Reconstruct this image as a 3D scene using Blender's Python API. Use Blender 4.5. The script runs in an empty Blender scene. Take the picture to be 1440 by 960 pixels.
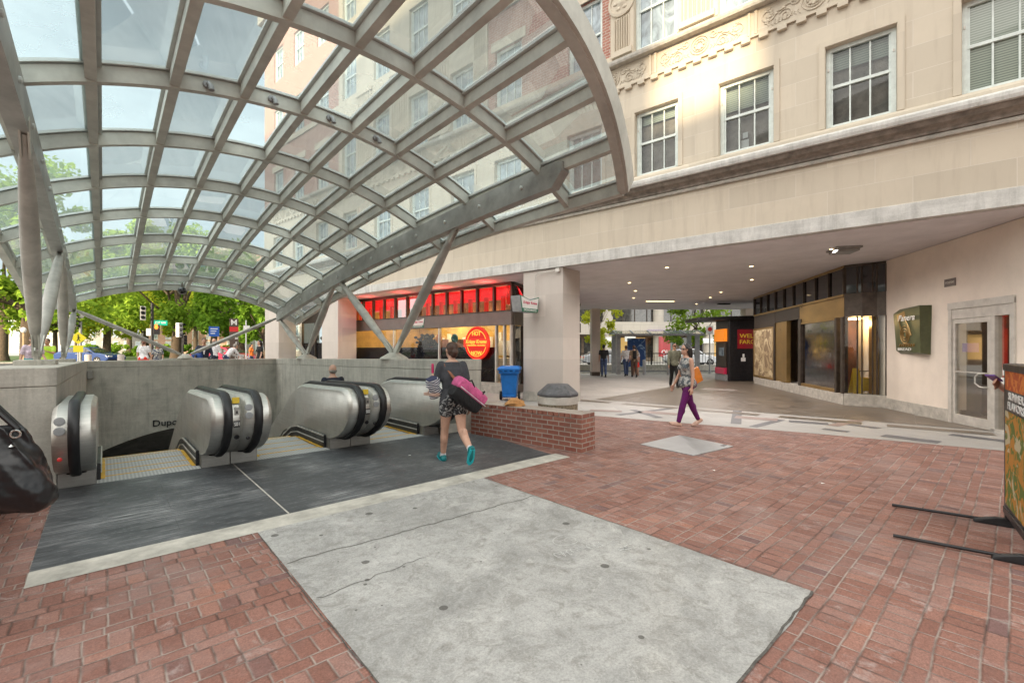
import bpy, bmesh, math, random
from mathutils import Vector, Matrix
R = math.radians
rnd = random.Random(7)
scene = bpy.context.scene
col = scene.collection

# ------------------------------------------------------------------ mesh helper
class MB:
    def __init__(s):
        s.v = []; s.f = []; s.m = []
    def add(s, vs, fs, mi=0, M=None):
        b = len(s.v)
        if M is not None: vs = [M @ Vector(p) for p in vs]
        s.v += [tuple(p) for p in vs]
        s.f += [tuple(b + i for i in f) for f in fs]
        s.m += [mi] * len(fs)
    def quad(s, a, b, c, d, mi=0): s.add([a, b, c, d], [(0, 1, 2, 3)], mi)
    def poly(s, pts, mi=0): s.add(pts, [tuple(range(len(pts)))], mi)
    def box(s, x0, x1, y0, y1, z0, z1, mi=0, M=None):
        vs = [(x0,y0,z0),(x1,y0,z0),(x1,y1,z0),(x0,y1,z0),(x0,y0,z1),(x1,y0,z1),(x1,y1,z1),(x0,y1,z1)]
        s.add(vs, [(0,3,2,1),(4,5,6,7),(0,1,5,4),(1,2,6,5),(2,3,7,6),(3,0,4,7)], mi, M)
    def hexa(s, vs, mi=0):
        s.add(vs, [(0,3,2,1),(4,5,6,7),(0,1,5,4),(1,2,6,5),(2,3,7,6),(3,0,4,7)], mi)
    def extrude(s, pts, vec, mi=0, M=None):
        n = len(pts); vec = Vector(vec)
        vs = [Vector(p) for p in pts] + [Vector(p) + vec for p in pts]
        fs = [tuple(range(n - 1, -1, -1)), tuple(range(n, 2 * n))]
        fs += [(i, (i + 1) % n, n + (i + 1) % n, n + i) for i in range(n)]
        s.add(vs, fs, mi, M)
    def rings(s, rs, mi=0, cap=True, M=None):
        n = len(rs[0]); vs = [p for r in rs for p in r]; fs = []
        for k in range(len(rs) - 1):
            for i in range(n):
                j = (i + 1) % n
                fs.append((k*n+i, k*n+j, (k+1)*n+j, (k+1)*n+i))
        if cap:
            fs.append(tuple(range(n - 1, -1, -1))); fs.append(tuple((len(rs)-1)*n + i for i in range(n)))
        s.add(vs, fs, mi, M)
    def tube(s, pts, rad, n=8, mi=0, flat=1.0):
        pts = [Vector(p) for p in pts]
        if not isinstance(rad, (list, tuple)): rad = [rad] * len(pts)
        rs = []; ref = None
        for i, p in enumerate(pts):
            d = (pts[min(i+1, len(pts)-1)] - pts[max(i-1, 0)])
            if d.length < 1e-9: d = Vector((0,0,1))
            d.normalize()
            if ref is None:
                ref = Vector((0,0,1)) if abs(d.z) < .9 else Vector((1,0,0))
            a = (ref - d * ref.dot(d))
            if a.length < 1e-6: a = Vector((1,0,0)) - d * d.x
            a.normalize(); ref = a
            b = d.cross(a)
            rs.append([p + (a*math.cos(2*math.pi*k/n) + b*math.sin(2*math.pi*k/n)*flat) * rad[i] for k in range(n)])
        s.rings(rs, mi)
    def lathe(s, prof, c=(0,0,0), n=24, mi=0, M=None, sq=None):
        rs = []
        for r, z in prof:
            rs.append([(c[0] + r*math.cos(2*math.pi*k/n), c[1] + r*math.sin(2*math.pi*k/n), c[2] + z) for k in range(n)])
        s.rings(rs, mi, True, M)
    def ell(s, c, r, nu=14, nv=9, mi=0, M=None):
        rs = []
        for j in range(nv + 1):
            t = math.pi * (j + .02) / (nv + .04)
            rs.append([(c[0] + r[0]*math.sin(t)*math.cos(2*math.pi*k/nu), c[1] + r[1]*math.sin(t)*math.sin(2*math.pi*k/nu), c[2] - r[2]*math.cos(t)) for k in range(nu)])
        s.rings(rs, mi, True, M)
    def bar(s, pts, w, h, side=None, mi=0, zoff=0):
        """rectangular bar along pts, h upwards in z from the point, w across"""
        pts = [Vector(p) for p in pts]; rs = []
        for i, p in enumerate(pts):
            d = pts[min(i+1, len(pts)-1)] - pts[max(i-1, 0)]; d.normalize()
            a = Vector(side) if side else d.cross(Vector((0,0,1)))
            a.normalize(); a = a * (w/2)
            u = Vector((0,0,1)) if side is None else d.cross(a).normalized()
            if u.z < 0: u = -u
            p = p + u * zoff
            rs.append([p - a, p + a, p + a + u*h, p - a + u*h])
        s.rings(rs, mi)
    def mesh(s, name, mats, smooth=False):
        me = bpy.data.meshes.new(name)
        me.from_pydata(s.v, [], s.f)
        for m in (mats if isinstance(mats, (list, tuple)) else [mats]): me.materials.append(m)
        for p, mi in zip(me.polygons, s.m):
            p.material_index = mi; p.use_smooth = smooth
        me.update()
        bm = bmesh.new(); bm.from_mesh(me); bmesh.ops.recalc_face_normals(bm, faces=bm.faces); bm.to_mesh(me); bm.free()
        if smooth:
            try: me.set_sharp_from_angle(angle=R(42))
            except Exception: pass
        return me
    def build(s, name, mats, parent=None, smooth=False, bevel=0, raw=False):
        me = s.mesh(name, mats, smooth)
        o = bpy.data.objects.new(name, me); col.objects.link(o)
        if parent is not None: o.parent = parent
        if bevel:
            b = o.modifiers.new('bevel', 'BEVEL'); b.width = bevel; b.segments = 2; b.limit_method = 'ANGLE'; b.angle_limit = R(40)
        return o

def tag(o, label=None, cat=None, group=None, kind=None):
    if label: o['label'] = label
    if cat: o['category'] = cat
    if group: o['group'] = group
    if kind: o['kind'] = kind
    return o
def thing(name, label, cat, loc=(0,0,0), rz=0, group=None):
    o = bpy.data.objects.new(name, None); col.objects.link(o)
    o.location = loc; o.rotation_euler = (0, 0, rz); o.empty_display_size = .2
    return tag(o, label, cat, group)
def copy_tree(o, parent=None):
    c = o.copy(); col.objects.link(c)
    if parent is not None: c.parent = parent
    for ch in list(o.children): copy_tree(ch, c)
    return c
def rot(axis, deg): return Matrix.Rotation(R(deg), 4, axis)
def trans(x, y, z): return Matrix.Translation((x, y, z))

_text_cache = {}
def text_obj(name, body, size, mat, parent, pos, right, up, depth=.004, align='CENTER', shear=0, spacing=1, width=None):
    cu = bpy.data.curves.new('lettering', 'FONT'); cu.body = body; cu.size = size; cu.extrude = depth
    cu.align_x = align; cu.align_y = 'CENTER'; cu.shear = shear; cu.space_character = spacing; cu.resolution_u = 3
    cu.offset = size * .012
    tmp = bpy.data.objects.new('lettering_source', cu); col.objects.link(tmp)
    dg = bpy.context.evaluated_depsgraph_get()
    me = bpy.data.meshes.new_from_object(tmp.evaluated_get(dg))
    bpy.data.objects.remove(tmp); bpy.data.curves.remove(cu)
    me.materials.clear(); me.materials.append(mat)
    if width:
        xs = [v.co.x for v in me.vertices]; k = width / max(1e-6, max(xs) - min(xs))
        for v in me.vertices: v.co.x *= k
    o = bpy.data.objects.new(name, me); col.objects.link(o)
    if parent is not None: o.parent = parent
    r = Vector(right).normalized(); u = Vector(up).normalized(); n = r.cross(u)
    M = Matrix(((r.x,u.x,n.x,pos[0]),(r.y,u.y,n.y,pos[1]),(r.z,u.z,n.z,pos[2]),(0,0,0,1)))
    o.matrix_local = M
    return o

# ------------------------------------------------------------------ materials
class NT:
    def __init__(s, name):
        s.mat = bpy.data.materials.new(name); s.mat.use_nodes = True
        s.t = s.mat.node_tree; s.n = s.t.nodes; s.l = s.t.links
        s.b = s.n['Principled BSDF']; s.out = s.n['Material Output']
    def node(s, typ, **kw):
        n = s.n.new(typ)
        for k, v in kw.items():
            if k.startswith('i_'):
                n.inputs[int(k[2:]) if k[2:].isdigit() else k[2:].replace('_', ' ')].default_value = v
            else: setattr(n, k, v)
        return n
    def link(s, a, b): s.l.new(a, b)
    def math(s, op, a, b=None, c=None, clamp=False):
        n = s.n.new('ShaderNodeMath'); n.operation = op; n.use_clamp = clamp
        for i, x in enumerate((a, b, c)):
            if x is None: continue
            if isinstance(x, (int, float)): n.inputs[i].default_value = x
            else: s.l.new(x, n.inputs[i])
        return n.outputs[0]
    def mix(s, fac, a, b, blend='MIX'):
        n = s.n.new('ShaderNodeMix'); n.data_type = 'RGBA'; n.blend_type = blend
        for sock, x in ((n.inputs[0], fac), (n.inputs[6], a), (n.inputs[7], b)):
            if isinstance(x, (int, float)): sock.default_value = x
            elif isinstance(x, (tuple, list)): sock.default_value = (*x[:3], 1)
            else: s.l.new(x, sock)
        return n.outputs[2]
    def ramp(s, fac, p0, p1, c0=(0,0,0), c1=(1,1,1)):
        n = s.n.new('ShaderNodeValToRGB'); e = n.color_ramp.elements
        e[0].position = p0; e[1].position = p1; e[0].color = (*c0, 1); e[1].color = (*c1, 1)
        s.l.new(fac, n.inputs[0]); return n.outputs[0]
    def coord(s, which='Object', scale=(1,1,1), rotz=0, loc=(0,0,0)):
        tc = s.n.new('ShaderNodeTexCoord'); mp = s.n.new('ShaderNodeMapping')
        mp.inputs['Scale'].default_value = scale; mp.inputs['Rotation'].default_value = (0,0,rotz); mp.inputs['Location'].default_value = loc
        s.l.new(tc.outputs[which], mp.inputs[0]); return mp.outputs[0]
    def noise(s, vec, scale, detail=4, rough=.6, dist=0):
        n = s.n.new('ShaderNodeTexNoise'); n.inputs['Scale'].default_value = scale; n.inputs['Detail'].default_value = detail
        n.inputs['Roughness'].default_value = rough; n.inputs['Distortion'].default_value = dist
        if vec is not None: s.l.new(vec, n.inputs['Vector'])
        return n.outputs[0]
    def bump(s, h, strength=.3, dist=.01):
        n = s.n.new('ShaderNodeBump'); n.inputs['Strength'].default_value = strength; n.inputs['Distance'].default_value = dist
        s.l.new(h, n.inputs['Height']); s.l.new(n.outputs[0], s.b.inputs['Normal'])
    def base(s, c): 
        if isinstance(c, (tuple, list)): s.b.inputs['Base Color'].default_value = (*c[:3], 1)
        else: s.l.new(c, s.b.inputs['Base Color'])
    def set(s, rough=None, metal=None, spec=None):
        if rough is not None:
            if isinstance(rough, (int, float)): s.b.inputs['Roughness'].default_value = rough
            else: s.l.new(rough, s.b.inputs['Roughness'])
        if metal is not None: s.b.inputs['Metallic'].default_value = metal
        if spec is not None: s.b.inputs['Specular IOR Level'].default_value = spec

def plain(name, c, rough=.6, metal=0, var=.18, scale=6, bump=.12, bscale=40, spec=None, stretch=(1,1,1)):
    """one colour with soft dirt and a fine surface grain"""
    m = NT(name); v = m.coord('Object', stretch)
    n = m.noise(v, scale, 5, .65)
    d = tuple(x * (1 - var*1.6) for x in c); l = tuple(min(1, x * (1 + var)) for x in c)
    m.base(m.ramp(n, .3, .72, d, l))
    m.set(m.ramp(n, .2, .8, (max(0, rough-.1),)*3, (min(1, rough+.1),)*3), metal, spec)
    if bump: m.bump(m.noise(v, bscale, 3, .6), bump, .004)
    return m.mat

def emit(name, c, strength):
    m = NT(name); m.base((c[0]*.3, c[1]*.3, c[2]*.3)); m.b.inputs['Emission Color'].default_value = (*c, 1)
    n = m.noise(m.coord('Object'), 9, 2); m.link(m.math('MULTIPLY', m.ramp(n, 0, 1, (.75,)*3, (1.2,)*3), strength), m.b.inputs['Emission Strength'])
    return m.mat

def mat_pave():
    m = NT('brick_paving'); v = m.coord('Object')
    # slight wobble so that the courses are not ruler straight
    wob = m.node('ShaderNodeTexNoise'); wob.inputs['Scale'].default_value = 1.6; wob.inputs['Detail'].default_value = 2; m.link(v, wob.inputs['Vector'])
    wob2 = m.node('ShaderNodeTexNoise'); wob2.inputs['Scale'].default_value = 22; wob2.inputs['Detail'].default_value = 2; m.link(v, wob2.inputs['Vector'])
    va = m.node('ShaderNodeVectorMath', operation='MULTIPLY_ADD'); m.link(wob.outputs['Color'], va.inputs[0]); va.inputs[1].default_value = (.03, .03, 0); m.link(v, va.inputs[2])
    vb = m.node('ShaderNodeVectorMath', operation='MULTIPLY_ADD'); m.link(wob2.outputs['Color'], vb.inputs[0]); vb.inputs[1].default_value = (.007, .007, 0); m.link(va.outputs[0], vb.inputs[2])
    sp = m.node('ShaderNodeSeparateXYZ'); m.link(vb.outputs[0], sp.inputs[0])
    x, y = sp.outputs[0], sp.outputs[1]
    A, B = .166, .086; P = A + B; WV, WH = .101, .190
    row = m.math('FLOOR', m.math('DIVIDE', y, P))
    ry = m.math('SUBTRACT', y, m.math('MULTIPLY', row, P))
    isH = m.math('GREATER_THAN', ry, A)
    yy = m.math('SUBTRACT', ry, m.math('MULTIPLY', isH, A))          # in-course height
    hgt = m.math('ADD', A, m.math('MULTIPLY', isH, B - A))
    wid = m.math('ADD', WV, m.math('MULTIPLY', isH, WH - WV))
    wn = m.node('ShaderNodeTexWhiteNoise', noise_dimensions='1D'); m.link(m.math('ADD', m.math('MULTIPLY', row, 2), isH), wn.inputs['W'])
    xo = m.math('ADD', x, m.math('MULTIPLY', wn.outputs[0], m.math('MULTIPLY', isH, .13)))
    c = m.math('FLOOR', m.math('DIVIDE', xo, wid))
    xx = m.math('SUBTRACT', xo, m.math('MULTIPLY', c, wid))
    ex = m.math('MINIMUM', xx, m.math('SUBTRACT', wid, xx)); ey = m.math('MINIMUM', yy, m.math('SUBTRACT', hgt, yy))
    e = m.math('MINIMUM', ex, ey)
    idv = m.node('ShaderNodeCombineXYZ'); m.link(c, idv.inputs[0]); m.link(row, idv.inputs[1]); m.link(isH, idv.inputs[2])
    wn2 = m.node('ShaderNodeTexWhiteNoise', noise_dimensions='3D'); m.link(idv.outputs[0], wn2.inputs['Vector'])
    r1 = m.node('ShaderNodeSeparateColor'); m.link(wn2.outputs['Color'], r1.inputs[0])
    ramp = m.node('ShaderNodeValToRGB'); el = ramp.color_ramp.elements
    el[0].position = 0; el[0].color = (.15, .085, .08, 1); el[1].position = 1; el[1].color = (.30, .14, .10, 1)
    for p, cc in ((.035, (.17,.095,.088)), (.07, (.20,.094,.072)), (.45, (.235,.112,.086)), (.75, (.258,.13,.102)), (.92, (.285,.16,.132))):
        q = el.new(p); q.color = (*cc, 1)
    m.link(r1.outputs[0], ramp.inputs[0])
    n1 = m.noise(v, 30, 5, .7); n2 = m.noise(v, 1.1, 5, .7); n3 = m.noise(v, 5, 6, .75, .5)
    n5 = m.noise(v, 95, 4, .75)
    cb = m.mix(.5, ramp.outputs[0], m.mix(n1, (.05,.05,.05), (1,1,1)), 'OVERLAY')
    cb = m.mix(.35, cb, m.mix(m.ramp(n5, .3, .7), (.0,.0,.0), (1,1,1)), 'OVERLAY')
    cb = m.mix(m.math('MULTIPLY', m.ramp(n2, .5, .75), .42), cb, (.36, .29, .275))          # pale worn patches
    cb = m.mix(m.math('MULTIPLY', m.ramp(n3, .58, .72), .6), cb, (.50, .44, .42))          # salt and scuffs
    cb = m.mix(m.math('MULTIPLY', m.ramp(m.noise(v, .9, 6, .7), .48, .68), .5), cb, (.15, .10, .092))
    jm = m.ramp(e, .0015, .0065, (1,1,1), (0,0,0))
    jn = m.noise(v, 2.7, 3)
    jc = m.mix(m.ramp(jn, .38, .6), (.055,.042,.036), (.42, .38, .34))  # dark joint patches also paint the shadow lines along brick edges
    m.base(m.mix(m.math('MULTIPLY', jm, .78), cb, jc))
    m.set(.72, 0, .35)
    h = m.math('ADD', m.ramp(e, .0015, .011), m.math('MULTIPLY', n1, .35))
    h = m.math('ADD', h, m.math('MULTIPLY', r1.outputs[1], .45))
    m.bump(h, .8, .009)
    return m.mat

def mat_brickwall(name='wall_brick', bw=.215, bh=.072, c1=(.25,.085,.06), c2=(.33,.14,.10), mort=(.36,.31,.27), msize=.009, dark=True):
    m = NT(name); tc = m.node('ShaderNodeTexCoord'); sp = m.node('ShaderNodeSeparateXYZ'); m.link(tc.outputs['Object'], sp.inputs[0])
    cb = m.node('ShaderNodeCombineXYZ'); m.link(m.math('ADD', sp.outputs[0], sp.outputs[1]), cb.inputs[0]); m.link(sp.outputs[2], cb.inputs[1])
    br = m.node('ShaderNodeTexBrick'); m.link(cb.outputs[0], br.inputs['Vector'])
    br.inputs['Scale'].default_value = 1; br.inputs['Brick Width'].default_value = bw; br.inputs['Row Height'].default_value = bh
    br.inputs['Mortar Size'].default_value = msize; br.inputs['Mortar Smooth'].default_value = .2; br.inputs['Bias'].default_value = -.2
    br.inputs['Color1'].default_value = (*c1, 1); br.inputs['Color2'].default_value = (*c2, 1); br.inputs['Mortar'].default_value = (*mort, 1)
    v = m.coord('Object'); n = m.noise(v, 25, 5, .7); n2 = m.noise(v, 1.5, 4)
    c = m.mix(.4, br.outputs['Color'], m.mix(n, (.2,.2,.2), (1,1,1)), 'OVERLAY')
    c = m.mix(m.math('MULTIPLY', m.ramp(n2, .5, .75), .45 if dark else .15), c, (.16,.10,.08))
    m.base(c); m.set(.85)
    m.bump(m.math('ADD', m.math('MULTIPLY', br.outputs['Fac'], -1), m.math('MULTIPLY', n, .3)), .5, .006)
    return m.mat

def mat_ashlar(name, c=(.59,.52,.42), bw=1.25, bh=.46, mort=(.66,.6,.52), msize=.006, streak=.35, off=.0):
    m = NT(name); tc = m.node('ShaderNodeTexCoord'); sp = m.node('ShaderNodeSeparateXYZ'); m.link(tc.outputs['Object'], sp.inputs[0])
    cb = m.node('ShaderNodeCombineXYZ'); m.link(m.math('ADD', sp.outputs[0], sp.outputs[1]), cb.inputs[0]); m.link(m.math('ADD', sp.outputs[2], off), cb.inputs[1])
    br = m.node('ShaderNodeTexBrick'); m.link(cb.outputs[0], br.inputs['Vector'])
    br.inputs['Scale'].default_value = 1; br.inputs['Brick Width'].default_value = bw; br.inputs['Row Height'].default_value = bh
    br.inputs['Mortar Size'].default_value = msize; br.inputs['Mortar Smooth'].default_value = .3; br.offset = .42
    br.inputs['Color1'].default_value = (*[x*.91 for x in c], 1); br.inputs['Color2'].default_value = (*[min(1, x*1.07) for x in c], 1); br.inputs['Mortar'].default_value = (*mort, 1)
    v = m.coord('Object'); n = m.noise(v, 1.3, 6, .7); n2 = m.noise(m.coord('Object', (3.5,3.5,.35)), 1.4, 5, .65); n3 = m.noise(v, 60, 3)
    c1 = m.mix(m.math('MULTIPLY', m.ramp(n, .45, .75), .25), br.outputs['Color'], tuple(x*.72 for x in c))
    c1 = m.mix(m.math('MULTIPLY', m.ramp(n2, .5, .72), streak), c1, (c[0]*.62, c[1]*.58, c[2]*.56))
    m.base(c1); m.set(.82)
    m.bump(m.math('ADD', m.math('MULTIPLY', br.outputs['Fac'], -.6), m.math('MULTIPLY', n3, .3)), .3, .004)
    return m.mat

def mat_concrete(name='board_concrete', c=(.52,.50,.445), boards=True):
    m = NT(name); v = m.coord('Object'); n = m.noise(v, 2, 6, .7); n2 = m.noise(m.coord('Object', (6,6,.5)), 1.2, 5, .7); n3 = m.noise(v, 45, 4, .7)
    n4 = m.noise(m.coord('Object', (.6,.6,9)), 1.5, 4, .7)
    cc = m.ramp(n, .3, .72, tuple(x*.72 for x in c), tuple(x*1.18 for x in c))
    cc = m.mix(m.math('MULTIPLY', m.ramp(n2, .48, .68), .55), cc, tuple(x*.5 for x in c))
    cc = m.mix(m.math('MULTIPLY', m.ramp(n4, .5, .7), .25), cc, tuple(x*1.35 for x in c))
    cc = m.mix(.25, cc, m.mix(n3, (.1,.1,.1), (1,1,1)), 'OVERLAY')
    m.base(cc); m.set(.85); m.bump(m.math('ADD', n3, m.math('MULTIPLY', n4, .8)), .35, .006)
    return m.mat

def mat_slab():
    m = NT('plaza_concrete'); v = m.coord('Object'); n = m.noise(v, 1.6, 7, .72, .6); n2 = m.noise(v, 7, 6, .75, 1.2); n3 = m.noise(v, 90, 3, .7)
    cc = m.ramp(n, .3, .7, (.22,.218,.21), (.445,.44,.425))
    cc = m.mix(m.math('MULTIPLY', m.ramp(n2, .48, .70), .75), cc, (.18,.172,.155))
    cc = m.mix(m.math('MULTIPLY', m.ramp(m.noise(v, 3, 6, .8, 2), .56, .68), .4), cc, (.56,.55,.52))
    cc = m.mix(.24, cc, m.mix(m.ramp(n3, .3, .7), (.08,.08,.08), (1,1,1)), 'OVERLAY')
    cc = m.mix(m.math('MULTIPLY', m.ramp(m.noise(v, 16, 7, .8, .8), .58, .66), .45), cc, (.15,.145,.135))
    vo = m.node('ShaderNodeTexVoronoi'); vo.inputs['Scale'].default_value = 2.6; vo.inputs['Randomness'].default_value = 1; m.link(v, vo.inputs['Vector'])
    wn = m.node('ShaderNodeSeparateColor'); m.link(vo.outputs['Color'], wn.inputs[0])
    v2 = m.node('ShaderNodeTexVoronoi'); v2.inputs['Scale'].default_value = 6.5; m.link(v, v2.inputs['Vector']); w2 = m.node('ShaderNodeSeparateColor'); m.link(v2.outputs['Color'], w2.inputs[0])
    gum = m.math('MAXIMUM', m.math('LESS_THAN', vo.outputs['Distance'], m.math('MULTIPLY', wn.outputs[0], .105)), m.math('LESS_THAN', v2.outputs['Distance'], m.math('MULTIPLY', m.math('POWER', w2.outputs[0], 2.4), .12)))
    cc = m.mix(m.math('MULTIPLY', gum, .8), cc, (.07,.065,.06))
    m.base(cc); m.set(.8); m.bump(m.math('ADD', n3, n2), .3, .003)
    return m.mat

def mat_pad():
    m = NT('black_landing_tiles'); v = m.coord('Object')
    s1 = m.noise(m.coord('Object', (.7,9,1)), 1.6, 8, .78, .4); s2 = m.noise(m.coord('Object', (1.2,30,1)), 1.5, 6, .8); n = m.noise(v, .8, 4); n3 = m.noise(v, 70, 3)
    cc = m.ramp(s1, .36, .66, (.022,.025,.029), (.092,.098,.104))
    cc = m.mix(m.math('MULTIPLY', m.math('MULTIPLY', m.ramp(s2, .48, .60), m.ramp(n, .47, .63)), .9), cc, (.40,.41,.415))
    cc = m.mix(m.math('MULTIPLY', m.ramp(m.noise(m.coord('Object', (1,5,1)), 6, 6, .8), .54, .64), .5), cc, (.26,.265,.27))
    tl = m.node('ShaderNodeTexBrick'); m.link(v, tl.inputs['Vector']); tl.inputs['Scale'].default_value = 1; tl.inputs['Brick Width'].default_value = 1.8; tl.inputs['Row Height'].default_value = .36; tl.inputs['Mortar Size'].default_value = .004
    cc = m.mix(m.math('MULTIPLY', tl.outputs['Fac'], .35), cc, (.03,.03,.03))
    m.base(cc); m.set(m.ramp(s1, .3, .7, (.42,)*3, (.7,)*3)); m.bump(m.math('ADD', n3, s1), .25, .003)
    return m.mat

def mat_granite():
    m = NT('granite_paving'); v = m.coord('Object'); n = m.noise(v, 140, 2, .6); n2 = m.noise(v, .7, 5, .7)
    br = m.node('ShaderNodeTexBrick'); m.link(v, br.inputs['Vector']); br.inputs['Scale'].default_value = 1
    br.inputs['Brick Width'].default_value = .9; br.inputs['Row Height'].default_value = .6; br.inputs['Mortar Size'].default_value = .005
    br.inputs['Color1'].default_value = (.31,.30,.285,1); br.inputs['Color2'].default_value = (.37,.355,.335,1); br.inputs['Mortar'].default_value = (.2,.19,.18,1)
    cc = m.mix(.35, br.outputs['Color'], m.mix(n, (.1,.1,.1), (1,1,1)), 'OVERLAY')
    cc = m.mix(m.math('MULTIPLY', m.ramp(n2, .45, .7), .3), cc, (.24,.215,.19))
    m.base(cc); m.set(.55); m.bump(br.outputs['Fac'], .15, .003)
    return m.mat

def mat_steel(name='brushed_steel', c=(.55,.53,.49), rough=.32, stretch=(.4,.4,40)):
    m = NT(name); n = m.noise(m.coord('Object', stretch), 3, 6, .7); n2 = m.noise(m.coord('Object'), 2.2, 5, .7)
    m.base(m.mix(m.math('MULTIPLY', m.ramp(n2, .4, .7), .4), m.ramp(n, .3, .7, tuple(x*.85 for x in c), tuple(x*1.08 for x in c)), tuple(x*.55 for x in c)))
    m.set(m.ramp(n2, .3, .7, (rough-.08,)*3, (rough+.12,)*3), 1.0); m.bump(n, .05, .001)
    return m.mat

def mat_glass(name, tint, white, gloss=.5, wcol=(.85,.93,.95)):
    """clear pane that lets the view through, a little milky film and a mirror reflection"""
    m = NT(name); t = m.node('ShaderNodeBsdfTransparent'); t.inputs[0].default_value = (*tint, 1)
    d = m.node('ShaderNodeBsdfDiffuse'); d.inputs[0].default_value = (*wcol, 1)
    tr = m.node('ShaderNodeBsdfTranslucent'); tr.inputs[0].default_value = (*wcol, 1)
    ad = m.node('ShaderNodeMixShader'); ad.inputs[0].default_value = .6; m.link(d.outputs[0], ad.inputs[1]); m.link(tr.outputs[0], ad.inputs[2])
    mx = m.node('ShaderNodeMixShader'); n = m.noise(m.coord('Object'), 1.2, 6, .7, .4)
    m.link(m.ramp(n, .3, .75, (white*.9,)*3, (white*1.1,)*3), mx.inputs[0]); m.link(t.outputs[0], mx.inputs[1]); m.link(ad.outputs[0], mx.inputs[2])
    g = m.node('ShaderNodeBsdfGlossy'); g.inputs['Roughness'].default_value = .02
    fr = m.node('ShaderNodeFresnel'); fr.inputs[0].default_value = 1.45
    m2 = m.node('ShaderNodeMixShader'); m.link(m.math('MULTIPLY', fr.outputs[0], gloss, clamp=True), m2.inputs[0]); m.link(mx.outputs[0], m2.inputs[1]); m.link(g.outputs[0], m2.inputs[2])
    m.link(m2.outputs[0], m.out.inputs[0]); m.n.remove(m.b)
    return m.mat

def mat_window(name, c=(.035,.045,.05), rough=.04):
    m = NT(name); n = m.noise(m.coord('Object', (1.6,1.6,1.1)), 1.4, 5, .65, 1.2)
    m.base(m.ramp(n, .35, .7, tuple(x*.5 for x in c), tuple(x*2 for x in c))); m.set(rough, 0, .9)
    m.b.inputs['Coat Weight'].default_value = .15; m.b.inputs['Coat Roughness'].default_value = .02
    m.bump(m.noise(m.coord('Object'), .8, 2), .06, .02)
    return m.mat

def mat_leaf(name, c0, c1, trans=.35):
    m = NT(name); ge = m.node('ShaderNodeNewGeometry'); n = m.noise(m.coord('Object'), .55, 3, .6)
    f = m.math('ADD', m.math('MULTIPLY', ge.outputs['Random Per Island'], .55), m.math('MULTIPLY', n, .5))
    cc = m.ramp(f, .15, .85, c0, c1)
    d = m.node('ShaderNodeBsdfDiffuse'); m.link(cc, d.inputs[0]); t = m.node('ShaderNodeBsdfTranslucent'); m.link(m.mix(.5, cc, (c1[0]*1.6, c1[1]*1.5, c1[2])), t.inputs[0])
    mx = m.node('ShaderNodeMixShader'); mx.inputs[0].default_value = trans; m.link(d.outputs[0], mx.inputs[1]); m.link(t.outputs[0], mx.inputs[2])
    m.link(mx.outputs[0], m.out.inputs[0]); m.n.remove(m.b)
    return m.mat

def mat_paint(name, c, rough=.35):
    m = NT(name); n = m.noise(m.coord('Object'), 5, 4); m.base(m.ramp(n, .3, .7, tuple(x*.9 for x in c), c)); m.set(rough)
    m.b.inputs['Coat Weight'].default_value = .4
    return m.mat

def mat_pattern(name, c0, c1, scale=60, thr=.5, c2=None):
    m = NT(name); v = m.coord('Object'); vo = m.node('ShaderNodeTexVoronoi', feature='DISTANCE_TO_EDGE'); vo.inputs['Scale'].default_value = scale; m.link(v, vo.inputs['Vector'])
    n = m.noise(v, scale*.6, 3, .6, 1.5)
    cc = m.mix(m.ramp(n, thr-.03, thr+.03), c0, c1)
    if c2: cc = m.mix(m.ramp(m.noise(v, scale*.35, 3, .6, 2), .55, .6), cc, c2)
    m.base(cc); m.set(.85)
    return m.mat

def mat_stripes(name, c0, c1, scale=18, axis=2):
    m = NT(name); sp = m.node('ShaderNodeSeparateXYZ'); m.link(m.coord('Object'), sp.inputs[0])
    f = m.math('FRACT', m.math('MULTIPLY', sp.outputs[axis], scale)); m.base(m.mix(m.math('GREATER_THAN', f, .5), c0, c1)); m.set(.85)
    return m.mat

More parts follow.
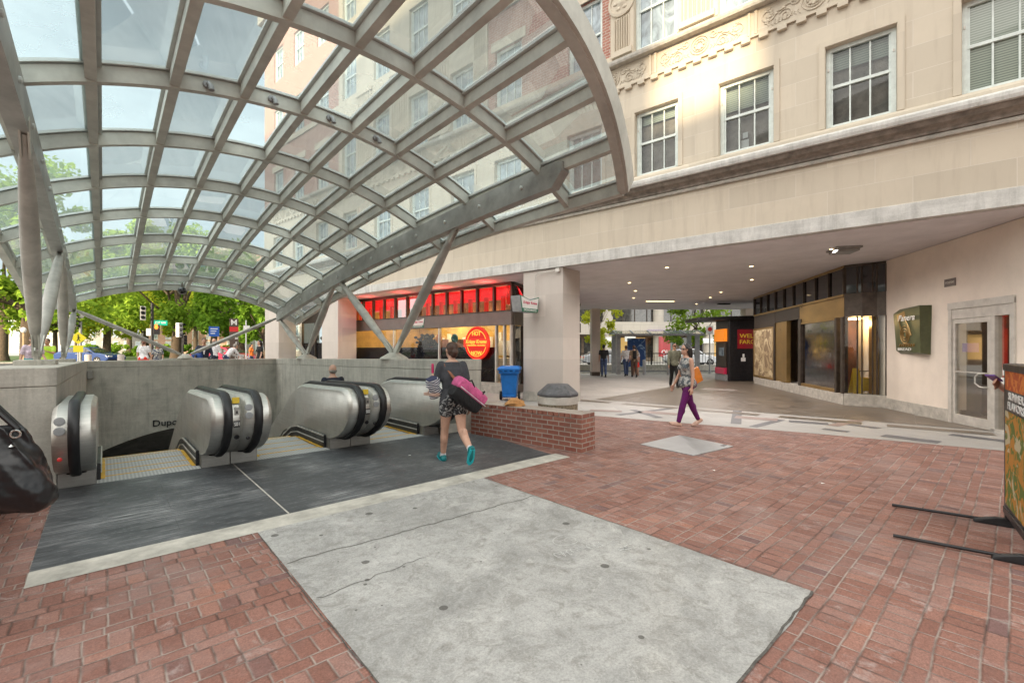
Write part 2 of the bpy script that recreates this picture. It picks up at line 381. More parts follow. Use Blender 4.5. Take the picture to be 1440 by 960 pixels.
MT = {}
def setup_mats():
    M = MT
    M['pave'] = mat_pave(); M['brick'] = mat_brickwall(); M['brick_up'] = mat_brickwall('facade_brick', .22, .075, (.33,.14,.105), (.40,.19,.145), (.50,.43,.37), .008, False)
    M['stone'] = mat_ashlar('limestone'); M['stone_plain'] = mat_ashlar('limestone_smooth', (.585,.515,.415), 2.4, .8, (.55,.48,.40), .003, .25)
    M['stone_pier'] = mat_ashlar('pier_stone', (.56,.505,.46), 1.45, .62, (.5,.45,.41), .003, .12)
    M['stone_trim'] = plain('weathered_trim', (.48,.45,.40), .85, 0, .2, 7, .2, 50)
    M['fascia'] = mat_concrete('stained_fascia', (.60,.59,.56))
    M['cornice_dark'] = plain('dark_moulding', (.27,.235,.20), .9, 0, .3, 7, .2, 50)  # darker tone for the moulding below the cornice
    M['concrete'] = mat_concrete(); M['slab'] = mat_slab(); M['pad'] = mat_pad(); M['granite'] = mat_granite()
    M['strip'] = plain('pale_edging', (.47,.45,.40), .8, 0, .25, 4, .2, 70)
    M['sidewalk'] = plain('sidewalk_concrete', (.42,.40,.37), .85, 0, .2, 1.2, .15, 60)
    M['asphalt'] = plain('asphalt', (.075,.075,.078), .85, 0, .3, 2, .3, 90)
    M['grass'] = plain('lawn', (.075,.13,.03), .9, 0, .4, 3, .4, 60)
    M['dark_granite'] = plain('dark_granite_tile', (.115,.115,.125), .5, 0, .2, 20, .05)
    M['red_granite'] = plain('reddish_granite_tile', (.26,.19,.17), .5, 0, .2, 20, .05)
    M['brown_granite'] = plain('brown_granite_tile', (.150,.122,.095), .38, 0, .3, 3, .05)
    M['steel'] = mat_steel('brushed_steel', (.66,.65,.61), .47); M['steel_dark'] = mat_steel('dull_steel', (.36,.35,.33), .42)
    M['frame'] = plain('galvanised_canopy_frame', (.62,.63,.575), .6, .05, .16, 2.2, .12, 60, stretch=(1,1,1))
    M['frame_side'] = plain('canopy_glazing_bar', (.66,.70,.68), .5, .05, .1, 5, .05)
    M['beam'] = plain('grey_beam_paint', (.40,.41,.39), .5, .1, .22, 2.5, .1, 50)
    M['strut'] = plain('grey_strut_paint', (.50,.49,.45), .5, .1, .2, 3, .08, 50)
    M['glass'] = mat_glass('canopy_glass', (.86,.96,.975), .26, .5, (.80,.95,.98))
    M['shopglass'] = mat_glass('shop_glass', (.88,.9,.88), .015, 1.0); M['doorglass'] = mat_glass('door_glass', (.85,.82,.76), .02, .35)
    M['window'] = mat_window('sash_window_glass', (.05,.048,.045)); M['window_sky'] = mat_window('sky_lit_glass', (.20,.25,.28), .06)
    M['dark_glass'] = mat_window('smoked_glass', (.012,.012,.014), .06)
    M['sash'] = plain('pale_green_white_paint', (.68,.74,.71), .5, 0, .1, 8, .05)
    M['blind'] = mat_stripes('slatted_blind', (.42,.46,.40), (.26,.3,.27), 22, 2)
    M['soffit'] = plain('soffit_paint', (.74,.71,.735), .8, 0, .08, 1.5, .05)
    M['black'] = plain('black_rubber', (.014,.014,.016), .42, 0, .3, 8, .08)
    M['blackmetal'] = plain('black_metal', (.022,.021,.024), .4, .3, .3, 10, .05)
    M['bronze'] = plain('dark_bronze', (.085,.068,.055), .42, .55, .25, 6, .05)
    M['gold'] = plain('brass_panel', (.38,.245,.095), .34, .6, .14, 1.6, .02, stretch=(1,1,2))
    M['alu'] = plain('anodised_aluminium', (.62,.59,.54), .42, .25, .12, 6, .04)
    M['taupe'] = plain('taupe_metal_panel', (.20,.175,.16), .5, .2, .12, 3, .03)
    M['white'] = plain('white_paint', (.78,.78,.76), .5, 0, .06, 6, .03)
    M['cream'] = plain('cream_wall_paint', (.78,.69,.60), .8, 0, .07, 1.3, .1, 60)
    M['redneon'] = emit('red_neon', (1,.03,.01), 1.25); M['yelneon'] = emit('orange_neon', (1,.42,.05), 1.7)
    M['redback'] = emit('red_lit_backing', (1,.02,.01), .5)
    M['redawn'] = emit('red_lit_bulkhead', (1,.012,.018), 1.0)  # red lamp light on the bulkhead, put in as emission
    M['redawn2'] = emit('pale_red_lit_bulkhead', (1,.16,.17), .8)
    M['lampwarm'] = emit('warm_lamp', (1,.78,.45), 22); M['lampsoft'] = emit('soft_warm_lamp', (1,.72,.36), 9)
    M['yellowroom'] = plain('yellow_room_wall', (.66,.43,.12), .7, 0, .25, 1.4, .0)
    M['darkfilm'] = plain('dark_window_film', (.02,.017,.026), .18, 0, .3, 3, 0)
    M['darkroom'] = plain('dim_room', (.16,.06,.03), .7, 0, .5, 1.5, .0)
    M['yellow'] = plain('yellow_plastic', (.75,.52,.04), .5, 0, .1, 10, .03)
    M['yline'] = plain('yellow_step_line', (.78,.45,.05), .6, 0, .2, 14, .05)
    M['tread'] = mat_stripes('grooved_step', (.52,.52,.50), (.40,.40,.39), 28, 0)
    M['red'] = mat_paint('red_paint', (.62,.03,.03)); M['orange'] = mat_paint('orange_paint', (.85,.25,.02))
    M['green'] = plain('olive_sign_green', (.10,.115,.055), .4, .1, .15, 6, .03)
    M['kkgreen'] = mat_paint('deep_green', (.02,.17,.10)); M['pinkred'] = mat_paint('crimson', (.62,.03,.10))
    M['bluebin'] = plain('blue_plastic', (.012,.17,.56), .42, 0, .12, 5, .05)
    M['signgreen'] = mat_paint('street_sign_green', (.0,.40,.28)); M['signblue'] = mat_paint('sign_blue', (.02,.10,.42))
    M['yelgreen'] = emit('fluorescent_yellow', (.9,.8,.02), .35)
    M['pebble'] = plain('pebble_concrete', (.27,.22,.15), .85, 0, .5, 45, .6, 60)
    M['lidgrey'] = plain('slate_lid', (.12,.12,.13), .6, 0, .3, 12, .3, 70)
    M['brown'] = plain('brown_pylon', (.10,.07,.055), .5, .2, .15, 5, .03)
    M['bark'] = plain('bark', (.11,.08,.055), .9, 0, .4, 6, .6, 30, stretch=(3,3,.6))
    M['leafA'] = mat_leaf('leaves_deep', (.03,.08,.012), (.24,.42,.05)); M['leafB'] = mat_leaf('leaves_sunny', (.14,.20,.02), (.66,.70,.08), .5)  # sunny copy has sunlight put into its yellow-green leaf colour
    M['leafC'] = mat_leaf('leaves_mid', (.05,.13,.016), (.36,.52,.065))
    M['paper'] = plain('kraft_paper', (.50,.25,.09), .8, 0, .2, 14, .3)
    M['hatch'] = plain('galvanised_plate', (.33,.335,.34), .5, .35, .12, 3, .06, 70)
    M['chalk'] = plain('chalk', (.60,.60,.59), .9, 0, .2, 40, .0); M['crack'] = plain('crack_dirt', (.11,.10,.09), .95, 0, .4, 30, .0)
    M['tyre'] = plain('tyre', (.016,.016,.016), .8, 0, .2, 20, .1); M['rim'] = mat_steel('rim', (.6,.6,.6), .3, (1,1,1))
    M['carblue'] = mat_paint('dark_blue_car_paint', (.03,.07,.24), .2); M['carred'] = mat_paint('maroon_car_paint', (.45,.02,.06), .22); M['carsilver'] = mat_paint('silver_car_paint', (.5,.52,.55), .25)
    M['carwhite'] = mat_paint('white_car_paint', (.75,.76,.78), .25)
    M['mural'] = mat_pattern('sepia_photo_mural', (.40,.30,.17), (.22,.15,.085), 3.2, .5, (.55,.44,.27))
    M['food'] = mat_pattern('food_photograph', (.50,.22,.03), (.12,.17,.03), 11, .5, (.52,.46,.30)); M['foodred'] = mat_pattern('red_food_photograph', (.42,.08,.02), (.62,.2,.04), 9, .5)
    M['signboard'] = plain('printed_black', (.02,.02,.02), .35, 0, .1, 5, 0)
    M['paint_gray'] = plain('grey_enamel', (.33,.34,.35), .5, .1, .15, 6, .04)
    M['bldg'] = mat_ashlar('far_concrete', (.50,.46,.40), 2.2, 1.1, (.4,.37,.33), .02, .2); M['bldgbrick'] = mat_brickwall('far_brick', .5, .16, (.42,.22,.16), (.5,.3,.22), (.5,.42,.36), .02, False)
    M['bldgwhite'] = plain('white_render', (.27,.26,.245), .8, 0, .12, 1, .1)
    M['stoneblock'] = plain('bollard_granite', (.50,.44,.40), .8, 0, .25, 10, .2)
    for k, c in dict(skin1=(.56,.33,.24), skin2=(.40,.22,.14), skin3=(.30,.16,.10)).items():
        m = NT('skin_' + k); n = m.noise(m.coord('Object'), 9, 4); m.base(m.ramp(n, .3, .7, tuple(x*.9 for x in c), tuple(x*1.06 for x in c))); m.set(.5)
        m.b.inputs['Subsurface Weight'].default_value = .0; M[k] = m.mat
    def cl(n, c, r=.85):
        m = plain(n, c, r, 0, .24, 10, 0, 90); t = m.node_tree; b = t.nodes['Principled BSDF']
        tc = t.nodes.new('ShaderNodeTexCoord'); mp = t.nodes.new('ShaderNodeMapping'); mp.inputs['Scale'].default_value = (1,1,.45); mp.inputs['Rotation'].default_value = (.3,.4,0)
        nz = t.nodes.new('ShaderNodeTexNoise'); nz.inputs['Scale'].default_value = 13; nz.inputs['Detail'].default_value = 3; nz.inputs['Distortion'].default_value = 1.4
        bp = t.nodes.new('ShaderNodeBump'); bp.inputs['Strength'].default_value = .7; bp.inputs['Distance'].default_value = .03
        t.links.new(tc.outputs['Object'], mp.inputs[0]); t.links.new(mp.outputs[0], nz.inputs['Vector']); t.links.new(nz.outputs[0], bp.inputs['Height']); t.links.new(bp.outputs[0], b.inputs['Normal'])
        return m
    M['hairbrown'] = plain('brown_hair', (.07,.032,.018), .5, 0, .5, 6, .4, 60, stretch=(6,6,1)); M['hairblack'] = plain('black_hair', (.012,.009,.009), .42, 0, .5, 6, .4, 60, stretch=(6,6,1)); M['hairgrey'] = plain('grey_hair', (.30,.27,.24), .6, 0, .3, 8, .3, 60)
    M['hairred'] = plain('auburn_hair', (.16,.055,.025), .5, 0, .5, 6, .4, 60, stretch=(6,6,1))
    M['charcoal'] = cl('charcoal_cotton', (.055,.058,.068)); M['navy'] = cl('navy_wool', (.016,.022,.042)); M['blackcloth'] = cl('black_cloth', (.012,.012,.014)); M['purple'] = cl('purple_leggings', (.13,.006,.12))
    M['whitecloth'] = cl('white_cotton', (.68,.68,.70)); M['bluecloth'] = cl('blue_denim', (.05,.08,.17)); M['teal'] = cl('teal_cloth', (.02,.34,.33)); M['redcloth'] = cl('red_shorts', (.75,.04,.02)); M['hivis'] = emit('hi_vis_vest', (.55,.85,.03), .35)
    M['khaki'] = cl('olive_shirt', (.17,.175,.125)); M['tan'] = cl('tan_shirt', (.33,.25,.17)); M['bluebag'] = cl('blue_bag', (.02,.06,.24)); M['pink'] = cl('pink_nylon', (.55,.10,.25)); M['orangebag'] = plain('orange_leather', (.68,.20,.015), .45, 0, .15, 6, .1)
    M['shorts'] = mat_pattern('black_white_print', (.03,.03,.035), (.42,.42,.42), 32, .56); M['top'] = mat_pattern('grey_leaf_print', (.07,.085,.10), (.42,.42,.40), 17, .5, (.20,.21,.22))
    M['dressprint'] = mat_pattern('spotted_print', (.05,.06,.09), (.6,.58,.5), 25, .55); M['stripecloth'] = mat_stripes('striped_cloth', (.7,.7,.72), (.03,.035,.08), 34, 2)
    M['tealshoe'] = plain('teal_mesh_shoe', (.0,.19,.21), .6, 0, .3, 30, .2); M['cyan'] = plain('cyan_sole', (.02,.45,.52), .5); M['nude'] = plain('beige_flats', (.58,.38,.30), .6)
    M['leatherbag'] = plain('glossy_black_leather', (.010,.010,.012), .36, 0, .3, 5, .7, 11); M['tanleather'] = plain('tan_leather', (.26,.10,.045), .6)
    M['phonepink'] = mat_paint('magenta_case', (.72,.02,.16)); M['phonepurple'] = mat_paint('purple_case', (.13,.05,.34))
    M['grime'] = plain('tunnel_dark', (.19,.175,.155), .9, 0, .3, 3, .1)
    M['lip'] = plain('lip_red', (.38,.11,.09), .5); M['eye'] = plain('eye_dark', (.02,.015,.012), .2); M['eyewhite'] = plain('eye_white', (.7,.69,.67), .3)
    M['silverclasp'] = mat_steel('silver_buckle', (.7,.7,.68), .25)
setup_mats()
MT['blindglass'] = mat_stripes('blind_behind_glass', (.27,.31,.26), (.15,.18,.15), 24, 2)
for nd in MT['blindglass'].node_tree.nodes:
    if nd.type == 'BSDF_PRINCIPLED': nd.inputs['Roughness'].default_value = .25; nd.inputs['Coat Weight'].default_value = .8; nd.inputs['Coat Roughness'].default_value = .03
MT['leafdark'] = plain('dark_display_foliage', (.035,.04,.03), .8, 0, .4, 20, .2)
MT['darkroom2'] = plain('brown_room', (.20,.145,.10), .7, 0, .3, 2, .0)
MT['mirrorglass'] = mat_steel('mirror_glass', (.40,.37,.37), .09, (1,1,1))
MT['orangelit'] = emit('lit_orange_panel', (1,.28,.02), .8)
MT['pinkdark'] = mat_paint('bank_red', (.30,.015,.025))
cl2 = lambda n, c: plain(n, c, .85, 0, .22, 14, .35, 90)
MT['brownpants'] = cl2('brown_trousers', (.09,.055,.04)); MT['orangecloth'] = cl2('orange_cloth', (.8,.20,.03)); MT['lilac'] = cl2('pale_lilac_top', (.62,.52,.62))
MT['lampsoft_o'] = emit('orange_signal', (1,.22,.02), 3); MT['tanpaint'] = plain('tan_pole_paint', (.5,.36,.2), .6); MT['glassroof'] = mat_glass('shelter_roof', (.75,.8,.82), .25, .8)
MT['posterblue'] = mat_pattern('blue_poster', (.03,.07,.20), (.25,.35,.5), 3, .6); MT['shopyellow'] = emit('lit_far_shop', (1,.62,.2), .6); MT['redbanner'] = mat_paint('red_banner', (.45,.03,.04))
CLOUD = (28.5, 27.8, 26.0, 1); SKY = .138
MT['roomdim'] = plain('dim_office', (.36,.31,.27), .8, 0, .5, 1.5, 0); MT['upglass'] = mat_glass('upper_window_glass', (.85,.9,.9), .05, 1.2)
# ------------------------------------------------------------------ people
def remesh(mb, name, mat, vox, smooth=5):
    me = mb.mesh(name + '_raw', mat)
    o = bpy.data.objects.new(name, me); col.objects.link(o)
    r = o.modifiers.new('r', 'REMESH'); r.mode = 'VOXEL'; r.voxel_size = vox; r.use_smooth_shade = True
    s = o.modifiers.new('s', 'SMOOTH'); s.iterations = smooth; s.factor = .5
    dg = bpy.context.evaluated_depsgraph_get()
    me2 = bpy.data.meshes.new_from_object(o.evaluated_get(dg))
    o.modifiers.clear(); o.data = me2; bpy.data.meshes.remove(me)
    me2.name = name
    me2.materials.clear(); me2.materials.append(mat)
    for p in me2.polygons: p.use_smooth = True; p.material_index = 0
    return o

def ering(c, rx, ry, n=16, tilt=0):
    return [(c[0] + rx*math.cos(2*math.pi*k/n), c[1] + ry*math.sin(2*math.pi*k/n), c[2]) for k in range(n)]

def limb(mb, pts, rad, n=10):
    mb.tube(pts, rad, n)
    for p, r in zip(pts, rad): mb.ell(p, (r, r, r), 10, 6)

def person(label, loc, face, H=1.7, fem=False, skin='skin1', hair='hairbrown', hairstyle='short', shirt=('charcoal', 'short', .50), bottom=('navy', 'long'),
           shoes='blackcloth', lleg=(12, 5), rleg=(-10, 15), larm=(-8, 6, 15), rarm=(8, 6, 15), lean=2, turn=0, nod=0, vox=.012, socks=None, glasses=False, jacket=None,
           sit=False, hands=True, group=None, twist=0, seat_z=None, heel=None):
    """face: direction the figure looks (x, y).  legs: (forward swing, knee flex); arms: (forward swing, outward, elbow flex[, inward])"""
    fx, fy = face; rz = math.atan2(fy, fx) - math.pi/2
    root = thing('person', label, 'person', loc, rz, group)
    sw = .104 if fem else .118; hw = .098 if fem else .09
    L = math.radians
    sl = math.sin(L(lean)); cl_ = math.cos(L(lean))
    hipz = .52*H
    def T(x, y, z):               # torso space: lean about the hip line
        dz = z - hipz
        return Vector((x, y*cl_ + dz*sl, hipz + dz*cl_ - y*sl))
    # legs
    legs = []; lows = []
    for sd, (a, k) in ((-1, lleg), (1, rleg)):
        h = Vector((sd*.05*H, 0, hipz - .005*H))
        kn = h + Vector((0, math.sin(L(a)), -math.cos(L(a)))) * (.245*H)
        b = a - k
        an = kn + Vector((0, math.sin(L(b)), -math.cos(L(b)))) * (.235*H)
        pitch = max(-75, min(25, b)) if not sit else 0        # foot follows the shank when it trails
        if b > 0: pitch = min(18, b*.8)
        fd = Vector((0, math.cos(L(pitch)), math.sin(L(pitch))))
        dn = Vector((0, math.sin(L(pitch)), -math.cos(L(pitch))))
        heelp = an + dn*(.036*H) - fd*(.03*H); toe = an + dn*(.036*H) + fd*(.105*H)
        legs.append((h, kn, an, fd, dn, heelp, toe)); lows += [heelp.z, toe.z]
    dz = -min(lows) if not sit else (seat_z - hipz + .07*H)
    off = Vector((0, 0, dz))
    legs = [tuple((q + off) if i in (0,1,2,5,6) else q for i, q in enumerate(l)) for l in legs]
    def TT(x, y, z): return T(x, y, z) + off
    body = MB()
    tor = [(.47,.05,.045),(.50,hw-.012,.068),(.53,hw,.07),(.57,hw-.012,.062),(.61,.076 if fem else .084,.054),(.66,.08 if fem else .09,.058),(.72,.088 if fem else .101,.066),(.77,sw-.012,.062),(.805,sw-.02,.05),(.83,.06,.042),(.85,.036,.036)]
    def torso(mb, z0, z1, grow, flare=0):
        zs = [t for t in tor if z0 - .001 <= t[0] <= z1 + .001]
        def at(z):
            for p, q in zip(tor, tor[1:]):
                if p[0] <= z <= q[0]:
                    f = (z - p[0])/(q[0] - p[0]); return (z, p[1] + (q[1]-p[1])*f, p[2] + (q[2]-p[2])*f)
            return tor[0]
        if not zs or zs[0][0] > z0 + .002: zs = [at(z0)] + zs
        rs = []
        for z, rx, ry in zs:
            fl = flare * max(0, (.62 - z)/.12)
            c = TT(0, 0, z*H)
            rs.append([TT((rx*H + grow + fl)*math.cos(2*math.pi*k/20), (ry*H + grow + fl)*math.sin(2*math.pi*k/20) , z*H) for k in range(20)])
        mb.rings(rs)
    torso(body, .47, .85, 0)
    if fem:
        for sd in (-1, 1): body.ell(TT(sd*.042*H, .052*H, .715*H), (.036*H, .034*H, .036*H), 10, 7)
    for sd in (-1, 1): body.ell(TT(sd*.045*H, -.045*H, .515*H), (.047*H, .042*H, .05*H), 10, 7)
    # neck, head
    tn = L(turn); nb = TT(0, 0, .83*H); hd = TT(0, .012*H + .05*H*math.sin(L(nod)), .93*H)
    limb(body, [nb, hd - Vector((0,0,.03*H))], [.036*H if not fem else .03*H, .033*H if not fem else .028*H])
    HM = Matrix.Translation(hd) @ Matrix.Rotation(tn, 4, 'Z') @ Matrix.Rotation(-L(nod), 4, 'X')
    hs = H * (1.0 if H > 1.5 else 1)
    body.ell((0, -.006*hs, .012*hs), (.043*hs, .053*hs, .054*hs), 16, 12, 0, HM)
    body.ell((0, .014*hs, -.026*hs), (.033*hs, .038*hs, .042*hs), 14, 9, 0, HM)
    body.ell((0, .036*hs, -.055*hs), (.016*hs, .014*hs, .013*hs), 10, 7, 0, HM)
    body.rings([[HM @ Vector(((-.006+.012*i)*hs*(.5+.5*k), (.048+.012*k*.9)*hs, (.008-.026*k)*hs)) for i, k in ((0,0),(1,0),(1,1),(0,1))], [HM @ Vector(((-.009+.018*i)*hs*(.5+.5*k), .035*hs, (.008-.03*k)*hs)) for i, k in ((0,0),(1,0),(1,1),(0,1))]])
    for sd in (-1, 1): body.ell((sd*.045*hs, -.004*hs, -.004*hs), (.007*hs, .012*hs, .019*hs), 8, 6, 0, HM)
    # legs
    for h, kn, an, fd, dn, hp, toe in legs:
        mid = (h + kn)/2; cm = kn + (an - kn)*.32
        limb(body, [h, mid, kn, cm, an], [.056*H if fem else .053*H, .047*H, .0335*H, .0335*H, .0215*H], 12)
        # calf bulge behind
        body.ell(cm - fd*.010*H, (.029*H, .031*H, .06*H), 10, 7)
        limb(body, [an + dn*.02*H - fd*.018*H, an + dn*.022*H + fd*.05*H, toe - dn*.014*H - fd*.012*H], [.024*H, .021*H, .015*H])
    # arms
    arms = []
    for sd, A in ((-1, larm), (1, rarm)):
        a, ab, e = A[:3]; inw = A[3] if len(A) > 3 else 0
        s0 = TT(sd*sw*H*.93, 0, .803*H)
        ud = Vector((sd*math.sin(L(ab)), math.sin(L(a))*math.cos(L(ab)), -math.cos(L(a))*math.cos(L(ab))))
        el = s0 + ud*(.175*H)
        fdv = Vector((sd*math.sin(L(ab))*.5 - sd*math.sin(L(inw)), math.sin(L(a + e)), -math.cos(L(a + e)))).normalized()
        wr = el + fdv*(.15*H)
        arms.append((sd, s0, el, wr, fdv, ud))
        limb(body, [s0, s0 + (el - s0)*.4, el, el + fdv*.045*H, wr], [.033*H if not fem else .028*H, .029*H if not fem else .0245*H, .0225*H if not fem else .02*H, .0235*H if not fem else .0205*H, .0145*H], 10)
        # hand: palm, four fingers, thumb
        side = Vector((0, 1, 0)) - fdv*fdv.y
        if side.length < .3: side = Vector((0, 0, 1)) - fdv*fdv.z
        side.normalize(); pn = fdv.cross(side)
        if pn.x*sd > 0: pn = -pn            # palm faces the body
        pc = wr + fdv*.03*H
        rs = []
        for q, wv in ((0, .014), (.02, .021), (.045, .023), (.055, .021)):
            c = wr + fdv*q*H
            rs.append([c + side*(wv*H*math.cos(t)) + pn*(.009*H*math.sin(t)) for t in [2*math.pi*k/10 for k in range(10)]])
        body.rings(rs)
        if hands:
            for i, (o_, ln) in enumerate(((.0165,.040),(.0055,.045),(-.0055,.042),(-.0165,.032))):
                b0 = wr + fdv*.05*H + side*o_*H
                b1 = b0 + (fdv + pn*.15).normalized()*ln*.45*H; b2 = b1 + (fdv + pn*.55).normalized()*ln*.32*H; b3 = b2 + (fdv*.7 + pn*.8).normalized()*ln*.26*H
                limb(body, [b0, b1, b2, b3], [.0056*H, .0053*H, .0048*H, .004*H], 7)
            t0 = wr + fdv*.014*H + side*.016*H; t1 = t0 + (fdv*.75 + side*.65 + pn*.2).normalized()*.024*H; t2 = t1 + (fdv*.95 + side*.2 + pn*.3).normalized()*.022*H
            limb(body, [t0, t1, t2], [.0075*H, .0062*H, .005*H], 7)
    b = remesh(body, 'body', MT[skin], vox, 5); b.parent = root
    # shirt
    cv = max(.009, vox)
    def mk(name, mb, m, sm=5, v=cv):
        o = remesh(mb, name, MT[m], v, sm); o.parent = root; return o
    if shirt:
        m, sl_, hem = shirt[:3]; fl = shirt[3] if len(shirt) > 3 else 0
        sh = MB(); torso(sh, hem, .83, .017, fl)
        if fem:
            for sd in (-1, 1): sh.ell(TT(sd*.042*H, .056*H, .715*H), (.042*H, .038*H, .042*H), 10, 7)
        if sl_ != 'none':
            for sd, s0, el, wr, fdv, ud in arms:
                if sl_ == 'short': limb(sh, [s0 - Vector((sd*.01,0,0)), s0 + (el - s0)*.3, s0 + (el - s0)*.62], [.039*H, .038*H, .037*H])
                else: limb(sh, [s0 - Vector((sd*.01,0,0)), s0 + (el-s0)*.5, el, wr - fdv*.012*H], [.039*H, .035*H, .031*H, .024*H])
        mk(jacket or 'shirt', sh, m)
    if bottom:
        m, kind = bottom[:2]; bt = MB()
        if kind == 'skirt':
            ln = bottom[2] if len(bottom) > 2 else .2
            rs = []
            for q in (.6, .55, .52, .52 - ln*.5, .52 - ln):
                g = .018 + max(0, .52 - q)*.28
                rx = (hw - .01)*H + g; ry = .07*H + g + (.05 if sit else 0)
                rs.append([TT(rx*math.cos(2*math.pi*k/20), ry*math.sin(2*math.pi*k/20), q*H) for k in range(20)])
            bt.rings(rs)
        else:
            torso(bt, .48, .595, .013)
            for sd in (-1, 1): bt.ell(TT(sd*.045*H, -.045*H, .515*H), (.053*H, .048*H, .056*H), 10, 7)
            for h, kn, an, fd, dn, hp, toe in legs:
                cm = kn + (an - kn)*.32; ti = .006 if kind == 'tight' else .013
                if kind == 'short': limb(bt, [h, h + (kn - h)*.33], [.056*H + .014, .054*H + .016], 12)
                elif kind == 'knee': limb(bt, [h, (h+kn)/2, kn], [.053*H + .014, .047*H + .016, .037*H + .018], 12)
                else:
                    limb(bt, [h, (h + kn)/2, kn, cm, an - (an-kn)*.06], [.056*H + ti, .047*H + ti, .0335*H + ti*1.1, .034*H + ti, (.024*H if kind == 'tight' else .030*H) + ti*.6], 12)
                    bt.ell(cm - fd*.010*H, (.029*H + ti*.7, .031*H + ti*.7, .06*H), 10, 7)
        mk('shorts' if kind == 'short' else ('skirt' if kind == 'skirt' else 'trousers'), bt, m)
    if shoes:
        for h, kn, an, fd, dn, hp, toe in legs:
            so = MB()
            low = shoes == 'nude'
            if not low: limb(so, [an + dn*.008*H - fd*.012*H, an + dn*.02*H + fd*.03*H], [.027*H, .027*H])
            limb(so, [hp - dn*.016*H, an + dn*.022*H + fd*.05*H, toe - dn*.012*H], [.0235*H, .0255*H, .017*H])
            # flat sole
            sd_ = fd.cross(dn).normalized()
            pl = [(-.032,-.018),(-.032,.018),(.04,.026),(.09,.024),(.112,.008),(.112,-.008),(.09,-.024),(.04,-.026)]
            c0 = an + dn*.040*H
            so.extrude([c0 + fd*p[0]*H + sd_*p[1]*H for p in pl], tuple(-dn*.012*H))
            s = mk('shoe', so, shoes, 3, min(cv, .01))
            if shoes == 'tealshoe':
                sm_ = MB(); sm_.extrude([c0 + dn*.002*H + fd*p[0]*1.04*H + sd_*p[1]*1.06*H for p in pl], tuple(-dn*.011*H))
                x = sm_.build('sole', MT['cyan'], s)
            if socks:
                sk = MB(); limb(sk, [an + dn*.005*H, an + (kn - an)*.10], [.027*H, .0245*H]); mk('sock', sk, socks, 2, .009)
    # hair
    if hairstyle:
        hb = MB()
        if hairstyle == 'bald':
            hb.ell((0, -.016*hs, -.016*hs), (.0475*hs, .049*hs, .034*hs), 16, 9, 0, HM)
        else:
            hb.ell((0, -.014*hs, .02*hs), (.0485*hs, .0545*hs, .052*hs), 16, 10, 0, HM)
            hb.ell((0, -.026*hs, -.006*hs), (.0455*hs, .043*hs, .046*hs), 14, 9, 0, HM)
            if hairstyle == 'bun':
                hb.ell((0, -.070*hs, -.012*hs), (.026*hs, .024*hs, .026*hs), 12, 8, 0, HM)
                hb.ell((0, -.05*hs, -.035*hs), (.032*hs, .022*hs, .026*hs), 12, 8, 0, HM)
            if hairstyle in ('long', 'tail'):
                w = .046 if hairstyle == 'long' else .022
                pr = [(-.04, .0), (-.055, -.05), (-.062, -.10), (-.06, -.15), (-.055, -.20)]
                if hairstyle == 'tail': pr = [(-.055, .0), (-.075, -.03), (-.07, -.08), (-.062, -.115)]
                for sft in ((-.45, 0, .45) if hairstyle == 'long' else (0,)):
                    limb(hb, [HM @ Vector((sft*w*hs + .006*hs*math.sin(i*2+sft*5), y*hs, z*hs)) for i, (y, z) in enumerate(pr)], [w*.72*hs*(1 - .13*i) for i in range(len(pr))])
                if hairstyle == 'long':
                    for sd in (-1, 1): limb(hb, [HM @ Vector((sd*.04*hs, -.015*hs, .01*hs)), HM @ Vector((sd*.046*hs, -.02*hs, -.05*hs)), HM @ Vector((sd*.045*hs, -.03*hs, -.11*hs))], [.02*hs, .017*hs, .012*hs])
        mk('hair', hb, hair, 3, min(cv, .01))
    # face
    fm = MB()
    if glasses:
        for sd in (-1, 1):
            fm.ell((sd*.0175*hs, .044*hs, .004*hs), (.0155*hs, .006*hs, .0115*hs), 12, 6, 0, HM)
            fm.box(min(sd*.033*hs, sd*.046*hs), max(sd*.033*hs, sd*.046*hs), -.006*hs, .036*hs, .004*hs, .0085*hs, 0, HM)
        fm.box(-.005*hs, .005*hs, .046*hs, .050*hs, .004*hs, .008*hs, 0, HM)
        fm.build('sunglasses', MT['dark_glass'], root, True)
    else:
        for sd in (-1, 1):
            e = MB(); e.ell((sd*.0175*hs, .0435*hs, .003*hs), (.0085*hs, .005*hs, .0048*hs), 10, 6, 0, HM); e.ell((sd*.0175*hs, .0475*hs, .003*hs), (.004*hs, .0022*hs, .004*hs), 8, 5, 1, HM)
            e.box(sd*.0175*hs - .011*hs, sd*.0175*hs + .011*hs, .042*hs, .048*hs, .0145*hs, .0175*hs, 2, HM)
            e.build('eye', [MT['eyewhite'], MT['eye'], MT[hair]], root, True)
    mo = MB(); mo.ell((0, .049*hs, -.037*hs), (.0135*hs, .004*hs, .0042*hs), 10, 6, 0, HM); mo.build('mouth', MT['lip'], root, True)
    root['_h'] = 0; del root['_h']
    info = dict(root=root, arms=arms, legs=legs, TT=TT, head=hd + off*0, M=Matrix.Translation(Vector(loc)) @ Matrix.Rotation(rz, 4, 'Z'), H=H, rz=rz)
    return info
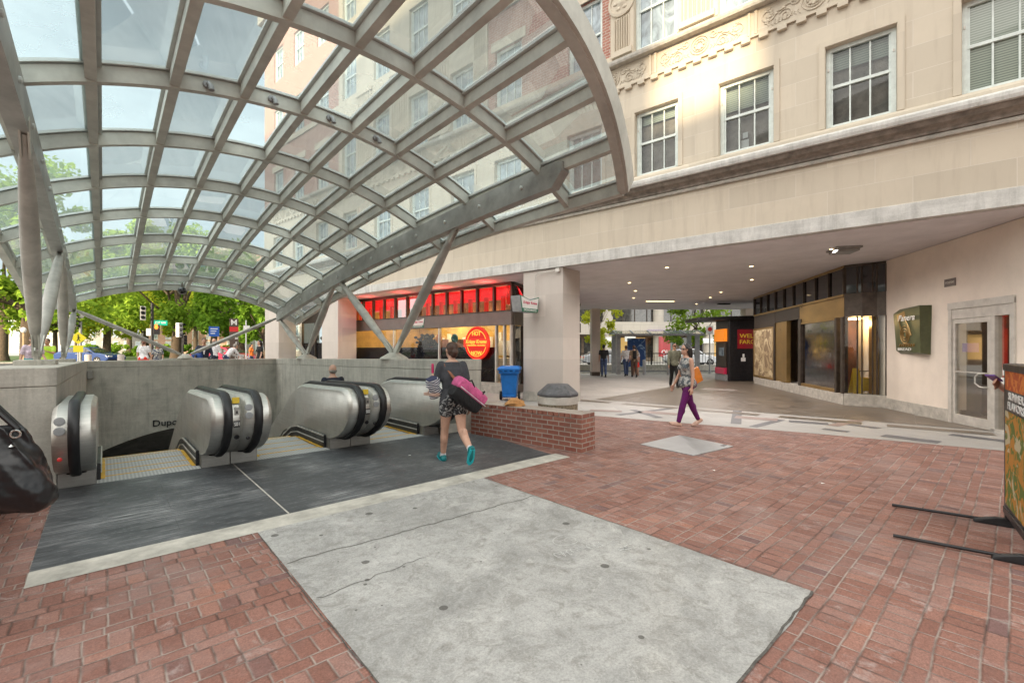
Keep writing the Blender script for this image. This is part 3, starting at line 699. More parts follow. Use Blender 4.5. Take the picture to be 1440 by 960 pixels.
# ------------------------------------------------------------------ frames of reference (metres)
O = Vector((-.93, 8.5, 0)); CR = R(41.92)                    # canopy frame: x = across the stairwell, y = along it (away), origin at the near end of its right wall
G2 = Vector((math.cos(CR), math.sin(CR), 0)); G1 = Vector((-math.sin(CR), math.cos(CR), 0))
def cw(w, t, z=0): return O + G2*w + G1*t + Vector((0,0,z))
A = Vector((.32, 13.59, 0)); FR = R(-39.2)                   # facade frame: x = along the facade to the right, y = into the building
FS = Vector((math.cos(FR), math.sin(FR), 0)); FU = Vector((-math.sin(FR), math.cos(FR), 0))
def fw(s, u, z=0): return A + FS*s + FU*u + Vector((0,0,z))
W0 = Vector((9.19, 9.41, 0)); WR = R(-12.3)                  # right passage wall frame: y = along the wall (away), -x = out into the passage
WN = Vector((math.cos(WR), math.sin(WR), 0)); WD = Vector((-math.sin(WR), math.cos(WR), 0))
def ww(n, d, z=0): return W0 + WN*n + WD*d + Vector((0,0,z))
def inF(p): d = Vector(p) - A; return (d.dot(FS), d.dot(FU), d.z)
def inC(p): d = Vector(p) - O; return (d.dot(G2), d.dot(G1), d.z)
def smooth(a, b, x):
    t = max(0, min(1, (x - a)/(b - a))); return t*t*(3 - 2*t)
def zg(x, y):
    w, t, _ = inC((x, y, 0)); return .25*smooth(13, 17, t)*(1 - smooth(2, 8, w))
def frame_obj(mb, name, mats, base, rz, parent=None, **k):
    o = mb.build(name, mats, parent, **k)
    if parent is None: o.location = base; o.rotation_euler = (0, 0, rz)
    return o
def structure(mb, name, mats, base=(0,0,0), rz=0, **k):
    return tag(frame_obj(mb, name, mats, base, rz, **k), kind='structure')

# ------------------------------------------------------------------ ground
ws = [-400,-120,-50,-25,-12,-8,-5.95,-5.37,-2,0,1,2,3,4,5,6,7,8,12,20,60,150,400]; ts = [-400,-80,-20,-5,.25,5,12.3,13,13.5,14,14.5,15,15.5,16,16.5,17,25,40,90,400]
g = MB(); base = {}
for i, w in enumerate(ws):
    for j, t in enumerate(ts):
        p = cw(w, t); base[i, j] = len(g.v); g.v.append((w, t, zg(p.x, p.y) - .012))
for i in range(len(ws) - 1):
    for j in range(len(ts) - 1):
        if -5.4 < (ws[i] + ws[i+1])/2 < 0 and .25 < (ts[j] + ts[j+1])/2 < 12.3: continue
        g.f.append((base[i,j], base[i+1,j], base[i+1,j+1], base[i,j+1])); g.m.append(0)
structure(g, 'ground', MT['sidewalk'], O, CR)
# brick plaza (canopy frame), its far edge meets the granite band along the building
edge = [inC(p) for p in ((-1.05,12.35,0),(1.67,10.67,0),(3.6,9.46,0),(5.47,8.34,0),(7.47,6.89,0),(9.6,5.1,0),(14,1.5,0))]
b = MB()
pts = [(-40,.12),(-5.37,.12),(.0,.12),(.45,.12),(.45,3.4)] + [(e[0], e[1]) for e in edge] + [(22,-12),(22,-30),(-40,-30)]
b.poly([(p[0], p[1], 0) for p in pts]); structure(b, 'brick_paving', MT['pave'], O, CR)
# left of the stairwell the brick carries on
# granite band in front of and under the building
gr = MB()
gp_ = [(p[0], p[1]) for p in ((-1.05,12.35),(1.67,10.67),(3.6,9.46),(5.47,8.34),(7.47,6.89),(9.6,5.1))] + [(10.2,5.5),(11.4,14.0),(12.9,21.5),(13.7,26.6),(4,26.6),(-.5,16.4),(-8,22.5),(-9.5,20.4)]
gr.poly([(x, y, .003) for x, y in gp_])
# dark, reddish and brown stones set into it, aligned with the facade
def tile(s, u, ls, lu, mi):
    c = [fw(s, u), fw(s+ls, u), fw(s+ls, u+lu), fw(s, u+lu)]
    gr.poly([(p.x, p.y, .0065 + .001*(mi-1)) for p in c], mi)
def band(a_, b_, w_, mi):
    a_, b_ = Vector((*a_, 0)), Vector((*b_, 0)); d_ = (b_ - a_).normalized(); n_ = Vector((-d_.y, d_.x, 0))*w_/2; z_ = Vector((0,0,.0062 + .001*mi))
    gr.poly([a_ - n_ + z_, b_ - n_ + z_, b_ + n_ + z_, a_ + n_ + z_], mi)
# crossed bands and single stones (ground coordinates, metres)
for a_, b_, w_, mi in (((2.46,10.60),(4.25,11.85),.20,1),((3.05,11.50),(3.30,10.15),.20,1),((4.6,9.35),(5.9,11.9),.20,1),((4.75,8.98),(5.86,9.90),.17,1),((5.95,12.2),(7.3,10.3),.2,1),((6.4,9.1),(7.6,9.9),.2,2),
        ((5.05,10.3),(5.75,9.85),.42,2),((3.2,11.15),(3.9,10.7),.4,2),((1.95,11.4),(2.7,11.2),.3,2),((6.75,9.53),(7.12,8.82),.22,1),((6.0,8.78),(6.25,8.45),.22,1),((6.62,8.12),(7.05,7.50),.30,1),((5.9,9.7),(6.5,9.35),.3,1),((7.9,8.2),(8.3,7.5),.25,1)):
    band(a_, b_, w_, mi)
for k in range(6): tile(.8 + k*1.9, .95, 1.5, .35, 3)
for q in range(15):
    for k in range(7):
        if rnd.random() < .96: tile(1.55 + k*1.22 + q*.02, 1.6 + q*.8, 1.215, .795, 3)
    if q % 3 == 1: tile(2.2, 1.9 + q*.8, 6.5, .3, 2)
structure(gr, 'granite_paving', [MT['granite'], MT['dark_granite'], MT['red_granite'], MT['brown_granite']])
# landing of black rubber tiles in front of the escalators, with pale edging and a joint
p = MB(); p.poly([(-5.37,-2.37,.004),(-.10,-2.37,.004),(.12,-.55,.004),(-.05,.12,.004),(-5.37,.12,.004)])
p.poly([(-3.70,-2.37,.0065),(-3.685,-2.37,.0065),(-3.685,.1,.0065),(-3.70,.1,.0065)], 1)
structure(p, 'landing_pad', [MT['pad'], MT['strip']], O, CR)
p = MB(); p.poly([(-5.37,-2.66,.004),(-.02,-2.66,.004),(-.02,-2.37,.004),(-5.37,-2.37,.004)]); structure(p, 'edging_strip', MT['strip'], O, CR)
# the big concrete slab with cracks, gum and chalk scrawl
c = MB()
left = [(-4.02,-2.66),(-4.03,-4.2),(-4.04,-5.5),(-4.05,-6.08)]; right = [(-3.4,-6.085),(-2.8,-6.075),(-2.1,-6.09),(-1.62,-6.06),(-1.63,-5.6),(-1.61,-4.4),(-1.6,-2.66)]
c.poly([(x, y, .005) for x, y in left + right])
def strip(mb, pts, w, z, mi, M=None):
    for a_, b_ in zip(pts, pts[1:]):
        d = Vector((b_[0]-a_[0], b_[1]-a_[1], 0)); 
        if d.length < 1e-5: continue
        n = Vector((-d.y, d.x, 0)).normalized()*w/2
        ww_ = [Vector((a_[0], a_[1], z)) - n, Vector((b_[0], b_[1], z)) - n, Vector((b_[0], b_[1], z)) + n, Vector((a_[0], a_[1], z)) + n]
        mb.poly(ww_, mi)
def wander(a_, b_, n, amp):
    return [(a_[0] + (b_[0]-a_[0])*i/n + rnd.uniform(-amp, amp), a_[1] + (b_[1]-a_[1])*i/n + rnd.uniform(-amp, amp)) for i in range(n + 1)]
strip(c, wander((-4.0,-3.42), (-1.62,-3.55), 40, .016), .009, .0075, 1)
strip(c, wander((-4.02,-4.05), (-3.2,-4.0), 14, .018), .005, .0075, 1)

strip(c, wander((-1.62,-6.07), (-4.0,-6.09), 34, .007), .014, .0072, 1)
strip(c, wander((-1.62,-2.7), (-1.61,-6.0), 30, .006), .006, .0072, 1)
strip(c, wander((-4.03,-2.7), (-4.05,-6.1), 30, .008), .007, .0072, 1)
def chalkline(f, n, w):
    strip(c, [f(i/n) for i in range(n + 1)], w, .0085, 2)
cx, cy = -1.93, -4.02
q0 = Vector(inC(( .58,3.48,0)))
for k in range(9):           # a looping scrawl
    x0 = q0.x - .23 + k*.05; y0 = q0.y + .10 - k*.012
    chalkline(lambda u, x0=x0, y0=y0, k=k: (x0 + .022*math.cos(4.2*u + k), y0 + .04*math.sin(4.6*u + k*2)), 9, .0045)
    if k < 8: strip(c, [(x0+.02, y0), (x0+.05, y0-.012)], .004, .0085, 2)
chalkline(lambda u: (q0.x + .02 + .12*math.cos(5.2*u), q0.y + .24 + .09*math.sin(5.2*u)), 16, .0035)
chalkline(lambda u: (q0.x + .05 + .05*math.cos(6*u), q0.y + .22 + .04*math.sin(6*u)), 12, .0035)
q1 = Vector(inC((.86,3.52,0)))
for k in range(12): 
    a_ = rnd.uniform(-.7,.3); x0 = q1.x + rnd.uniform(-.07,.07); y0 = q1.y + rnd.uniform(-.02,.02)
    strip(c, [(x0, y0), (x0 + .05*math.cos(a_), y0 + .05*math.sin(a_))], .006, .0085, 2)
structure(c, 'concrete_slab', [MT['slab'], MT['crack'], MT['chalk']], O, CR)
# steel hatch let into the bricks
h = MB(); hp = [inC(q) for q in ((2.07,7.35,0),(2.99,8.13,0),(3.50,7.19,0),(2.62,6.57,0))]
h.extrude([(q[0], q[1], -.01) for q in hp], (0,0,.02), 0)
ho = frame_obj(h, 'access_hatch', MT['hatch'], O, CR, bevel=.003)
tag(ho, 'flat grey steel access hatch set flush into the brick paving', 'hatch')
hh = MB(); hc = (Vector(hp[2])*.88 + Vector(hp[1])*.05 + Vector(hp[0])*.07); hh.box(hc.x-.06, hc.x+.05, hc.y-.03, hc.y+.03, .0105, .013); hh.build('lifting_slot', MT['black'], ho)
# roads and park beyond the stairwell
r = MB(); 
def sheet(mb, w0, w1, t0, t1, z): mb.poly([(w0,t0,z),(w1,t0,z),(w1,t1,z),(w0,t1,z)])
sheet(r, -150, 2, 27, 52, .25); structure(r, 'circle_road', MT['asphalt'], O, CR)
r = MB()
r.extrude([(-150,52,.2),(60,52,.2),(60,53,.2),(-150,53,.2)], (0,0,.16)); structure(r, 'park_kerb', MT['strip'], O, CR)
r = MB(); sheet(r, -150, 60, 53, 110, .30); structure(r, 'park_lawn', MT['grass'], O, CR)
r = MB(); r.poly([(1,29.2,.004),(70,29.2,.004),(70,44,.004),(1,44,.004)]); structure(r, 'side_street', MT['asphalt'])
r = MB(); r.box(1, 70, 29.0, 29.2, -.01, .05); structure(r, 'street_kerb', MT['strip'])

# ------------------------------------------------------------------ stairwell walls
def parapet(label, pieces, cop, name='parapet_wall'):
    o = thing(name, label, 'wall', O, CR)
    m = MB()
    for q in pieces: m.hexa(q)
    m.build('wall', MT['concrete'], o, bevel=.008)
    m = MB()
    for q in cop: m.hexa(q)
    m.build('coping', MT['concrete'], o, bevel=.012)
    return o
def zt(t): return 1.345 - .0152*t
def hx(w0, w1, t0, t1, za0, za1, zb0, zb1):   # za*: near bottom/top, zb*: far
    return [(w0,t0,za0),(w1,t0,za0),(w1,t1,zb0),(w0,t1,zb0),(w0,t0,za1),(w1,t0,za1),(w1,t1,zb1),(w0,t1,zb1)]
D = -7
parapet('grey concrete parapet on the left of the escalators carrying the tapered struts', [hx(-6.05,-5.37,.13,12.3,-.3,zt(0)-.21,D,zt(12.3)-.21)], [hx(-6.056,-5.364,.124,12.3,zt(0)-.206,zt(0),zt(12.3)-.206,zt(12.3))])
parapet('grey concrete parapet on the right of the escalators in front of the doughnut shop', [hx(0,.45,0,12.3,-.3,zt(0)-.21,D,zt(12.3)-.21)], [hx(-.006,.456,-.006,12.3,zt(0)-.206,zt(0),zt(12.3)-.206,zt(12.3))])
bw = thing('parapet_wall', 'grey concrete end wall of the escalator well with station lettering', 'wall', O, CR)
m = MB(); n = 24; zt0 = zt(12.3)
arc = []
for i in range(n + 1):
    w = -6.05 + 6.5*i/n; arc.append((w, -1.12 - .105*(w + 2.6)**2*.9))
for i in range(n):
    (wa, za), (wb, zb) = arc[i], arc[i+1]
    m.hexa([(wa,12.3,za),(wb,12.3,zb),(wb,12.8,zb),(wa,12.8,za),(wa,12.3,zt0-.21),(wb,12.3,zt0-.21),(wb,12.8,zt0-.21),(wa,12.8,zt0-.21)])
m.build('wall', MT['concrete'], bw)
m = MB(); m.box(-6.05,.45,12.294,12.806,zt0-.206,zt0); m.build('coping', MT['concrete'], bw, bevel=.012)
text_obj('lettering', 'Dupont Circle', .30, MT['blackmetal'], bw, (-3.78,12.28,-.95), (1,0,0), (0,0,1), .012, 'LEFT')
# shaft that runs down under the end wall
m = MB(); m.poly([(-6,.4,-.6),(.4,.4,-.6),(.4,24,-13),(-6,24,-13)]); m.poly([(-5.9,12.6,-1.2),(.4,12.6,-1.2),(.4,24,-8),(-5.9,24,-8)])
m.poly([(-5.4,12.6,-9),(-5.4,24,-14),(-5.4,24,-6),(-5.4,12.6,-.5)]); m.poly([(.02,12.6,-9),(.02,24,-14),(.02,24,-6),(.02,12.6,-.5)]); m.poly([(-6,.28,-3),(.3,.28,-3),(.3,.28,-.08),(-6,.28,-.08)])
structure(m, 'escalator_shaft', MT['grime'], O, CR)
# small junction box at the left far corner
j = MB(); j.box(-5.36,-5.22,12.08,12.29,.62,.86); jo = frame_obj(j, 'junction_box', MT['steel_dark'], O, CR, bevel=.01)
tag(jo, 'small grey metal junction box in the left corner of the escalator well', 'box')

# low brick seat walls
def brick_seat(label, a_, b_, th, h):
    a_ = Vector(a_); b_ = Vector(b_); d = (b_ - a_).normalized(); rz = math.atan2(d.y, d.x); L_ = (b_ - a_).length
    o = thing('brick_wall', label, 'wall', a_, rz)
    m = MB(); m.box(0, L_, 0, th, -.02, h - .075); m.build('wall', MT['brick'], o, bevel=.004)
    m = MB(); x = 0
    while x < L_ - .02:      # header course on top, each brick a little off
        x2 = min(L_, x + .098); e = rnd.uniform(-.003, .003)
        m.box(x + .004, x2 - .004, -.004 + e, th + .004 + e, h - .072, h + rnd.uniform(-.003, .003)); x += .102
    m.build('brick_coping', MT['brick'], o, bevel=.005)
    return o
brick_seat('low red brick seat wall with header coping to the right of the landing', cw(-.02,-.30), (1.03,6.73,0), .38, .575)
brick_seat('low brick seat wall on the far left beside the concrete parapet', cw(-5.78,-2.9), cw(-5.66,.10), .36, .5)

# ------------------------------------------------------------------ escalators
DOWN = math.tan(R(29))
def escalator(label, num, w0):
    o = thing('escalator', label, 'escalator', cw(w0, 0), CR, 'escalators in the stairwell')
    prof = [(.16,.17),(-.05,.20),(-.26,.27),(-.45,.37),(-.58,.50),(-.64,.66),(-.63,.80),(-.56,.895),(-.45,.955),(-.3,.97),(.5,.95),(1.45,.93),(1.75,.87),(2.1,.71)]
    top_end = (9.0, .74 - (9.0 - 2.1)*DOWN)
    prof2 = prof + [top_end, (9.0, top_end[1] - .95), (2.55,-.03),(2.0,.12),(1.6,.17)]
    for sd in (0, 1):
        x0, x1 = (0, .326) if sd == 0 else (1.324, 1.65)
        bal = MB(); n = len(prof2)
        # rounded solid balustrade: inner core and slightly smaller cheeks
        def shr(pr, k):
            cx = sum(p[0] for p in pr[:14])/14; cz = .58
            return [(p[0] + (k if p[0] < 0 else 0)*1.0*(1 if p[0] < cx else -1), p[1] - (k if p[1] > cz else 0)) if i < 14 else p for i, p in enumerate(pr)]
        small = shr(prof2, .04)
        rs = [[(x0, t, z) for t, z in small], [(x0 + .04, t, z) for t, z in prof2], [(x1 - .04, t, z) for t, z in prof2], [(x1, t, z) for t, z in small]]
        vs = [q for r_ in rs for q in r_]
        fs = [tuple(range(n - 1, -1, -1)), tuple(3*n + i for i in range(n))] + [(k*n+i, k*n+(i+1) % n, (k+1)*n+(i+1) % n, (k+1)*n+i) for k in range(3) for i in range(n)]
        bal.add(vs, fs)
        bo = bal.build('balustrade', MT['steel'], o, True)
        pl = MB(); pl.box(x0 + .002, x1 - .002, .13, .75, -.02, .168); pl.build('base_plinth', MT['steel_dark'], bo, bevel=.006)
        # handrail: belt that wraps the nose and runs along the top
        xm = (x0 + x1)/2
        path = [(.10,.175),(-.10,.19),(-.30,.265),(-.49,.37),(-.625,.50),(-.69,.66),(-.68,.815),(-.60,.918),(-.47,.985),(-.3,.996),(.5,.975),(1.45,.955),(1.78,.89),(2.12,.74),(9.0, top_end[1] + .04)]
        hb = MB(); rs = []
        for i, (t, z) in enumerate(path):
            a_ = Vector(path[max(i-1,0)]); b_ = Vector(path[min(i+1,len(path)-1)]); d = (b_ - a_).normalized(); nn = Vector((-d.y, d.x))
            if i < 1: nn = Vector((-.3,-1)).normalized()
            c0 = Vector((t, z)); 
            # outward is away from the body centre
            if nn.dot(c0 - Vector((.6,.45))) < 0: nn = -nn
            rs.append([(xm + u, (c0 + nn*v).x, (c0 + nn*v).y) for u, v in ((-.044,-.028),(.044,-.028),(.044,.012),(.028,.026),(-.028,.026),(-.044,.012))])
        hb.rings(rs); hb.build('handrail', MT['black'], bo, True)
        col_ = MB(); col_.lathe([(.085,0),(.085,.03),(.06,.035)], (0,0,0), 16, 0, trans(xm,.07,.165) @ Matrix.Scale(.75,4,(0,1,0))); col_.build('handrail_guard', MT['blackmetal'], bo)
        # skirt: black deck with bright moulding on the step side
        s1 = x1 if sd == 0 else x0; sg = 1 if sd == 0 else -1
        sk = MB()
        line = [(.30,.20),(1.6,.19),(1.95,.13),(2.4,-.06),(9,-.06-(6.6)*DOWN)]
        low = [(.30,-.02),(1.6,-.02),(2.0,-.10),(2.5,-.36),(9,-.36-(6.5)*DOWN)]
        for (p0, p1, q0_, q1_) in zip(line, line[1:], low, low[1:]):
            xs = sorted((s1, s1 + sg*.035))
            sk.hexa([(xs[0],q0_[0],q0_[1]),(xs[1],q0_[0],q0_[1]),(xs[1],q1_[0],q1_[1]),(xs[0],q1_[0],q1_[1]),(xs[0],p0[0],p0[1]),(xs[1],p0[0],p0[1]),(xs[1],p1[0],p1[1]),(xs[0],p1[0],p1[1])])
        sk.build('skirt', MT['black'], bo)
        for dz, th in ((-.015,.02),(-.11,.014)):
            tr = MB()
            for p0, p1 in zip(line, line[1:]):
                xs = sorted((s1 + sg*.034, s1 + sg*.046))
                tr.hexa([(xs[0],p0[0],p0[1]+dz),(xs[1],p0[0],p0[1]+dz),(xs[1],p1[0],p1[1]+dz),(xs[0],p1[0],p1[1]+dz)] + [(xs[0],p0[0],p0[1]+dz+th),(xs[1],p0[0],p0[1]+dz+th),(xs[1],p1[0],p1[1]+dz+th),(xs[0],p1[0],p1[1]+dz+th)])
            tr.build('moulding', MT['alu'], bo)
        yl = MB(); xs = sorted((s1 + sg*.035, s1 + sg*.075)); yl.box(xs[0], xs[1], .32, 1.5, .0085, .014); yl.build('yellow_edge_line', MT['yline'], bo)
        # furniture on the nose
        nose = lambda z: -.645 + .5*max(0, abs(z - .72) - .1)**1.5 - .0
        if sd == 1:
            xa = x0 + .24
            f = MB(); f.box(x0+.225, x1-.035, -.652,-.635,.60,.68); npl = f.build('number_plate', MT['signboard'], bo, bevel=.003)
            text_obj('plate_lettering', num, .062, MT['white'], bo, ((x0+.225+x1-.035)/2, -.654, .64), (1,0,0), (0,0,1), .002, width=.058)
            f = MB(); f.box(x0+.22, x1-.03, -.585,-.55,.885,.955, 0, None); f.build('caution_sticker', MT['yellow'], bo)
            f = MB(); f.box(x0+.235, x1-.045, -.645,-.60,.75,.84); f.box(x0+.25, x1-.06, -.655,-.64,.765,.80, 1); f.build('card_holder', [MT['steel_dark'], MT['black']], bo, bevel=.004)
            f = MB(); f.lathe([(.028,0),(.028,.012),(.017,.014),(.015,.006)], (0,0,0), 16, 0, trans(x0+.265,-.595,.48) @ rot('X', 90) @ rot('X', 20)); f.build('key_switch', MT['blackmetal'], bo)
        else:
            for zc_, yc in ((.83,-.617),(.735,-.64)):
                f = MB(); f.lathe([(.042,0),(.042,.018),(.03,.02)], (0,0,0), 18, 0, trans(x0+.06,yc,zc_) @ rot('X', 90)); f.build('sensor_disc', MT['paint_gray'], bo)
            f = MB(); f.lathe([(.02,0),(.02,.02),(.012,.026)], (0,0,0), 14, 0, trans(x0+.06,-.585,.45) @ rot('X', 90)); f.build('stop_button', MT['red'] if num == 'S01' else MT['blackmetal'], bo)
    # landing plate with comb, then the flat and the falling steps
    lp = MB(); lp.box(.326, 1.324, .12, .42, -.06, .006); lp.build('comb_plate', MT['tread'], o)
    for yy in (.42,):
        cmb = MB(); cmb.box(.35, 1.30, .42, .455, -.01, .009); cmb.build('yellow_comb', MT['yline'], o)
    y = .46; z = -.008
    drops = [0, 0, .0, .05, .13] + [.2]*14
    for k, dp in enumerate(drops):
        z -= dp; st = MB(); ln = .4 if k < 4 else .36
        st.box(.362, 1.288, y + .003, y + ln, z - .24, z, 0); st.box(.362, 1.288, y + ln - .028, y + ln - .002, z - .001, z + .003, 1)
        for xx in (.362, 1.263): st.box(xx, xx + .025, y + .004, y + ln - .03, z - .001, z + .003, 1)
        st.build('step', [MT['tread'], MT['yline']], o); y += ln
    return o
escalator('left escalator numbered S01 with a red stop button, beside the left parapet', 'S01', -5.37)
escalator('middle escalator numbered S02, between two pairs of steel balustrades', 'S02', -3.72)
escalator('right escalator numbered S03, next to the right parapet, carrying a man in a suit', 'S03', -2.07)
lg = MB(); lg.hexa(hx(-.42,-.002,.02,12.2,-.3,.17,-8,.17-8)); lo = frame_obj(lg, 'side_ledge', MT['concrete'], O, CR)
tag(lo, 'narrow sloping concrete ledge between the right escalator and the parapet', 'ledge')

# ------------------------------------------------------------------ glass canopy
def zc(t): return 4.9 - .0066*(max(t, -2.0) + 2)**2 if t > -2 else 4.9
def zs(w, t): return zc(t) - (6.6 - math.sqrt(6.6**2 - (w + 2.85)**2))
can = thing('glass_canopy', 'big arched glass and grey steel canopy sheltering the escalators', 'canopy', O, CR)
tk = [-1.97 + 1.89*k for k in range(8)] + [12.3]
WS = [-6.45,-5.825] + [-5.09 + .745*k for k in range(7)] + [.125,.75]
def tf(w): return -3.0 - 1.02*(1 - ((w + 2.85)/3.6)**2)
for k, t in enumerate(tk):
    m = MB(); pts = [(-6.45 + 7.2*i/36, t, zs(-6.45 + 7.2*i/36, t)) for i in range(37)]
    m.bar(pts, .09, .175, side=(0,1,0)); ao = m.build('arch', MT['frame'], can)
    # glazing bar above the arch
    m = MB(); m.bar(pts, .16, .035, side=(0,1,0), zoff=.185); m.build('glazing_bar', MT['frame_side'], ao)
m = MB(); pts = [(-6.45 + 7.2*i/36, tf(-6.45 + 7.2*i/36), zs(-6.45 + 7.2*i/36, -3)) for i in range(37)]
m.bar(pts, .13, .24, side=(0,1,0)); fo = m.build('front_arch', MT['frame'], can)
m = MB(); m.bar([(p[0], p[1] - .09, p[2]) for p in pts], .05, .26, side=(0,1,0), zoff=.015); m.build('fascia_trim', MT['frame'], fo)
for i, w in enumerate(WS):
    e = i in (0, len(WS) - 1)
    tt = [tf(w) + (12.3 - tf(w))*j/30 for j in range(31)]
    m = MB(); m.bar([(w, t, zs(w, t) + (.0 if e else .02)) for t in tt], .10 if not e else .12, .155 if not e else .17, side=(1,0,0)); po = m.build('eave_beam' if e else 'purlin', MT['frame'], can)
    m = MB(); m.bar([(w, t, zs(w, t) + .185) for t in tt], .18, .035, side=(1,0,0)); m.build('glazing_bar', MT['frame_side'], po)
rows = [None] + tk
for i in range(len(WS) - 1):
    for k in range(len(rows) - 1):
        w0, w1 = WS[i] + .05, WS[i+1] - .05
        def pt(w, edge): 
            t = tf(w) if rows[k+edge] is None else rows[k+edge]
            return (w, t + (.05 if edge == 0 else -.05), zs(w, t) + .212)
        m = MB(); m.quad(pt(w0,0), pt(w1,0), pt(w1,1), pt(w0,1)); m.build('glass_pane', MT['glass'], can)
# the two deep edge beams
for w, t0 in ((.10,-2.46), (-5.68,-2.46)):
    tt = [t0 + (12.35 - t0)*j/24 for j in range(25)]
    zb_ = lambda t: .68*(zs(w, t) - .235) + .32*((zs(w, t0) - .235) + ((zs(w, 12.35) - .235) - (zs(w, t0) - .235))*(t - t0)/(12.35 - t0))
    m = MB(); rs = []
    for j, t in enumerate(tt):
        z0 = zb_(t); z1 = z0 + .37
        zb = z0 + (.20 if j == 0 else 0)
        if j == 0: z1 -= .03
        rs.append([(w-.085,t,zb),(w+.085,t,zb),(w+.085,t,z1),(w-.085,t,z1)])
    z0 = zb_(t0+.2); rs.insert(1, [(w-.085,t0+.2,z0),(w+.085,t0+.2,z0),(w+.085,t0+.2,z0+.37),(w-.085,t0+.2,z0+.37)])
    m.rings(rs); bo = m.build('edge_beam', MT['beam'], can)
    sgn = -1 if w > 0 else 1
    for q in range(13):
        tq = -1.6 + q*1.1; m = MB(); m.lathe([(.035,0),(.035,.02),(.018,.03)], (0,0,0), 10, 0, trans(w + sgn*.085, tq, zb_(tq) + .185) @ rot('Y', 90*sgn)); m.build('bolt', MT['frame_side'], bo)
def strut(p0, p1, rmax, parent):
    p0 = Vector(p0); p1 = Vector(p1); n = 22; pts = []; rad = []
    for i in range(n + 1):
        f = i/n; pts.append(p0.lerp(p1, .05 + .9*f)); rad.append(rmax*(.28 + .72*math.sin(math.pi*min(1, max(0, .02 + .96*f)))**.62) if .06 < f < .94 else rmax*.34)
    m = MB(); m.tube(pts, rad, 16); so = m.build('strut', MT['strut'], parent, True)
    for a_, b_ in ((p0, pts[1]), (p1, pts[-2])):
        m = MB(); d = (b_ - a_); s_ = Vector((0,1,0)).cross(d).normalized()
        if s_.length < .1: s_ = Vector((1,0,0))
        for off in (-.035, .035):
            y = Vector((.022,0,0)) if abs(d.y) > abs(d.x) else Vector((0,.022,0))
            ax = Vector((1,0,0)) if abs(d.y) > abs(d.x) else Vector((0,1,0))
            c0 = a_ + ax*off; wv = d.cross(ax).normalized()*.055
            m.hexa([c0 - wv - ax*.009, c0 + wv - ax*.009, c0 + wv + ax*.009, c0 - wv + ax*.009] + [q + d*1.35 for q in (c0 - wv - ax*.009, c0 + wv - ax*.009, c0 + wv + ax*.009, c0 - wv + ax*.009)])
        m.build('clevis_plate', MT['frame'], so)
    return so
for w, wb, r_ in ((.10,.22,.105), (-5.63,-5.745,.095)):
    for tb, t1, t2 in ((3.1,.25,6.25), (9.46,6.5,12.2)):
        zb = zt(tb) + .16
        for tt_ in (t1, t2): strut((wb, tb + (.07 if tt_ > tb else -.07), zb), (w, tt_, zs(w, tt_) - .2), r_, can)
        m = MB(); m.lathe([(.34,0),(.33,.03),(.16,.13),(.10,.16)], (wb,tb,zt(tb)), 20) if w > 0 else m.extrude([(wb-.22,tb-.3,zt(tb)-.01),(wb+.22,tb-.3,zt(tb)-.01),(wb+.22,tb+.3,zt(tb)-.01),(wb-.22,tb+.3,zt(tb)-.01)], (0,0,.09))
        if w < 0: m.box(wb-.03, wb+.03, tb-.14, tb+.14, zt(tb)+.05, zt(tb)+.22)
        m.build('base_shoe', MT['concrete'], can, bevel=.01)
for sd in (-1, 1):
    a_ = Vector((-2.85 + sd*.06, 12.55, zt0 + .15)); b_ = Vector((.08 if sd > 0 else -5.68, 12.4, zs(.1, 12.3) - .1))
    m = MB(); m.tube([a_.lerp(b_, q) for q in (.03,.12,.5,.88,.98)], [.035,.062,.07,.062,.035], 14); m.build('end_brace', MT['strut'], can, True)
m = MB(); m.extrude([(-3.5,12.4,zt0-.005),(-2.2,12.4,zt0-.005),(-2.2,12.7,zt0-.005),(-3.5,12.7,zt0-.005)], (0,0,.06)); m.lathe([(.24,.0),(.2,.06),(.09,.16)], (-2.85,12.55,zt0+.05), 18); m.build('base_shoe', MT['concrete'], can, bevel=.01)
for w in (-4.02,-3.28,-2.5,-1.78):
    t = tk[1]; z = zs(w, t) + .09; m = MB()
    m.lathe([(.045,0),(.045,.02),(.035,.03)], (0,0,0), 14, 0, trans(w, t-.05, z) @ rot('X', 90))
    m.tube([(w,t-.05,z),(w+.02,t-.09,z+.005),(w+.035,t-.12,z-.03),(w+.04,t-.125,z-.085)], [.028,.03,.03,.034], 12); m.build('spotlight', MT['paint_gray'], can, True)
z = zs(-3.05, tk[-2]); m = MB(); m.tube([(-3.05,11.5,zs(-3.05,11.5)+.02),(-3.05,11.5,zs(-3.05,11.5)-.16)], .03, 8); m.ell((-3.05,11.5,zs(-3.05,11.5)-.24), (.13,.13,.12), 16, 10, 1); m.build('camera_dome', [MT['steel_dark'], MT['dark_glass']], can, True)
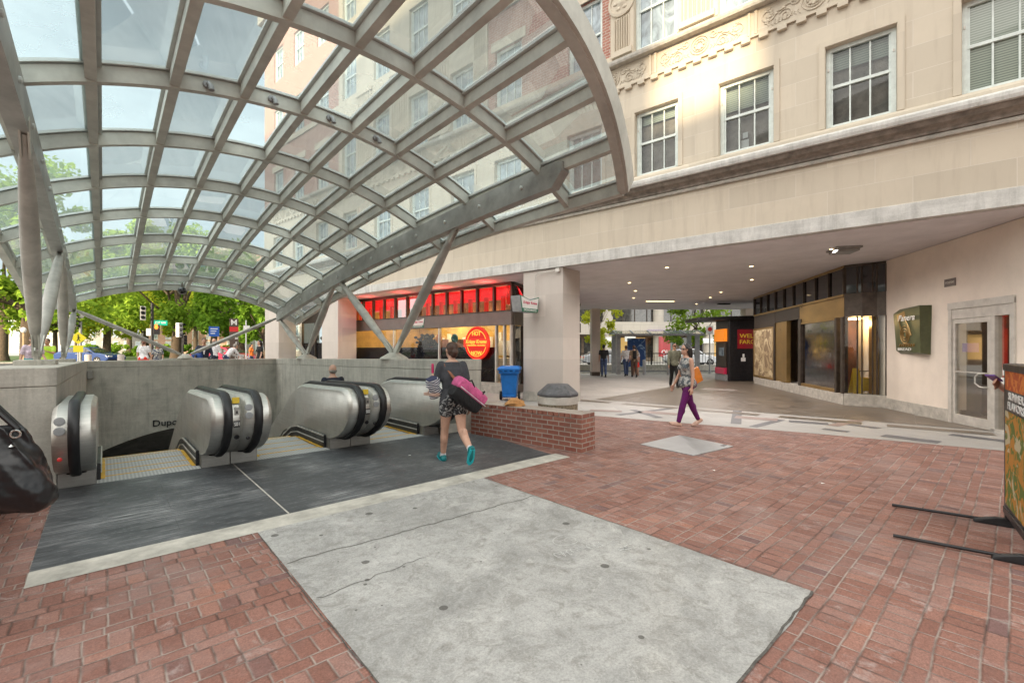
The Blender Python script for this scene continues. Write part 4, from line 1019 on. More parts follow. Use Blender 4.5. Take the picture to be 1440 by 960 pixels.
# small dark drips of lamp under the right beam
# ------------------------------------------------------------------ the stone building over the passage
bld = thing('stone_building', 'pale limestone and red brick building with sash windows, carved frieze and a covered passage', 'building', A, FR)
S0, S1 = -17.9, 12.5
def wall_open(mb, s0, s1, z0, z1, ops, u0=0, th=.3, mi=0):
    xs = sorted({s0, s1} | {min(max(v, s0), s1) for o in ops for v in o[:2]}); zs_ = sorted({z0, z1} | {min(max(v, z0), z1) for o in ops for v in o[2:]})
    inside = lambda x, z: any(o[0] < x < o[1] and o[2] < z < o[3] for o in ops)
    for xa, xb in zip(xs, xs[1:]):
        for za, zb in zip(zs_, zs_[1:]):
            if inside((xa+xb)/2, (za+zb)/2): continue
            mb.quad((xa,u0,za),(xb,u0,za),(xb,u0,zb),(xa,u0,zb), mi)
    for o in ops:
        if o[1] <= s0 or o[0] >= s1 or o[3] <= z0 or o[2] >= z1: continue
        a_, b_, c_, d_ = max(o[0],s0), min(o[1],s1), max(o[2],z0), min(o[3],z1)
        mb.quad((a_,u0,c_),(a_,u0+th,c_),(a_,u0+th,d_),(a_,u0,d_), mi); mb.quad((b_,u0,c_),(b_,u0,d_),(b_,u0+th,d_),(b_,u0+th,c_), mi)
        mb.quad((a_,u0,d_),(a_,u0+th,d_),(b_,u0+th,d_),(b_,u0,d_), mi); mb.quad((a_,u0,c_),(b_,u0,c_),(b_,u0+th,c_),(a_,u0+th,c_), mi)
WC = [11.75,9.9,8.0,6.05,4.08,2.1,-.58,-2.53,-4.77,-7.03,-9.35,-11.7,-14.0,-16.2]
HW = .53
F2 = (5.82, 7.40); F3 = (8.92, 10.85); F4 = (12.3, 14.1); F5 = (15.6, 17.3)
ops = [(c-HW, c+HW, *f) for c in WC for f in (F2, F3, F4, F5)]
m = MB(); wall_open(m, S0, S1, 4.13, 8.75, ops); m.build('stone_wall', MT['stone'], bld)
m = MB(); wall_open(m, -10.2, -1.4, 8.75, 19, ops, -.05); wall_open(m, 2.9, S1, 8.75, 19, ops, -.05)
for x in (-10.2,-1.4,2.9): m.quad((x,-.05,8.75),(x,.3,8.75),(x,.3,19),(x,-.05,19))
m.build('stone_pavilion', MT['stone_plain'], bld)
m = MB(); wall_open(m, S0, -10.2, 8.75, 19, ops, .02); wall_open(m, -1.4, 2.9, 8.75, 19, ops, .02); m.build('brick_wall', MT['brick_up'], bld)
m = MB(); m.box(S0+.02, S1, .31, 9, 4.16, 19); m.build('rear_block', MT['stone_plain'], bld)
m = MB(); m.box(S0, S1, -.35, 9, 19.0, 19.5); m.build('parapet', MT['stone_trim'], bld)
# window surrounds (flat stone architrave) and lintels
for c in WC:
    for f in (F2, F3):
        m = MB()
        if f is F3 and (c < -10.2 or -1.4 < c < 2.9): 
            m.box(c-.68, c+.68, -.01, .05, f[1]+.0, f[1]+.30); m.build('lintel', MT['stone_plain'], bld); continue
        u = -.05 if f is F3 else 0
        for x0, x1, z0, z1 in ((c-HW-.11,c-HW-.01,f[0],f[1]+.11),(c+HW+.01,c+HW+.11,f[0],f[1]+.11),(c-HW-.01,c+HW+.01,f[1]+.01,f[1]+.11)):
            m.box(x0, x1, u-.022, u+.06, z0, z1)
        m.build('window_surround', MT['stone_plain'], bld)
# sash windows
def make_window(f, pane_mat, blind=False, blank=False):
    h = f[1] - f[0]; w = 2*HW; m = MB(); u0, u1 = .10, .19; c_ = .075
    m.box(-HW+.003, -HW+c_, u0, u1, 0.003, h-.003); m.box(HW-c_, HW-.003, u0, u1, .003, h-.003); m.box(-HW+c_, HW-c_, u0, u1, h-c_, h-.003); m.box(-HW+c_, HW-c_, u0-.02, u1, .003, .07)
    mid = h*.52
    m.box(-HW+c_, HW-c_, u0+.02, u1-.01, mid-.025, mid+.03)
    for q in (-1, 1):
        x = q*(HW-c_)/3; m.box(x-.013, x+.013, u0+.035, u1-.02, .07, h-c_)
    for x in (-HW+c_, HW-c_-.035): m.box(x, x+.035, u0+.03, u1-.012, .07, h-c_)
    o = m.build('window', MT['sash'], bld)
    g_ = MB(); g_.quad((-HW+c_,u1-.025,.06),(HW-c_,u1-.025,.06),(HW-c_,u1-.025,mid),(-HW+c_,u1-.025,mid)); g_.quad((-HW+c_,u1-.04,mid),(HW-c_,u1-.04,mid),(HW-c_,u1-.04,h-c_),(-HW+c_,u1-.04,h-c_))
    g_.build('pane', pane_mat, o)
    if blind is not False:
        b_ = MB(); b_.quad((-HW,.295,0),(HW,.295,0),(HW,.295,h),(-HW,.295,h)); b_.build('dim_room', MT['roomdim'], o)
        b_ = MB(); zb = .08 + (h - .16)*(1 - blind); b_.quad((-HW+.03,.235,zb),(HW-.03,.235,zb),(HW-.03,.235,h-.03),(-HW+.03,.235,h-.03)); b_.box(-HW+.03, HW-.03, .23, .24, zb-.02, zb); b_.build('blind', MT['blind'], o)
        b_ = MB(); b_.box(-.13, .02, .225, .23, .10, .30); b_.box(-.10,.0,.225,.23,.34,.46)
        if .3 < blind < .5: b_.build('paper_notice', MT['white'], o)
    for sd in (-1, 1):
        k = MB(); k.box(sd*(HW-.04)-.012, sd*(HW-.04)+.012, u0-.015, u0+.002, h*.72, h*.72+.05); k.build('catch', MT['alu'], o)
    return o
protos = {}
for fi, f in enumerate((F2, F3, F4, F5)):
    for ci, c in enumerate(WC):
        kind = 'window' if (fi == 0 and c > 3) else 'window_sky'
        if fi == 0 and c in (11.75, 9.9): kind = 'blind'
        if fi == 0 and c > 1 and kind != 'blind':
            o = make_window(f, MT['upglass'], {4.08:.12, 6.05:.34, 8.0:.22, 2.1:.5}.get(c, .2)); o.location = (c, 0, f[0]); continue
        key = (fi, kind)
        if key not in protos: protos[key] = o = make_window(f, MT[kind] if kind != 'blind' else MT['blindglass'])
        else: o = copy_tree(protos[key], bld)
        o.location = (c, -.05 if (fi and not (c < -10.2 or -1.4 < c < 2.9)) else 0, f[0])
# ledges, cornice, frieze
def course(name, prof, mat, s0=S0, s1=S1):
    m = MB(); n = len(prof); m.extrude([(s0, u, z) for u, z in prof], (s1 - s0, 0, 0)); return m.build(name, mat, bld, bevel=.006)
course('sill_course', [(.0,5.66),(-.10,5.66),(-.10,5.74),(-.07,5.79),(.0,5.80)], MT['stone_plain'])
course('cornice', [(.0,5.44),(-.34,5.44),(-.36,5.50),(-.36,5.56),(-.30,5.61),(.0,5.655)], MT['fascia'])
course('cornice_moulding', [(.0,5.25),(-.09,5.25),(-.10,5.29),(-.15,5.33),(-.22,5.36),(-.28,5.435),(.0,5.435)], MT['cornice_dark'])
course('cornice_bead', [(.0,5.17),(-.06,5.17),(-.07,5.21),(-.06,5.245),(.0,5.245)], MT['stone_trim'])
course('slab_edge', [(.15,3.835),(-.035,3.835),(-.035,4.125),(.15,4.125)], MT['fascia'])
course('frieze_ledge', [(.0,8.72),(-.16,8.72),(-.18,8.77),(-.18,8.83),(-.06,8.90),(.0,8.90)], MT['stone_trim'])
m = MB(); s = S0 + .1
while s < S1: m.box(s, s+.17, -.085, -.001, 8.045, 8.135); s += .335
m.box(S0, S1, -.05, -.001, 8.137, 8.18); m.build('dentil_band', MT['stone_plain'], bld, bevel=.005)
m = MB()
def spiral(cx_, cz_, r0, turns, dirn, a0=0, th=.012):
    pts = [(cx_ + dirn*r0*(1-.8*i/26)*math.cos(a0 + turns*6.283*i/26), -.012, cz_ + r0*(1-.8*i/26)*math.sin(a0 + turns*6.283*i/26)) for i in range(27)]
    m.tube(pts, [th*(1-.4*i/26) for i in range(27)], 6)
s = S0 + 1.2
while s < S1 - .6:
    for k in range(3): 
        rr = .20 - .06*k; m.tube([(s + rr*math.cos(6.283*i/18), -.012, 8.45 + rr*math.sin(6.283*i/18)) for i in range(19)], .012, 6)
    for i in range(8): a_ = 6.283*i/8; m.ell((s + .09*math.cos(a_), -.012, 8.45 + .09*math.sin(a_)), (.03,.022,.03), 8, 5)
    for d in (-1, 1):
        spiral(s + d*.48, 8.36, .13, 1.6, d, .5); spiral(s + d*.30, 8.58, .10, 1.4, -d, 2.5); spiral(s + d*.80, 8.48, .14, 1.5, d, 3.4)
        for i in range(5): m.ell((s + d*(.38 + .07*i), -.008, 8.58 - .03*i + .012*(i % 2)), (.055,.018,.022), 8, 5)
        for i in range(6): m.ell((s + d*(.78 + .05*math.cos(i)), -.004, 8.34 + .055*i), (.045,.014,.03), 8, 5)
        for i in range(9): a_ = i*.7; m.tube([(s + d*(.22 + .07*i), -.006, 8.27 + .02*math.sin(a_)), (s + d*(.27 + .07*i), -.012, 8.31 + .03*math.cos(a_)), (s + d*(.25 + .07*i), -.006, 8.36)], .009, 5)
    m.box(s + 1.0, s + 1.05, -.03, -.001, 8.2, 8.70); m.box(s + 1.13, s + 1.18, -.03, -.001, 8.2, 8.70)
    s += 2.18
m.build('frieze_relief', MT['stone_plain'], bld, True)
def pilaster(s0, s1, z0, z1, u0=-.05):
    m = MB(); n = 7; w_ = (s1 - s0)/n
    for i in range(n):
        x = s0 + w_*i; m.rings([[(x + w_*.5 + w_*.36*math.cos(math.pi*k/6 + math.pi), u0 - .055*math.sin(math.pi*k/6) - .001, z) for k in range(7)] for z in (z0, z1)])
    m.box(s0-.05, s1+.05, u0-.075, u0, z0-.14, z0-.002)
    if z1 > 11: m.box(s0-.05, s1+.05, u0-.075, u0, z1+.002, z1+.16)
    return m.build('fluted_pilaster', MT['stone_plain'], bld, True)
for a_, b_ in ((3.0,3.45),(4.72,5.4),(6.7,7.35),(8.62,9.3),(-1.95,-1.45),(-4.1,-3.15),(-6.4,-5.4),(-8.7,-7.7)):
    pilaster(a_, b_, 9.08, 9.90 if a_ == 3.0 else 12.0)
for sc in (3.22, -3.62, -8.2):
    m = MB(); m.lathe([(.36,0),(.36,.05),(.30,.06),(.29,.03),(.10,.03),(.06,.06)], (0,0,0), 28, 0, trans(sc,-.05,10.3) @ rot('X', 90))
    for i in range(6): a_ = 6.283*i/6; m.ell((sc + .17*math.cos(a_), -.085, 10.3 + .17*math.sin(a_)), (.06,.02,.045), 8, 5)
    m.build('medallion', MT['stone_plain'], bld, True)
m = MB(); m.box(-1.4, 2.9, -.04, .02, 12.0, 12.25); m.box(S0, -10.2, -.04, .02, 12.0, 12.25); m.box(-1.4, 2.9, -.03, .02, 8.9, 9.06); m.build('string_course', MT['stone_plain'], bld)
# slab over the passage
def inFxy(x, y): q = inF((x, y, 0)); return (q[0], q[1])
sl = MB(); poly = [(S0,.16),(S1,.16), inFxy(18,14), inFxy(18,26.6), inFxy(3.4,26.6), inFxy(-2,27.5), (S0,9)]
sl.extrude([(p[0], p[1], 3.83) for p in poly], (0,0,.29)); sl.build('passage_ceiling', MT['soffit'], bld)
# piers
def pier(s0, s1, u0=0.03, u1=.95):
    m = MB(); m.box(s0, s1, u0, u1, .28, 3.828); o = m.build('pier', MT['stone_pier'], bld, bevel=.012)
    m = MB(); m.box(s0-.012, s1+.012, u0-.012, u1+.012, 0, .278); m.build('plinth', MT['stone_trim'], o, bevel=.01)
for a_, b_ in ((0,1.40),(-11.8,-10.4),(-17.9,-16.25)): pier(a_, b_)
# rear piers of the passage
for x0, x1, mt in ((4.55,5.02,'stone_pier'),(13.3,13.9,'cream')):
    q = [inFxy(x0,25.9), inFxy(x1,25.9), inFxy(x1,26.5), inFxy(x0,26.5)]
    m = MB(); m.extrude([(p[0], p[1], .22) for p in q], (0,0,3.6)); o = m.build('rear_pier', MT[mt], bld); m = MB(); m.extrude([(p[0], p[1], 0) for p in q], (0,0,.218)); m.build('plinth', MT['bronze'], o)

# ---------------- doughnut shop front
UF = 1.30; a0, a1 = -11.15, -1.45
shop = MB(); shop.box(a0, a1, UF-.06, UF+.05, 2.36, 2.84); sf = shop.build('shop_fascia', MT['taupe'], bld, bevel=.01)
def mull(x, z0, z1, mt, w=.06, u=UF, d=.08, parent=bld, name='mullion'):
    m = MB(); m.box(x-w/2, x+w/2, u-d, u+.04, z0, z1); return m.build(name, MT[mt], parent)
N = 12
for i in range(N + 1): mull(a0 + (a1-a0)*i/N, 2.87, 3.72, 'bronze', .075)
m = MB(); m.box(a0, a1, UF-.08, UF+.04, 3.72, 3.825); m.box(a0, a1, UF-.08, UF+.04, 2.842, 2.868); m.build('transom_rail', MT['bronze'], bld)
for i in range(N):
    x0 = a0 + (a1-a0)*i/N; x1 = a0 + (a1-a0)*(i+1)/N
    m = MB(); m.quad((x0+.04,UF,2.87),(x1-.04,UF,2.87),(x1-.04,UF,3.72),(x0+.04,UF,3.72)); m.build('transom_pane', MT['doorglass'], bld)
for x in (a0+.03,-8.0,-5.1,-2.15,-1.78,-1.48): mull(x, .34, 2.355, 'alu', .06)
m = MB(); m.box(a0, a1, UF-.08, UF+.04, .30, .36); m.box(a0, a1, UF-.2, UF+.06, 0, .298); m.build('shop_sill', MT['stone_trim'], bld)
for x0, x1 in ((a0+.06,-8.03),(-7.97,-5.13),(-5.07,-2.18),(-2.12,-1.81),(-1.75,-1.51)):
    m = MB(); m.quad((x0,UF,.36),(x1,UF,.36),(x1,UF,2.355),(x0,UF,2.355)); m.build('shop_window', MT['shopglass'], bld)
    if x1 < -2.1:
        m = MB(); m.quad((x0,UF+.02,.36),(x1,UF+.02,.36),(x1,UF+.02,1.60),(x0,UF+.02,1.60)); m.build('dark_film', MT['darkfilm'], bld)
# inside: yellow back wall, ceiling lamps, red bulkhead behind the transoms, counter and ovens
m = MB(); m.quad((a0,5.2,0),(-2.75,5.2,0),(-2.75,5.2,2.9),(a0,5.2,2.9)); m.quad((a0,1.35,0),(a0,5.2,0),(a0,5.2,3.8),(a0,1.35,3.8)); m.build('shop_back_wall', MT['yellowroom'], bld)
m = MB(); m.quad((a0,1.36,.02),(a1,1.36,.02),(-2.75,5.2,.02),(a0,5.2,.02)); m.build('shop_floor', MT['brown_granite'], bld)
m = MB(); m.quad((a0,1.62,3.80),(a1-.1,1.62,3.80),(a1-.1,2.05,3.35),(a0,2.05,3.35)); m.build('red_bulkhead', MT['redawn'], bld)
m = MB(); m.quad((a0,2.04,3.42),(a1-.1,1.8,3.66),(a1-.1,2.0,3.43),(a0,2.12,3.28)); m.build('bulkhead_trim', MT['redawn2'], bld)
m = MB(); m.quad((a0,3.4,2.9),(-2.2,3.4,2.9),(-2.2,3.4,3.8),(a0,3.4,3.8)); m.build('upper_back_wall', MT['darkroom'], bld)
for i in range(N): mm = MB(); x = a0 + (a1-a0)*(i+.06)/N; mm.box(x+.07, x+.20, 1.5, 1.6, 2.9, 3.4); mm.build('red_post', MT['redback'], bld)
for i, (x, y) in enumerate([(-9.6,3),(-8.2,2.6),(-6.8,3.1),(-5.4,2.6),(-4.2,3.1),(-2.9,2.6),(-9,4.4),(-6,4.4),(-3.4,4.4)]):
    m = MB(); m.box(x-.35, x+.35, y-.09, y+.09, 2.86, 2.895); m.build('ceiling_lamp', MT['lampwarm'], bld)
m = MB(); m.box(a0+.1, -2.6, 3.5, 4.2, .05, 1.15, 0); m.box(-9.5,-8.7,4.6,5.1,.05,2.0,1); m.box(-7.6,-6.2,4.5,5.1,1.2,2.0,1); m.box(-5.2,-4.0,4.7,5.15,1.25,1.9,0)
for i in range(14): m.box(-9.9+.55*i, -9.6+.55*i, 5.08, 5.16, 1.5, 1.9+.2*(i%3), 2)
m.build('shop_counter', [MT['steel'], MT['darkroom'], MT['white']], bld)
m = MB()
for i in range(110): 
    x = -6.6 + rnd.gauss(0,.30); z = 1.78 + rnd.gauss(0,.13); m.ell((x, 1.9 + rnd.uniform(-.2,.2), z), (.10,.06,.06), 7, 5)
m.build('window_display', MT['leafdark'], bld)
for x, mt, nm in ((-5.55,'orange','orange balloon behind the doughnut shop window'),(-4.62,'tealshoe','teal balloon behind the doughnut shop window')):
    p = fw(x, 1.62, 1.95); b_ = MB(); b_.ell((0,0,0), (.14,.14,.18), 16, 10); b_.lathe([(.02,-.2),(.012,-.175)], (0,0,0), 8); b_.tube([(0,0,-.2),(.02,0,-.8),(0,0,-1.3)], .004, 5)
    bo = b_.build('balloon', MT[mt], None, True); bo.location = p; tag(bo, nm, 'balloon', 'balloons in the shop')
# shop side along the passage
e0 = Vector((a1, UF)); e1 = Vector(inFxy(3.45, 23.2)); dv = (e1 - e0); L_ = dv.length; dv.normalize()
side = bpy.data.objects.new('shop_side', None); 
def sd(mb, d0, d1, z0, z1, off, th, mi=0):
    n_ = Vector((dv.y, -dv.x)); a_ = e0 + dv*d0 + n_*off; b_ = e0 + dv*d1 + n_*off; c_ = b_ - n_*th; d_ = a_ - n_*th
    mb.hexa([(a_.x,a_.y,z0),(b_.x,b_.y,z0),(c_.x,c_.y,z0),(d_.x,d_.y,z0),(a_.x,a_.y,z1),(b_.x,b_.y,z1),(c_.x,c_.y,z1),(d_.x,d_.y,z1)], mi)
m = MB(); sd(m, .02, L_, 2.36, 2.84, .06, .1); sd(m, .02, L_, 3.72, 3.825, .06, .1); sd(m, 3.2, L_, 0, 3.70, .0, .1)
for q in (.04,.8,1.6,2.4,3.16): sd(m, q, q+.07, .3, 2.355, .06, .1); sd(m, q, q+.07, 2.845, 3.715, .06, .1)
sd(m, .02, 3.2, 0, .298, .06, .1); m.build('shop_side_frame', MT['bronze'], bld)
for k in range(4):
    q = .12 + .8*k; m = MB(); sd(m, q, q+.66, .3, 2.35, .01, .004); sd(m, q, q+.66, 2.85, 3.71, .01, .004); m.build('side_pane', MT['shopglass'], bld)
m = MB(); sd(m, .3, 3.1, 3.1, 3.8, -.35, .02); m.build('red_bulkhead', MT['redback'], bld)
m = MB(); sd(m, 7.4, 7.7, .05, 3.4, .06, .04); m.build('red_reflected_glow', MT['redback'], bld)  # glowing strip standing in for the shop's red glow reflected here
# shop window at the far left of the facade between the two outer piers
m = MB(); m.box(-16.2,-11.82,UF-.05,UF+.05,2.9,3.82); m.box(-16.2,-11.82,UF-.08,UF+.06,0,.5); 
for x in (-16.2,-14.8,-13.4,-11.9): m.box(x,x+.07,UF-.07,UF+.03,.5,2.9)
m.build('shop_fascia', MT['bronze'], bld)
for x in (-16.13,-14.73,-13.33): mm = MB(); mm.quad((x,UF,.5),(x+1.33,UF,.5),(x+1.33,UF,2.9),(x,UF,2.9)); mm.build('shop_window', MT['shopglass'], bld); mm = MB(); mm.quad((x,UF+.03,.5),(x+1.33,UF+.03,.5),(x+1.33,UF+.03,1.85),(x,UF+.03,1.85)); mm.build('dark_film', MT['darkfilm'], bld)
m = MB(); m.quad((-16.2,4,0),(-11.8,4,0),(-11.8,4,3.8),(-16.2,4,3.8)); m.build('shop_back_wall', MT['yellowroom'], bld)
for x in (-15.4,-12.8): m = MB(); m.box(x-.5,x+.5,2.5,2.7,3.2,3.24); m.build('ceiling_lamp', MT['lampwarm'], bld)
m = MB()
for i in range(50): m.ell((-14 + rnd.gauss(0,1.0), 1.7, 2.0 + abs(rnd.gauss(0,.16))), (.09,.06,.08), 7, 5)
m.build('window_plants', MT['leafdark'], bld)

# round red neon on the shop glass
ns = thing('neon_sign', 'round red neon doughnut sign glowing in the right shop window', 'sign', fw(-2.95, UF-.13, 1.74), FR)
rn = .60
m = MB(); m.lathe([(rn,0),(rn,.05),(rn-.02,.055)], (0,0,0), 48, 0, rot('X', 90)); m.build('backing', MT['redback'], ns)
for r0 in (rn-.035, rn-.13):
    m = MB(); m.tube([(r0*math.cos(6.2832*i/48), -.075, r0*math.sin(6.2832*i/48)) for i in range(49)], .011, 8); m.build('neon_ring', MT['yelneon'] if r0 < rn-.1 else MT['redneon'], ns)
m = MB(); m.box(-rn-.02, rn+.02, -.10, -.058, -.13, .15); m.build('ribbon', MT['redneon'], ns, bevel=.01)
text_obj('neon_lettering', 'HOT', .20, MT['yelneon'], ns, (0,-.085,.34), (1,0,0), (0,0,1), .006)
text_obj('neon_lettering', 'NOW', .20, MT['yelneon'], ns, (0,-.085,-.36), (1,0,0), (0,0,1), .006)
text_obj('neon_lettering', 'Krispy Kreme', .19, MT['yelneon'], ns, (0,-.108,.055), (1,0,0), (0,0,1), .006, shear=.25, width=1.02)
text_obj('neon_lettering', 'ORIGINAL GLAZED', .075, MT['yelneon'], ns, (0,-.108,-.075), (1,0,0), (0,0,1), .005, width=.92)
# bow tie signs
def bowtie(w, h):     # white face outline, dips in the middle of the top edge
    return [(-w*.40,-h/2),(w*.40,-h/2),(w/2,h*.5),(0,h*.26),(-w/2,h*.5)]
def bow_parts(root, w, h, y, sgn=-1):
    # y: local plane of the face, text reads along +x, faces -y
    o1 = [(x*1.0, z) for x, z in bowtie(w, h)]
    m = MB(); m.extrude([(x, y, z) for x, z in o1], (0,-.012,0)); m.build('green_border', MT['kkgreen'], root)
    m = MB(); m.extrude([(x*.93, y-.0125, z*.86) for x, z in o1], (0,-.006,0)); m.build('white_face', MT['white'], root)
    m = MB(); m.extrude([(-w*.40, y-.019, -h/2+.01),(w*.40, y-.019, -h/2+.01),(w*.43, y-.019, -h*.27),(-w*.43, y-.019, -h*.27)], (0,-.004,0)); m.build('green_band', MT['kkgreen'], root)
    text_obj('brand_lettering', 'Krispy', h*.24, MT['pinkred'], root, (-w*.19,y-.021,h*.075), (1,0,0), (0,0,1), .004, shear=.1, width=w*.34)
    text_obj('brand_lettering', 'Kreme', h*.24, MT['pinkred'], root, (w*.20,y-.021,h*.075), (1,0,0), (0,0,1), .004, shear=.1, width=w*.32)
    text_obj('brand_lettering', 'DOUGHNUTS', h*.17, MT['white'], root, (0,y-.026,-h*.38), (1,0,0), (0,0,1), .003, width=w*.66)
fs_ = thing('shop_sign', 'small bow tie shaped shop sign fixed flat on the taupe fascia', 'sign', fw(-6.35, UF-.062, 2.60), FR); bow_parts(fs_, .82, .40, 0)
bs = thing('shop_sign', 'projecting bow tie shaped light box on the front of the stone pier', 'sign', fw(.62, -.02, 2.80), FR + R(90))
# local: +x = into building..., face looks towards +s
m = MB(); m.extrude([(x-.46, .0, z) for x, z in bowtie(.86,.44)], (0,.34,0)); m.build('light_box', MT['paint_gray'], bs, bevel=.01)
bb = thing('sign_face', None, None, (-.46,0,0), 0); bb.parent = bs
o_ = bb; bow_parts(o_, .88, .46, -.001)
for ch in list(bb.children): ch.parent = bs; ch.location.x -= .46
bpy.data.objects.remove(bb)
m = MB(); m.tube([(-.03,.12,.12),(-.03,.12,.78),(-.03,.10,.86),(-.03,.02,.93),(-.03,-.62,.95)], .014, 8); m.box(-.06,.0,-.72,-.60,.90,1.0); m.build('conduit', MT['alu'], bs)

# ---------------- right passage wall with the glass door
rw = thing('passage_wall', 'cream painted side wall of the passage with a pale marble base', 'wall', W0, WR)
m = MB()
# face at n=0, looking towards -n ; opening for the door d in [-1.34, .12], z to 2.48
for d0, d1, z0, z1 in ((-7,-1.34,.27,3.82),(-1.34,.12,2.48,3.82),(.12,2.75,.27,3.82)): m.box(0, .25, d0, d1, z0, z1)
m.box(0,.25,2.75,12.5,0,3.82)
m.build('wall', MT['cream'], rw)
m = MB()
for d0, d1 in ((-7,-1.42),(.20,2.49)): m.box(-.03, .2, d0, d1, 0, .268)
m.build('marble_base', MT['stone_trim'], rw, bevel=.006)
dr = thing('glass_door', 'aluminium framed glass door with a side light and pull handle', 'door', ww(0,-.62), WR)
def box_d(mb, d0, d1, z0, z1, n0=-.03, n1=.12, mi=0): mb.box(n0, n1, d0+.62, d1+.62, z0, z1, mi)
m = MB(); box_d(m,-1.42,-1.32,0,2.46); box_d(m,.10,.20,0,2.46); box_d(m,-1.42,.20,2.36,2.50,-.04); box_d(m,-1.32,.10,2.16,2.36,-.02); box_d(m,-1.0,-.90,0,2.16); box_d(m,-1.32,-.90,0,.06); m.build('door_frame', MT['alu'], dr, bevel=.004)
m = MB(); box_d(m,-.895,-.80,.01,2.155,-.01,.06); box_d(m,.02,.095,.01,2.155,-.01,.06); box_d(m,-.80,.02,2.06,2.155,-.01,.06); box_d(m,-.80,.02,.01,.20,-.01,.06); lf = m.build('door_leaf', MT['alu'], dr, bevel=.004)
m = MB(); m.quad((.02,-.80+.62,.2),(.02,.02+.62,.2),(.02,.02+.62,2.06),(.02,-.80+.62,2.06)); m.build('door_glass', MT['doorglass'], lf)
m = MB(); box_d(m,-.80,.02,1.07,1.09,-.015,.01); m.tube([(-.01,-.82+.62,1.08),(-.07,-.82+.62,1.08),(-.085,-.70+.62,1.07),(-.085,-.62+.62,1.0),(-.085,-.62+.62,.88),(-.07,-.70+.62,.82),(-.07,-.82+.62,.81),(-.01,-.82+.62,.81)], .013, 8); m.build('handle', MT['alu'], lf)
m = MB(); m.quad((.03,-1.32+.62,.06),(.03,-1.0+.62,.06),(.03,-1.0+.62,2.16),(.03,-1.32+.62,2.16)); m.build('side_light', MT['doorglass'], dr)
m = MB(); box_d(m,-1.22,-1.06,.86,1.02,.024,.028); box_d(m,-1.20,-1.10,1.06,1.2,.024,.028); m.build('notice', MT['white'], dr)
m = MB(); box_d(m,-.55,-.12,1.48,1.66,.024,.028); m.build('stickers', MT['phonepurple'], dr)
# room behind the door
m = MB(); m.quad((1.9,-3,0),(1.9,2.2,0),(1.9,2.2,3),(1.9,-3,3)); m.quad((.25,-3,.0),(.25,2.2,.0),(1.9,2.2,.0),(1.9,-3,.0)); m.quad((.25,-3,2.9),(1.9,-3,2.9),(1.9,2.2,2.9),(.25,2.2,2.9)); m.quad((.25,2.2,0),(1.9,2.2,0),(1.9,2.2,3),(.25,2.2,3)); m.quad((.25,-3,0),(1.9,-3,0),(1.9,-3,3),(.25,-3,3)); m.build('room', MT['darkroom2'], rw)
m = MB(); m.box(1.0,1.6,-.3,.3,2.86,2.89); m.build('ceiling_lamp', MT['lampsoft'], rw)
m = MB(); m.box(1.4,1.6,.3,.9,0,2.4); m.build('wood_panel', MT['darkroom'], rw)
# green wedge sign with a gilt emblem and a plaque
sg = thing('wall_sign', 'green wedge shaped bakery sign board with a gilt emblem on the cream wall', 'sign', ww(0,1.33), WR)
m = MB(); m.hexa([(-.20,-.56,1.45),(-.002,-.56,1.42),(-.002,.52,1.42),(-.10,.52,1.50),(-.24,-.60,2.52),(-.002,-.60,2.52),(-.002,.56,2.52),(-.14,.56,2.40)]); m.build('board', MT['green'], sg, bevel=.006)
def sp(y, z): # point on the tilted front face
    f = (y + .58)/1.12; g_ = (z - 1.47)/.98
    return Vector((-(.20 + .04*g_)*(1-f) - (.10 + .04*g_)*f - .006, y, z))
m = MB()
for k in range(3):
    rr = .20 - .06*k; m.tube([sp(.06 + rr*math.cos(6.2832*i/24), 1.88 + rr*math.sin(6.2832*i/24)) for i in range(25)], .014, 6)
for i in range(7): y = .30 - .1*i; m.tube([sp(y,1.60), sp(y-.03,1.66)], .022, 6)
m.tube([sp(.22,1.62), sp(.1,1.66), sp(-.12,1.66)], .018, 6)
m.tube([sp(.24,2.02), sp(.28,2.2), sp(.1,2.34), sp(-.02,2.2), sp(-.14,2.02), sp(-.22,1.85)], .016, 6)
m.poly([sp(.40,2.36), sp(.04,2.44), sp(-.02,2.30), sp(.36,2.22)]); m.build('gilt_emblem', MT['gold'], sg, True)
fr = sp(-.3,2.2); rv = (sp(-.5,2.2) - sp(.4,2.2)).normalized()
text_obj('script_lettering', 'Panera', .20, MT['white'], sg, sp(-.04,2.27) + Vector((-.008,0,0)), rv, (0,0,1), .004, shear=.3, width=.74)
text_obj('block_lettering', 'BREAD', .09, MT['white'], sg, sp(.10,1.53) + Vector((-.008,0,0)), rv, (0,0,1), .004, width=.6)
pq = MB(); pq.box(-.015,-.002,-.16,.16,2.86,3.02); po_ = pq.build('wall_plaque', MT['taupe']); po_.location = ww(0,.17); po_.rotation_euler = (0,0,WR); tag(po_, 'small bronze lettered plaque above the glass door', 'plaque')
t_ = text_obj('plaque_lettering', '19 DUPONT', .07, MT['alu'], po_, (-.017,0,2.94), (0,-1,0), (0,0,1), .002, width=.26)

